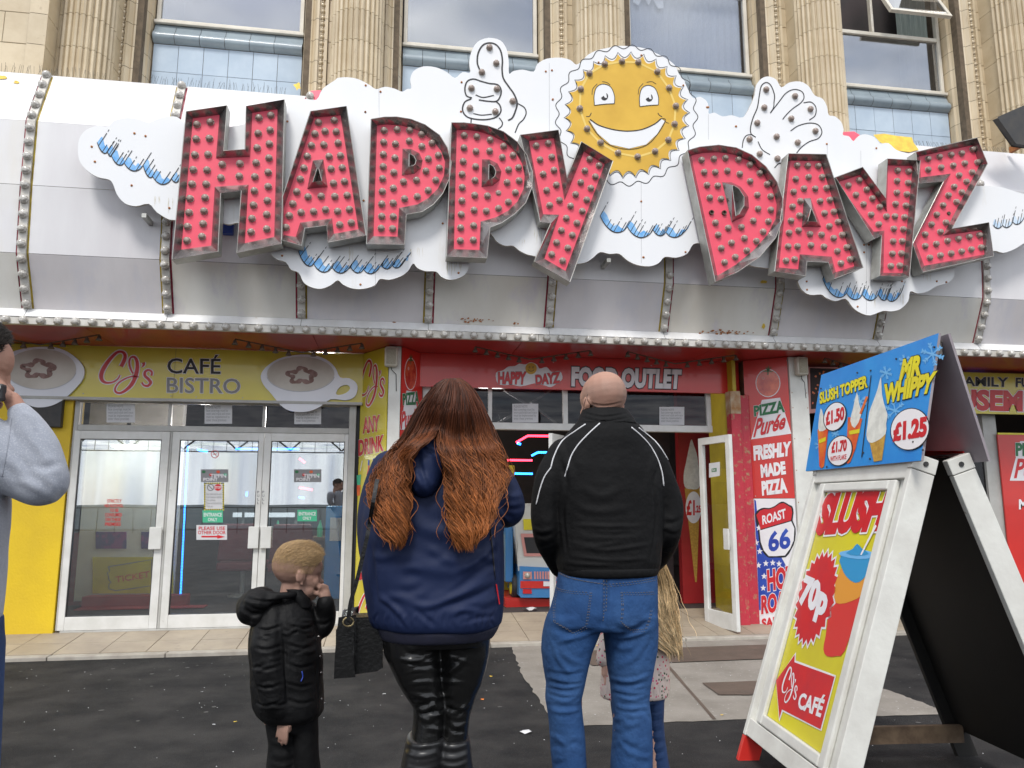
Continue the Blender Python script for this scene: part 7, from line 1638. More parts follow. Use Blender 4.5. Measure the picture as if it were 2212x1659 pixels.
seam_line(tb_, [(1269, 852), (1268, 858), (1270, 866), (1277, 876), (1279, 882), (1277, 886)], .0012, 'ink', man, 'mask_strap'); seam_line(tb_, [(1268, 856), (1262, 872), (1260, 888), (1259, 897)], .0012, 'ink', man, 'mask_strap'); seam_line(tb_, [(1279, 874), (1288, 880), (1296, 883)], .0014, 'ink', man, 'glasses_arm')

b = MB(); rows(b, [(884, 1261, 1352, .14, -.002), (892, 1258, 1357, .155, -.004), (906, 1252, 1366, .18, -.006), (918, 1244, 1375, .20, -.006)], Y0, .003); v, n_, f = remesh(b, .005, 4)
v = folds(v, n_, f, [([(1262, 893), (1305, 900), (1352, 893)], .004, -.008), ([(1258, 903), (1305, 911), (1360, 902)], .004, -.006), ([(1254, 913), (1305, 921), (1370, 913)], .004, -.005)], .003, (14, 14, 14)); cloth('collar', v, f, 'black_cloth', man)

# ------------------------------------------------------------------ woman with long hair
Y0 = 2.5
wo = thing('person', (W(950, 1200, Y0).x, Y0, 0), 'woman seen from behind with long wavy auburn hair, navy hooded jacket and black leggings', 'person')
wh = .232; hz = W(975, 822, Y0).z; hc = Vector((W(975, 850, Y0).x, Y0 + .03, hz - wh))
b = MB(); P_, ax_ = head(b, hc, wh, (.12, 1, -.1), (.0, .05, 1), .2)
rows(b, [(975, 890, 1050, .14), (1000, 845, 1075, .2), (1085, 800, 1075, .24), (1240, 805, 1065, .25), (1340, 845, 1040, .19), (1390, 855, 1035, .17)], Y0)
rows(b, [(1380, 848, 932, .17), (1440, 866, 932, .15), (1526, 906, 946, .10), (1700, 896, 930, .09), (1990, 903, 927, .07)], Y0, 0, 20); rows(b, [(1380, 956, 1040, .17, .03), (1440, 960, 1026, .15, .03), (1526, 968, 998, .10, .03), (1700, 960, 992, .09, .03), (1990, 966, 986, .07, .03)], Y0, 0, 20)
limb(b, [(1060, 1015, 30), (1088, 1060, 27), (1098, 1100, 24, .02), (1090, 1085, 20, .15), (1078, 1050, 15, .26)], Y0); limb(b, [(835, 1010, 30), (812, 1100, 25), (808, 1180, 21), (818, 1230, 17, .1), (830, 1220, 14, .2)], Y0)
hand(b, W(1075, 1040, Y0 + .28), (-.3, .4, .8), (0, -.5, 0.5), (-.8, .2, 0), .155, (.5, .6, .4)); hand(b, W(834, 1215, Y0 + .22), (.3, .6, .5), (0, -.3, 1), (.8, 0, 0), .155, (.4, .5, .4))
v, n_, f = remesh(b, .0055, 3); body(v, f, 'skin', wo)
b = MB()
rows(b, [(950, 925, 1025, .14, .02), (968, 890, 1055, .19, .01), (990, 850, 1080, .25), (1020, 818, 1088, .29), (1060, 795, 1088, .32), (1110, 782, 1084, .335), (1163, 779, 1084, .345), (1240, 783, 1086, .355), (1300, 792, 1087, .365), (1335, 798, 1086, .36), (1352, 806, 1082, .34)], Y0, ex=2.2)
limb(b, [(1050, 1012, 42), (1080, 1052, 42), (1094, 1092, 39, .0), (1086, 1098, 36, .10), (1070, 1060, 26, .22)], Y0); limb(b, [(845, 1012, 42), (818, 1080, 36), (808, 1150, 32), (812, 1210, 28, .06), (825, 1225, 22, .15)], Y0)
v, n_, f = remesh(b, .0062, 8, .6); rn = random.Random(31)
fl = [([(1062, 1120), (1068, 1180), (1072, 1250), (1076, 1310)], .008, -.008), ([(1040, 1128), (1070, 1122), (1095, 1135)], .01, -.012), ([(880, 1120), (930, 1145), (1000, 1150), (1060, 1140)], .02, .010), ([(860, 1200), (940, 1230), (1020, 1215)], .022, .009),
      ([(1070, 1170), (1030, 1210), (980, 1240)], .012, .012), ([(1075, 1210), (1030, 1240), (990, 1270)], .011, -.009), ([(880, 1300), (930, 1310), (1000, 1280), (1060, 1250)], .010, .010), ([(1076, 1262), (1020, 1292), (960, 1310)], .009, -.008), ([(820, 1290), (850, 1312), (880, 1345)], .009, .010),
      ([(900, 1320), (925, 1340), (935, 1352)], .007, -.008), ([(970, 1330), (1000, 1318), (1040, 1322)], .008, .008), ([(1000, 1345), (1030, 1335), (1070, 1330)], .006, -.006), ([(1075, 1062), (1105, 1072), (1128, 1068)], .010, .008), ([(1070, 1085), (1100, 1098), (1126, 1096)], .009, -.007), ([(800, 1170), (806, 1240), (812, 1300)], .012, -.008), ([(1060, 1090), (1085, 1112), (1105, 1128)], .008, .007)]
for i in range(13): x = 815 + i * 21; fl.append(([(x, 1326), (x + rn.uniform(-8, 8), 1340), (x + rn.uniform(-5, 5), 1354)], .005, rn.choice([.006, -.005, .005])))
for i in range(10): x = rn.uniform(800, 1060); y = rn.uniform(1180, 1300); fl.append(([(x - 25, y + rn.uniform(-14, 14)), (x, y), (x + 30, y + rn.uniform(-22, 10))], .012, rn.choice([.006, -.006])))
v = folds(v, n_, f, fl, .010, (6, 6, 4)); jk = cloth('jacket', v, f, 'navy_cloth', wo); tj = bvh(v, f); Vj, Fj = v, f
b = MB(); rows(b, [(1346, 812, 1078, .33), (1356, 816, 1074, .325), (1370, 822, 1066, .31), (1376, 826, 1062, .30)], Y0, .002); v, n_, f = remesh(b, .007, 4); v = folds(v, n_, f, [([(820 + i * 9, 1350), (820 + i * 9, 1375)], .0022, -.003) for i in range(28)]); cloth('ribbed_hem', v, f, 'rib', wo)
# hood hanging on the back
b = MB()
for (x, y, rx, ry, dy_) in ((922, 1010, 38, 58, -.14), (915, 1040, 32, 34, -.15), (930, 975, 30, 30, -.12), (905, 985, 26, 32, -.10), (945, 1000, 22, 40, -.12)):
    c = W(x, y, Y0 + dy_); sph(b, c, (rx * PXM(Y0), .06, ry * PXM(Y0)))
rows(b, [(960, 880, 1070, .16, -.03), (985, 870, 1080, .22, -.02)], Y0)
v, n_, f = remesh(b, .0055, 8, .6); v = folds(v, n_, f, [([(905, 952), (920, 970), (950, 982)], .007, -.009), ([(892, 980), (897, 1020), (915, 1060)], .010, .009), ([(905, 990), (915, 1030), (930, 1062)], .008, -.006), ([(930, 960), (950, 985), (957, 1030)], .008, .007)], .005, (8, 8, 8)); cloth('hood', v, f, 'navy_cloth', wo); th = bvh(v, f)
b = MB(); sph(b, W(937, 948, Y0 - .09), (.03, .03, .018)); v, n_, f = remesh(b, .005, 2); cloth('hood_lining', v, f, 'orange_print', wo)
seam_line(tj, [(1058, 1130), (1062, 1170), (1066, 1215), (1069, 1250)], .0025, 'ink', jk, 'pocket_zip')
p = hit(tj, 1072, 1262, .004); q = hit(tj, 1079, 1305, .01) or p + Vector((.01, 0, -.06)); b = MB(); b.tube([p, p.lerp(q, .5), q], .0022, 5); b.build('red_zip_pull', M['print_red'], wo)
b = MB()
rows(b, [(1352, 835, 1055, .27), (1372, 836, 1056, .27), (1390, 838, 1052, .25)], Y0)
rows(b, [(1360, 824, 950, .25), (1409, 829, 948, .235), (1440, 843, 949, .22), (1470, 857, 951, .205), (1500, 876, 955, .185), (1526, 893, 960, .165), (1560, 893, 957, .16), (1590, 890, 952, .16), (1659, 880, 940, .15), (1800, 885, 940, .14), (1990, 890, 940, .11)], Y0, 0, 24)
rows(b, [(1360, 940, 1060, .25, .03), (1409, 942, 1056, .235, .03), (1440, 944, 1048, .22, .03), (1470, 947, 1039, .205, .03), (1500, 950, 1026, .185, .03), (1540, 950, 1015, .165, .03), (1590, 948, 1010, .16, .03), (1659, 942, 1008, .15, .03), (1800, 946, 1004, .14, .03), (1990, 950, 1000, .11, .03)], Y0, 0, 24)
v, n_, f = remesh(b, .0062, 6); rn = random.Random(77)
fl = []
for i in range(26): y = rn.uniform(1400, 1580); xo = 862 + max(0, (y - 1440)) * .35 + rn.choice([0, 0, 60]); x1 = min(1030 - (y - 1400) * .1, xo + rn.uniform(45, 110)); fl.append(([(xo + rn.uniform(0, 14), y), ((xo + x1) / 2, y + rn.uniform(-6, 14)), (x1, y + rn.uniform(-22, 14))], rn.uniform(.004, .008), rn.choice([.009, -.007, .007])))
v = folds(v, n_, f, fl, .004, (8, 8, 8)); cloth('leggings', v, f, 'leather', wo)
b = MB()
rows(b, [(1588, 882, 958, .175), (1600, 878, 956, .18), (1659, 866, 950, .18), (1800, 876, 948, .16), (1960, 884, 946, .14), (1995, 880, 950, .15)], Y0, .002, 24); rows(b, [(1588, 944, 1014, .175, .03), (1600, 942, 1014, .18, .03), (1659, 930, 1020, .18, .03), (1800, 944, 1010, .16, .03), (1960, 946, 1004, .14, .03), (1995, 942, 1010, .15, .03)], Y0, .002, 24)
for x0 in (915, 976): c = W(x0, 1995, Y0); sph(b, (c.x, Y0 + .08, .045), (.045, .12, .045)); sph(b, (c.x, Y0 - .02, .05), (.042, .06, .05))
v, n_, f = remesh(b, .0065, 5); v = folds(v, n_, f, [([(875, 1615 + i * 13), (910, 1622 + i * 13), (950, 1612 + i * 13)], .007, rn.choice([.006, -.005])) for i in range(4)] + [([(945, 1620 + i * 14), (980, 1626 + i * 14), (1012, 1616 + i * 14)], .007, rn.choice([.006, -.005])) for i in range(4)]); cloth('boots', v, f, 'boot', wo)
# long hair
HR_L = [(818, 962, 976), (828, 944, 975), (845, 928, 972), (870, 908, 966), (900, 889, 958), (925, 876, 950), (945, 864, 938), (965, 849, 908), (990, 830, 890), (1020, 812, 884), (1052, 800, 883), (1085, 804, 881), (1115, 814, 880), (1145, 827, 877), (1176, 842, 869)]
HR_R = [(817, 972, 992), (828, 972, 1010), (845, 968, 1026), (870, 960, 1041), (900, 952, 1055), (925, 944, 1066), (945, 940, 1074), (965, 941, 1084), (990, 950, 1094), (1020, 957, 1101), (1052, 961, 1092), (1085, 961, 1074), (1115, 966, 1064), (1145, 976, 1049), (1176, 988, 1022)]
b = MB(); sph(b, hc + Vector((0, -.03, wh * .58)), (.102, .115, .145)); hv = remesh(b, .008, 2); thd = bvh(hv[0], hv[2])
def surf(x, y, Yd):
    best = None
    for t in (thd, th, tj):
        h = hit(t, x, y)
        if h is not None and (best is None or h.y < best.y): best = h
    return best.y if best is not None else Yd
def interp(rows_, y, f_):
    for i in range(len(rows_) - 1):
        if rows_[i][0] <= y <= rows_[i + 1][0]:
            t = (y - rows_[i][0]) / (rows_[i + 1][0] - rows_[i][0]); a = rows_[i][1] + (rows_[i + 1][1] - rows_[i][1]) * t; c = rows_[i][2] + (rows_[i + 1][2] - rows_[i][2]) * t
            return a + (c - a) * f_
    r_ = rows_[-1]; return r_[1] + (r_[2] - r_[1]) * f_
def depth_grid(R_, sf, Yd, nf=9, ny=40):
    y0, y1 = R_[0][0], R_[-1][0] + 12; g = np.array([[sf(interp(R_, y0 + (y1 - y0) * j / ny, i / (nf - 1)), y0 + (y1 - y0) * j / ny, Yd) for i in range(nf)] for j in range(ny + 1)])
    for _ in range(3): g[1:-1] = np.minimum(g[1:-1], (g[:-2] + g[1:-1] * 2 + g[2:]) / 4); g[:, 1:-1] = np.minimum(g[:, 1:-1] + .002, (g[:, :-2] + g[:, 1:-1] * 2 + g[:, 2:]) / 4)
    def q(f_, y):
        a = min(max((y - y0) / (y1 - y0) * ny, 0), ny - 1e-3); b_ = min(max(f_ * (nf - 1), 0), nf - 1 - 1e-3); i, j = int(b_), int(a); u, w = b_ - i, a - j
        return (g[j, i] * (1 - u) + g[j, i + 1] * u) * (1 - w) + (g[j + 1, i] * (1 - u) + g[j + 1, i + 1] * u) * w
    return q
def long_hair(R_, sf, Yd, count, parent, m_, base_lo, base_hi, rad, wave=1.0, K=42, under=None, ymax_j=18, seed=1, off0=.012, off1=.05, stray=.05):
    r = np.random.default_rng(seed); dg_ = depth_grid(R_, sf, Yd); ps, cs, rd = [], [], []
    ncl = max(8, count // 30); cl = [(r.random(), r.uniform(0, 6.28), r.uniform(.7, 1.35), r.uniform(-1, 1), r.uniform(-ymax_j * 1.8, ymax_j * .7), r.uniform(.4, 1.9)) for _ in range(ncl)]
    for s_ in range(count):
        cf, ph, fr, amp_s, ey, tn = cl[s_ % ncl]; f0 = r.random() if r.random() < .12 else min(1, max(0, cf + r.normal() * .035)); y0 = R_[0][0] + r.uniform(0, 3); y1 = R_[-1][0] + ey + r.uniform(-12, 8)
        if r.random() < .18: y1 -= r.uniform(20, 120)
        o_ = r.uniform(off0, off1); st = r.random() < stray; sx = r.normal() * 16 if st else 0; pts, cc = [], []; phs = ph + r.normal() * .2
        for j in range(K):
            t = j / (K - 1); y = y0 + (y1 - y0) * t; ff = f0 + (cf - f0) * .85 * t ** 1.3 if not st else f0
            ew = wave * 9.5 * min(1, max(0, t - .36) * 2.4) ** 1.1; x = interp(R_, y, ff) + ew * math.sin(phs + t * 30 * fr) + sx * t * t + wave * 1.6 * math.sin(phs * 2 + t * 8)
            Yy = dg_(ff, y) - o_ * (.35 + .65 * min(1, t * 5)) - ew * PXM(Yd) * .8 * (1 + math.cos(phs + t * 30 * fr)) * .6
            pts.append(tuple(W(x, y, Yy))); k = tn * r.uniform(.8, 1.2); u = min(1, max(0, (t - .25) / .7)) ** 1.1; cc.append(tuple((base_lo[q] * (1 - u) + base_hi[q] * u) * k for q in range(3)))
        ps.append(pts); cs.append(cc); rd.append(rad * r.uniform(.6, 1.3))
    o = strands('hair', ps, m_, parent, rd, cs)
    # dark under-layer so that the jacket does not show through
    ny, nf = 44, 10; vs = []
    y0, y1 = R_[0][0] + 1, R_[-1][0] - 26
    for j in range(ny + 1):
        y = y0 + (y1 - y0) * j / ny
        for i in range(nf + 1):
            ff = .05 + .9 * i / nf; vs.append(tuple(W(interp(R_, y, ff), y, dg_(ff, y) - off0 * .8 - .010 * math.sin(math.pi * i / nf))))
    mb = MB(); mb.smooth = True; mb.add(vs, [(j * (nf + 1) + i, j * (nf + 1) + i + 1, (j + 1) * (nf + 1) + i + 1, (j + 1) * (nf + 1) + i) for j in range(ny) for i in range(nf)]); mb.build('hair_underlayer', M[under], parent)
long_hair(HR_L, surf, Y0 - .05, 1500, wo, 'hair_auburn', (.062, .018, .0075), (.25, .082, .023), .00115, 1.0, under='hair_under', seed=3)
long_hair(HR_R, surf, Y0 - .05, 2300, wo, 'hair_auburn', (.062, .018, .0075), (.26, .085, .023), .00115, 1.0, under='hair_under', seed=4)
# handbag
bg_ = thing('handbag', W(800, 1440, Y0 - .05), 'black leather handbag hanging from the long-haired woman\'s left shoulder by a thin strap', 'handbag')
def pq(pts, Y): return [W(*D('M5', p), Y) for p in pts]
fr_ = pq([(938, 668), (1022, 655), (1030, 900), (1018, 1030), (910, 1038), (915, 900)], Y0 - .04); bk = pq([(1020, 660), (1195, 655), (1215, 820), (1212, 990), (1175, 1010), (1016, 1032), (1030, 900)], Y0 - .02)
b = MB(); b.plate(PY(Y0 - .06), [Vector((p.x, Y0 - .06, p.z)) for p in fr_], 0, .20); b.build('gusset', M['leather'], bg_, bevel=.008)
b = MB(); b.plate(PY(Y0 - .03), [Vector((p.x, Y0 - .03, p.z)) for p in bk], 0, .10); b.build('bag_body', M['leather'], bg_, bevel=.008)
b = MB(); q = pq([(905, 742), (932, 738), (934, 1030), (903, 1028)], Y0 + .0); b.plate(PY(Y0), [Vector((p.x, Y0, p.z)) for p in q], 0, .12); b.build('side_flap', M['leather'], bg_, bevel=.004)
b = MB(); b.smooth = True; q = pq([(985, 672), (1000, 560), (1040, 420), (1080, 250), (1110, 120), (1128, 20)], Y0 - .16) + [W(806, 1085, Y0 - .19), W(815, 1035, Y0 - .17)]; qs = smooth_open(q, 5)
pl_ = PY(Y0 - .16); b.smooth = False; b.ribbon(pl_, qs, .012, 0); b.ribbon(pl_, qs, .0118, .003); b.build('strap', M['leather'], bg_)
M['brass'] = mat('brass', (.5, .4, .22), .25, metal=.9)
b = MB(); c = pq([(985, 690)], Y0 - .10)[0]; b.tube([c + Vector((.016 * math.cos(a), 0, .013 * math.sin(a))) for a in [j * .524 for j in range(13)]], .0025, 6, False); b.build('buckle', M['brass'], bg_)
b = MB(); q = pq([(968, 680), (990, 700), (978, 775), (962, 770)], Y0 - .085); b.plate(PY(Y0 - .085), [Vector((p.x, Y0 - .085, p.z)) for p in q], 0, .004); b.build('tassel', M['leather'], bg_)

# ------------------------------------------------------------------ boy
Y0 = 2.7
boy = thing('person', (W(625, 1400, Y0).x, Y0, 0), 'small boy with short fair hair and black hooded coat, fist at his face', 'person')
bh = .190; fw = Vector((1, .28, -.10)); hz = W(636, 1174, Y0).z; bc = Vector((W(640, 1240, Y0).x, Y0, hz - bh * 1.0))
b = MB(); P_, ax_ = head(b, bc, bh, fw, (.08, 0, 1), .185)
rows(b, [(1290, 590, 650, .09), (1320, 562, 668, .14), (1400, 550, 680, .16), (1530, 560, 685, .15), (1560, 572, 685, .14)], Y0)
rows(b, [(1550, 580, 632, .11), (1700, 590, 630, .08), (1850, 592, 622, .06)], Y0, 0, 18); rows(b, [(1550, 634, 684, .11), (1700, 645, 684, .08), (1850, 650, 680, .06)], Y0, 0, 18)
limb(b, [(588, 1330, 20, -.05), (582, 1400, 19, -.09), (590, 1470, 17, -.09), (605, 1525, 13, -.08), (610, 1550, 11, -.08)], Y0); limb(b, [(655, 1330, 20, .04), (688, 1362, 18, .04), (702, 1330, 15, .02), (703, 1300, 12.5, 0), (701, 1284, 12, 0)], Y0)
hand(b, W(611, 1546, Y0 - .08), (.02, -.1, -1), (.8, -.5, 0), (-.3, .9, 0), .105, (.25, .35, .25), spread=.12)
hand(b, W(703, 1292, Y0 - .0), (-.18, -.25, .9), (-.75, -.5, 0), (-.75, .2, -.1), .098, (1.0, 1.25, .9), thumb=.6)
v, n_, f = remesh(b, .0036, 3, .5); cloth('body', v, f, 'skin_kid', boy); tbb = bvh(v, f); eyes(boy, P_, ax_, bh)
def t_boy(v):
    a, b_, c = hl(P_, ax_, bh, v)
    k = ss(c, .60, .72) * (1 - ss(b_, .22, .34)); side = ss(c, .26, .62) * (1 - ss(b_ - (c - .5) * .5, -.02, .10)); k = np.maximum(k, side * .45) * ((np.abs(a) < .325) | (c > .6)); return k * .85, (.33, .235, .165)
body(v, f, 'skin_kid', boy, t_boy); tbb = bvh(v, f); eyes(boy, P_, ax_, bh)
def reg_boy(a, b_, c):
    if b_ > .34 - max(0, .85 - c) * .5 or c < .50: return 0
    return min(1, max(.07, (c - .60) / .24)) * (.8 + .2 * math.sin(a * 23 + b_ * 9))
scalp_hair('hair', tbb, P_, ax_, bh, reg_boy, 14000, .024, 'hair_kid', boy, (.40, .265, .13), comb=(-.1, .8, .25), r_=.0006, jitter=.6, K=5)
b = MB()
rows(b, [(1283, 588, 655, .10, 0), (1296, 568, 664, .14), (1312, 553, 672, .18), (1340, 544, 684, .21), (1379, 540, 692, .225), (1412, 538, 697, .23), (1477, 541, 698, .23), (1520, 548, 699, .225), (1538, 556, 698, .215), (1550, 568, 690, .19)], Y0, ex=2.2)
limb(b, [(586, 1330, 33, -.05), (578, 1395, 33, -.085), (584, 1460, 31, -.095), (600, 1520, 26, -.085), (604, 1528, 24, -.085)], Y0); limb(b, [(660, 1328, 30, .04), (688, 1352, 29, .04), (703, 1330, 22, .02), (703, 1304, 18, .0)], Y0)
v, n_, f = remesh(b, .0048, 6, .55); rn = random.Random(9)
fl = []
for i, y in enumerate((1350, 1392, 1434, 1476, 1512)): fl.append(([(552, y + 6), (575, y + 12), (610, y + 2)], .005, -.008)); fl.append(([(616, y - 2), (650, y + 8), (680, y + 1)], .005, -.007))
for i in range(16): x = rn.uniform(550, 680); y = rn.uniform(1330, 1530); fl.append(([(x - 14, y + rn.uniform(-6, 6)), (x, y), (x + 14, y + rn.uniform(-8, 8))], .005, rn.choice([.005, -.005])))
fl += [([(610, 1345), (616, 1400), (617, 1460), (622, 1520)], .005, -.007), ([(676, 1330), (684, 1400), (688, 1470), (690, 1535)], .004, .006), ([(676, 1345), (700, 1350), (716, 1340)], .006, -.006), ([(582, 1520), (602, 1524), (624, 1518)], .005, -.007)]
v = folds(v, n_, f, fl, .006, (14, 14, 16)); jk = cloth('coat', v, f, 'puffer', boy); tj2 = bvh(v, f)
for x, y in ((689, 1375), (692, 1418), (694, 1453), (695, 1510)):
    p = hit(tj2, x - 1, y, .001)
    if p: b = MB(); b.smooth = True; sph(b, p, .0042); b.build('snap_button', M['steel'], jk)
p = hit(tj2, 652, 1458, .001)
if p: seam_line(tj2, [(652, 1450), (654, 1462), (650, 1472)], .002, 'navy_print', jk, 'zip_pull')
b = MB()
for (x, y, rx, ry, dy_, ty) in ((548, 1312, 33, 34, -.02, .09), (562, 1298, 34, 26, -.04, .09), (540, 1296, 14, 18, 0, .07), (560, 1330, 24, 24, -.03, .08), (585, 1292, 24, 14, -.06, .05)): sph(b, W(x, y, Y0 + dy_), (rx * PXM(Y0), ty, ry * PXM(Y0)))
limb(b, [(530, 1290, 6, -.02), (545, 1279, 7, -.06), (572, 1282, 7, -.08), (600, 1287, 8, -.085), (628, 1286, 8, -.07), (646, 1282, 7, -.03)], Y0)
v, n_, f = remesh(b, .0045, 6, .55); v = folds(v, n_, f, [([(528, 1290), (550, 1296), (590, 1300), (630, 1294)], .005, -.008), ([(520, 1320), (545, 1335), (575, 1325)], .008, .006), ([(530, 1305), (560, 1318), (600, 1312)], .006, -.005)], .004, (18, 18, 18)); cloth('hood', v, f, 'puffer', boy)
b = MB(); rows(b, [(1272, 618, 655, .06, -.03), (1290, 630, 668, .09, -.02), (1312, 640, 676, .10, -.01)], Y0); v, n_, f = remesh(b, .005, 3); cloth('collar', v, f, 'puffer', boy)
b = MB()
rows(b, [(1530, 566, 690, .18), (1555, 574, 688, .165), (1575, 578, 686, .15)], Y0, 0, 24); rows(b, [(1555, 574, 636, .145), (1600, 580, 640, .14), (1659, 576, 644, .14), (1750, 582, 640, .13), (1856, 580, 640, .13)], Y0, 0, 20); rows(b, [(1555, 630, 688, .145), (1600, 632, 688, .14), (1659, 636, 692, .14), (1750, 640, 694, .13), (1856, 640, 694, .13)], Y0, 0, 20)
v, n_, f = remesh(b, .006, 5); v = folds(v, n_, f, [([(585, 1600 + 14 * i), (610, 1606 + 14 * i), (636, 1598 + 14 * i)], .006, rn.choice([.005, -.005])) for i in range(5)], .004, (12, 12, 12)); cloth('trousers', v, f, 'black_cloth', boy)
b = MB()
for x0 in (610, 666): c = W(x0, 1856, Y0); sph(b, (c.x + .02, Y0, .035), (.085, .036, .035)); sph(b, (c.x - .02, Y0, .045), (.045, .034, .045))
v, n_, f = remesh(b, .006, 4); cloth('shoes', v, f, 'shoe', boy)

# ------------------------------------------------------------------ girl behind the man
Y0 = 3.4
gi = thing('person', (W(1370, 1400, Y0).x, Y0, 0), 'young blonde girl in floral jacket and jeans, mostly hidden behind the bald man', 'person')
gh = .2; gc = Vector((W(1378, 1200, Y0).x, Y0, W(1378, 1170, Y0).z - gh))
b = MB(); P_, ax_ = head(b, gc, gh, (-.1, 1, 0), (0, 0, 1), .19); rows(b, [(1290, 1335, 1425, .12), (1400, 1325, 1430, .15), (1500, 1320, 1432, .15)], Y0); rows(b, [(1490, 1322, 1365, .11), (1600, 1335, 1368, .09), (1760, 1345, 1365, .06)], Y0, 0, 18); rows(b, [(1490, 1388, 1432, .11), (1600, 1395, 1430, .09), (1760, 1408, 1428, .06)], Y0, 0, 18)
limb(b, [(1335, 1310, 14), (1318, 1370, 12), (1310, 1430, 10, -.02), (1308, 1455, 9, -.02)], Y0); limb(b, [(1422, 1310, 14), (1432, 1370, 12), (1430, 1430, 10, .05), (1425, 1455, 9, .1)], Y0); hand(b, W(1308, 1455, Y0 - .02), (0, 0, -1), (.3, .9, 0), (.9, 0, 0), .1); hand(b, W(1425, 1455, Y0 + .1), (0, 0, -1), (-.3, .9, 0), (-.9, 0, 0), .1)
v, n_, f = remesh(b, .005, 3); body(v, f, 'skin_kid', gi)
b = MB(); rows(b, [(1275, 1345, 1412, .11), (1300, 1325, 1432, .17), (1350, 1316, 1440, .19), (1420, 1306, 1443, .2), (1480, 1296, 1444, .21), (1500, 1296, 1443, .21), (1506, 1300, 1440, .2)], Y0, ex=2.2); limb(b, [(1336, 1315, 20), (1316, 1370, 19), (1303, 1425, 16, -.02)], Y0); limb(b, [(1420, 1315, 20), (1428, 1370, 18), (1428, 1430, 15, .05)], Y0)
v, n_, f = remesh(b, .006, 6); v = folds(v, n_, f, [([(1296 + 14 * i, 1480), (1299 + 14 * i, 1504)], .005, -.005) for i in range(11)] + [([(1420, 1440), (1432, 1460), (1442, 1470)], .008, .006)], .006, (10, 10, 8)); cloth('floral_jacket', v, f, 'floral', gi); tg = bvh(v, f)
b = MB(); rows(b, [(1490, 1318, 1436, .16), (1515, 1320, 1434, .15)], Y0, 0, 24); rows(b, [(1500, 1318, 1368, .14), (1600, 1332, 1370, .115), (1659, 1336, 1372, .11), (1740, 1342, 1372, .1)], Y0, 0, 20); rows(b, [(1500, 1390, 1432, .14), (1552, 1396, 1430, .12), (1600, 1402, 1434, .115), (1659, 1408, 1444, .11), (1740, 1408, 1444, .1)], Y0, 0, 20)
v, n_, f = remesh(b, .0055, 5); v = folds(v, n_, f, [([(1395, 1540 + 12 * i), (1415, 1545 + 12 * i), (1436, 1538 + 12 * i)], .006, (.005, -.005)[i % 2]) for i in range(9)], .003, (12, 12, 12)); cloth('jeans', v, f, 'denim_dark', gi)
b = MB()
for x0 in (1357, 1424): c = W(x0, 1745, Y0); sph(b, (c.x, Y0 + .04, .04), (.035, .09, .04))
v, n_, f = remesh(b, .006, 4); cloth('shoes', v, f, 'piping', gi)
b = MB(); sph(b, gc + Vector((0, -.02, gh * .58)), (.085, .095, .115)); hv = remesh(b, .008, 2); tgh = bvh(hv[0], hv[2])
def surfg(x, y, Yd):
    best = None
    for t in (tgh, tg):
        h = hit(t, x, y)
        if h is not None and (best is None or h.y < best.y): best = h
    return best.y if best is not None else Yd
HG = [(1172, 1350, 1408), (1190, 1338, 1425), (1215, 1335, 1437), (1250, 1332, 1452), (1290, 1332, 1462), (1330, 1340, 1467), (1360, 1362, 1470), (1385, 1398, 1473), (1412, 1438, 1474)]
long_hair(HG, surfg, Y0 - .03, 2800, gi, 'hair_blond', (.46, .31, .15), (.72, .54, .31), .0007, .22, under='hair_under_blond', seed=9, stray=.03)

# ------------------------------------------------------------------ man at the left edge
Y0 = 1.95
ml = thing('person', (W(-80, 1200, Y0).x, Y0, 0), 'man in a pale grey jumper at the left edge, one fist raised to his mouth', 'person')
lh = .242; lc = Vector((W(-97, 800, Y0).x, Y0, W(-60, 683, Y0).z - lh)); 
b = MB(); P_, ax_ = head(b, lc, lh, (1, .42, -.16), (.12, 0, 1), .26)
rows(b, [(900, -130, -30, .14), (950, -170, 0, .18), (1050, -180, 0, .2), (1200, -165, -15, .2), (1330, -160, -20, .2)], Y0); rows(b, [(1330, -160, -92, .17), (1700, -145, -100, .12), (2250, -135, -105, .08)], Y0, 0, 20); rows(b, [(1330, -88, -22, .17), (1700, -80, -35, .12), (2250, -72, -42, .08)], Y0, 0, 20)
limb(b, [(-50, 960, 44), (10, 1005, 36), (92, 1048, 28), (78, 985, 26), (52, 915, 20), (36, 880, 16.5), (26, 862, 15)], Y0); limb(b, [(-170, 960, 44, .1), (-190, 1060, 34, .1), (-185, 1180, 28, .05), (-175, 1290, 18, -.05)], Y0)
hand(b, W(30, 872, Y0), (-.55, .1, .62), (.25, -.85, .1), (-.55, -.2, -.75), .165, (.75, 1.0, .7), thumb=.8); hand(b, W(-175, 1295, Y0 - .05), (0, 0, -1), (.3, -.9, 0), (.9, 0, 0), .17)
v, n_, f = remesh(b, .0042, 3); t_l = lambda v: ((lambda a, b_, c: np.maximum(ss(c, .64, .74) * (1 - ss(b_, .20, .30)), ss(c, .34, .60) * (1 - ss(b_ - (c - .5) * .55, .0, .12)) * .8) * ((np.abs(a) < .325) | (c > .6)) * .93)(*hl(P_, ax_, lh, v)), (.03, .022, .018))
body(v, f, 'skin', ml, t_l); tlb = bvh(v, f); eyes(ml, P_, ax_, lh)
def reg_l(a, b_, c):
    if c > .66 and b_ < .27: return 1 if c > .74 else .5
    if b_ < .0 + (c - .5) * .55 and c > .40 and abs(a) < .32: return .12
    return 0
scalp_hair('hair', tlb, P_, ax_, lh, reg_l, 9000, .020, 'hair_dark', ml, (.020, .014, .011), comb=(0, .4, .25), r_=.0009)
b = MB()
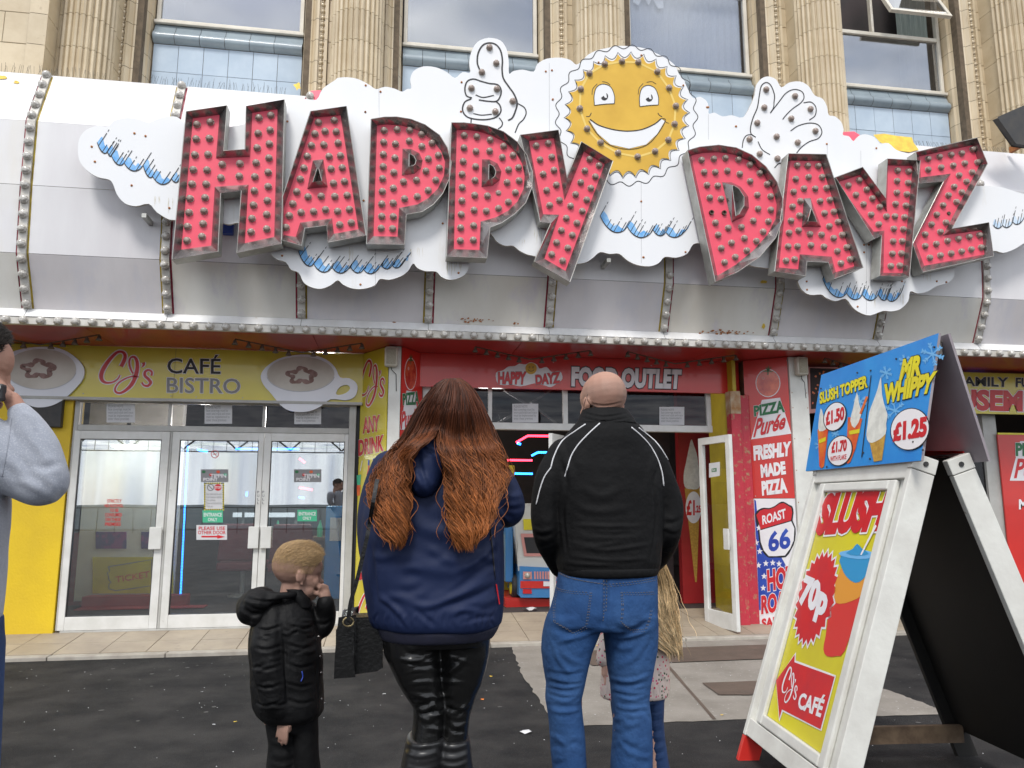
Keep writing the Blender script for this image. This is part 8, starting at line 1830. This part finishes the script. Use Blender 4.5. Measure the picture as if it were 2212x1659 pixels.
rows(b, [(882, -120, -35, .17), (905, -150, -18, .2), (950, -180, 0, .23), (1050, -190, 4, .25), (1139, -188, 5, .26), (1200, -184, -4, .26), (1300, -180, -12, .26), (1345, -176, -16, .25)], Y0)
limb(b, [(-45, 960, 62), (15, 1000, 54), (70, 1035, 46), (96, 1043, 43), (98, 1022, 41), (84, 970, 37), (60, 918, 29), (44, 892, 23)], Y0); limb(b, [(-170, 960, 58, .1), (-190, 1060, 46, .1), (-185, 1180, 38, .05), (-176, 1275, 27, -.03)], Y0)
v, n_, f = remesh(b, .0058, 9, .6)
fl = [([(20, 960), (50, 1000), (75, 1040)], .007, -.006), ([(60, 930), (80, 965), (110, 1000)], .008, .005), ([(70, 1000), (95, 1010), (128, 1000)], .009, -.006), ([(30, 1035), (70, 1050), (110, 1075)], .010, .006), ([(0, 1000), (20, 1020), (40, 1050)], .010, -.006), ([(50, 890), (66, 900), (75, 925)], .006, .006), ([(100, 1030), (115, 1050), (112, 1080)], .009, .006)]
v = folds(v, n_, f, fl, .007, (8, 8, 8)); jk = cloth('jumper', v, f, 'grey_knit', ml); tjl = bvh(v, f); seam_line(tjl, [(26, 900), (20, 940), (12, 990), (4, 1030)], .0008, 'grey_knit', jk, 'sleeve_seam')
b = MB(); rows(b, [(1335, -176, -14, .25), (1400, -176, -14, .26)], Y0); rows(b, [(1390, -174, -90, .22), (1700, -158, -88, .17), (2250, -150, -90, .15)], Y0, 0, 20); rows(b, [(1390, -96, -14, .22), (1700, -88, -22, .17), (2250, -86, -28, .15)], Y0, 0, 20); v, n_, f = remesh(b, .008, 5); cloth('trousers', v, f, 'denim_dark', ml)
b = MB()
for x0 in (-120, -58): c = W(x0, 2250, Y0); sph(b, (c.x + .05, Y0 + .02, .045), (.14, .048, .045))
v, n_, f = remesh(b, .008, 4); cloth('shoes', v, f, 'shoe', ml)
ph = thing('small_black_gadget', W(4, 852, Y0 - .05), 'small black gadget held in the fist of the man at the left edge', 'gadget'); b = MB(); c = W(-1, 848, Y0 - .04); b.add([(c.x + x * .011 + z * .25 * .0, c.y + y * .012, c.z + z * .020) for z in (-1, 1) for y in (-1, 1) for x in (-1, 1)], [(0, 2, 3, 1), (4, 5, 7, 6), (0, 1, 5, 4), (2, 6, 7, 3), (0, 4, 6, 2), (1, 3, 7, 5)]); b.build('casing', M['gasket'], ph, bevel=.005); b = MB(); b.lathe((c.x, c.y - .0125, c.z + .01), [(.008, 0), (.008, -.003), (.001, -.004)], 10, 'y'); b.build('button', M['steel_side'], ph)
# ================================================================== litter and the promenade behind the camera (seen in the glass)
rn = random.Random(21)
for i, (x, y, m_, lab) in enumerate(((1135, 1584, 'paper', 'white scrap of paper on the asphalt beside the woman\'s legs'), (1290, 1397, 'flake_yellow', 'tiny yellow scrap near the concrete edge'), (1060, 1462, 'flake_yellow', 'yellow scrap on the asphalt right of the leggings'), (1560, 1548, 'flake_yellow', 'orange scrap at the lower concrete edge'),
                              (1042, 1512, 'orange_print', 'orange crumb on the asphalt left of the concrete'), (508, 1560, 'flake_yellow', 'yellow crumb on the asphalt behind the boy'), (436, 1495, 'paper', 'white crumb at the left on the asphalt'), (462, 1566, 'paper', 'small white crumb on the asphalt nearest the left edge'), (1066, 1478, 'paper', 'pale crumb beside the concrete corner'),
                              (830, 1500, 'paper', 'white speck left of the leggings'), (1832, 1660, 'flake_yellow', 'orange scrap beneath the A-board'), (700, 1520, 'paper', 'pale speck behind the boy\'s coat'))):
    d = ray(x, y); t = (0.0 - CAM_Z) / d.z; p = CAM + d * t; s_ = .045 if i == 0 else rn.uniform(.009, .016)
    o = thing('scrap', p, lab, 'litter'); b = MB(); z0 = .010 if 1.1 < p.x < 3.7 and p.y > 4.8 else .002
    vs = [(p.x + s_ * math.cos(a) * rn.uniform(.6, 1.2), p.y + s_ * math.sin(a) * rn.uniform(.4, .9), z0 + rn.uniform(0, s_ * .4)) for a in [j * .9 for j in range(7)]] + [(p.x, p.y, z0 + s_ * .3)]
    b.add(vs, [(j, (j + 1) % 7, 7) for j in range(7)]); b.build('scrap_piece', M[m_], o)
b = MB()
for i in range(420):
    x, y = rn.uniform(-3.5, 5), rn.uniform(2.2, 7.5); s_ = rn.uniform(.002, .005); z = .003 if not (1.1 < x < 4 and y > 4.8) else .009
    b.add([(x - s_, y, z), (x, y - s_ * .7, z), (x + s_, y + .001, z), (x, y + s_ * .7, z + s_ * .5)], [(0, 1, 2, 3)])
tag(b.build('grit', M['paper']), kind='stuff')
# sea and railing behind the camera
M['sea'] = mat('sea', (.05, .065, .07), .6, (.08, .09, .09), .05, 6, spec=.02)
sheet('sea', [(-390, -390), (390, -390), (390, -26), (-390, -26)], .012, M['sea'])
rl = thing('promenade_railing', (2, -20, 0), 'black iron promenade railing with scrolled arches, mirrored in the café doors', 'railing')
b = MB()
for i in range(60): b.tube([(-22 + i * .75, -20, 0), (-22 + i * .75, -20, 1.15)], .02, 4)
b.tube([(-22, -20, 1.15), (23, -20, 1.15)], .03, 4); b.tube([(-22, -20, .15), (23, -20, .15)], .02, 4); tag(b.build('balusters', M['dark_metal'], rl), kind='stuff')
ar = thing('iron_arch', (-8, -14, 0), 'black wrought-iron scroll arch over the promenade, mirrored in the café doors', 'arch')
b = MB()
for z in (3.35, 4.05): b.tube([(-16, -14, z), (6, -14, z + .0)], .03, 4)
for k in range(11):
    x = -16 + k * 2.0; b.tube([(x + t * .2, -14, 3.42 + .6 * abs(math.sin(math.pi * t / 10))) for t in range(11)], .035, 5)
for k in range(45): b.tube([(-16 + k * .48, -14, 3.35), (-16 + k * .48, -14, 4.05)], .012, 4)
b.build('scrollwork', M['dark_metal'], ar)
for x in (-16, -5, 6):
    b = MB(); b.tube([(x, -14, 0), (x, -14, 5.2)], .07, 8); b.build('post', M['dark_metal'], ar)

# lit café ceiling lamps
for x, y, z, e in ((-2.2, 9.75, 2.3, 30), (-1.0, 11.2, 2.6, 90), (1.2, 9.3, 2.5, 14)):
    l = bpy.data.lights.new('cafe_lamp', 'POINT'); l.energy = e; l.shadow_soft_size = .15; l.color = (1, .95, .86); o = bpy.data.objects.new('cafe_lamp', l); COL.objects.link(o); o.location = (x, y, z)
b = MB(); rn = random.Random(99)
for i in range(150):
    x, y, r_ = rn.uniform(-4, 5), rn.uniform(2.3, 7.4), rn.uniform(.008, .022)
    if 1.1 < x < 3.9 and y > 4.8: continue
    b.add([(x + r_ * math.cos(a) * rn.uniform(.7, 1.2), y + r_ * math.sin(a) * rn.uniform(.7, 1.2), .0022) for a in [j * .785 for j in range(8)]], [tuple(range(8))])
M['gum'] = mat('gum', (.075, .072, .07), .8); tag(b.build('gum_spots', M['gum']), kind='stuff')
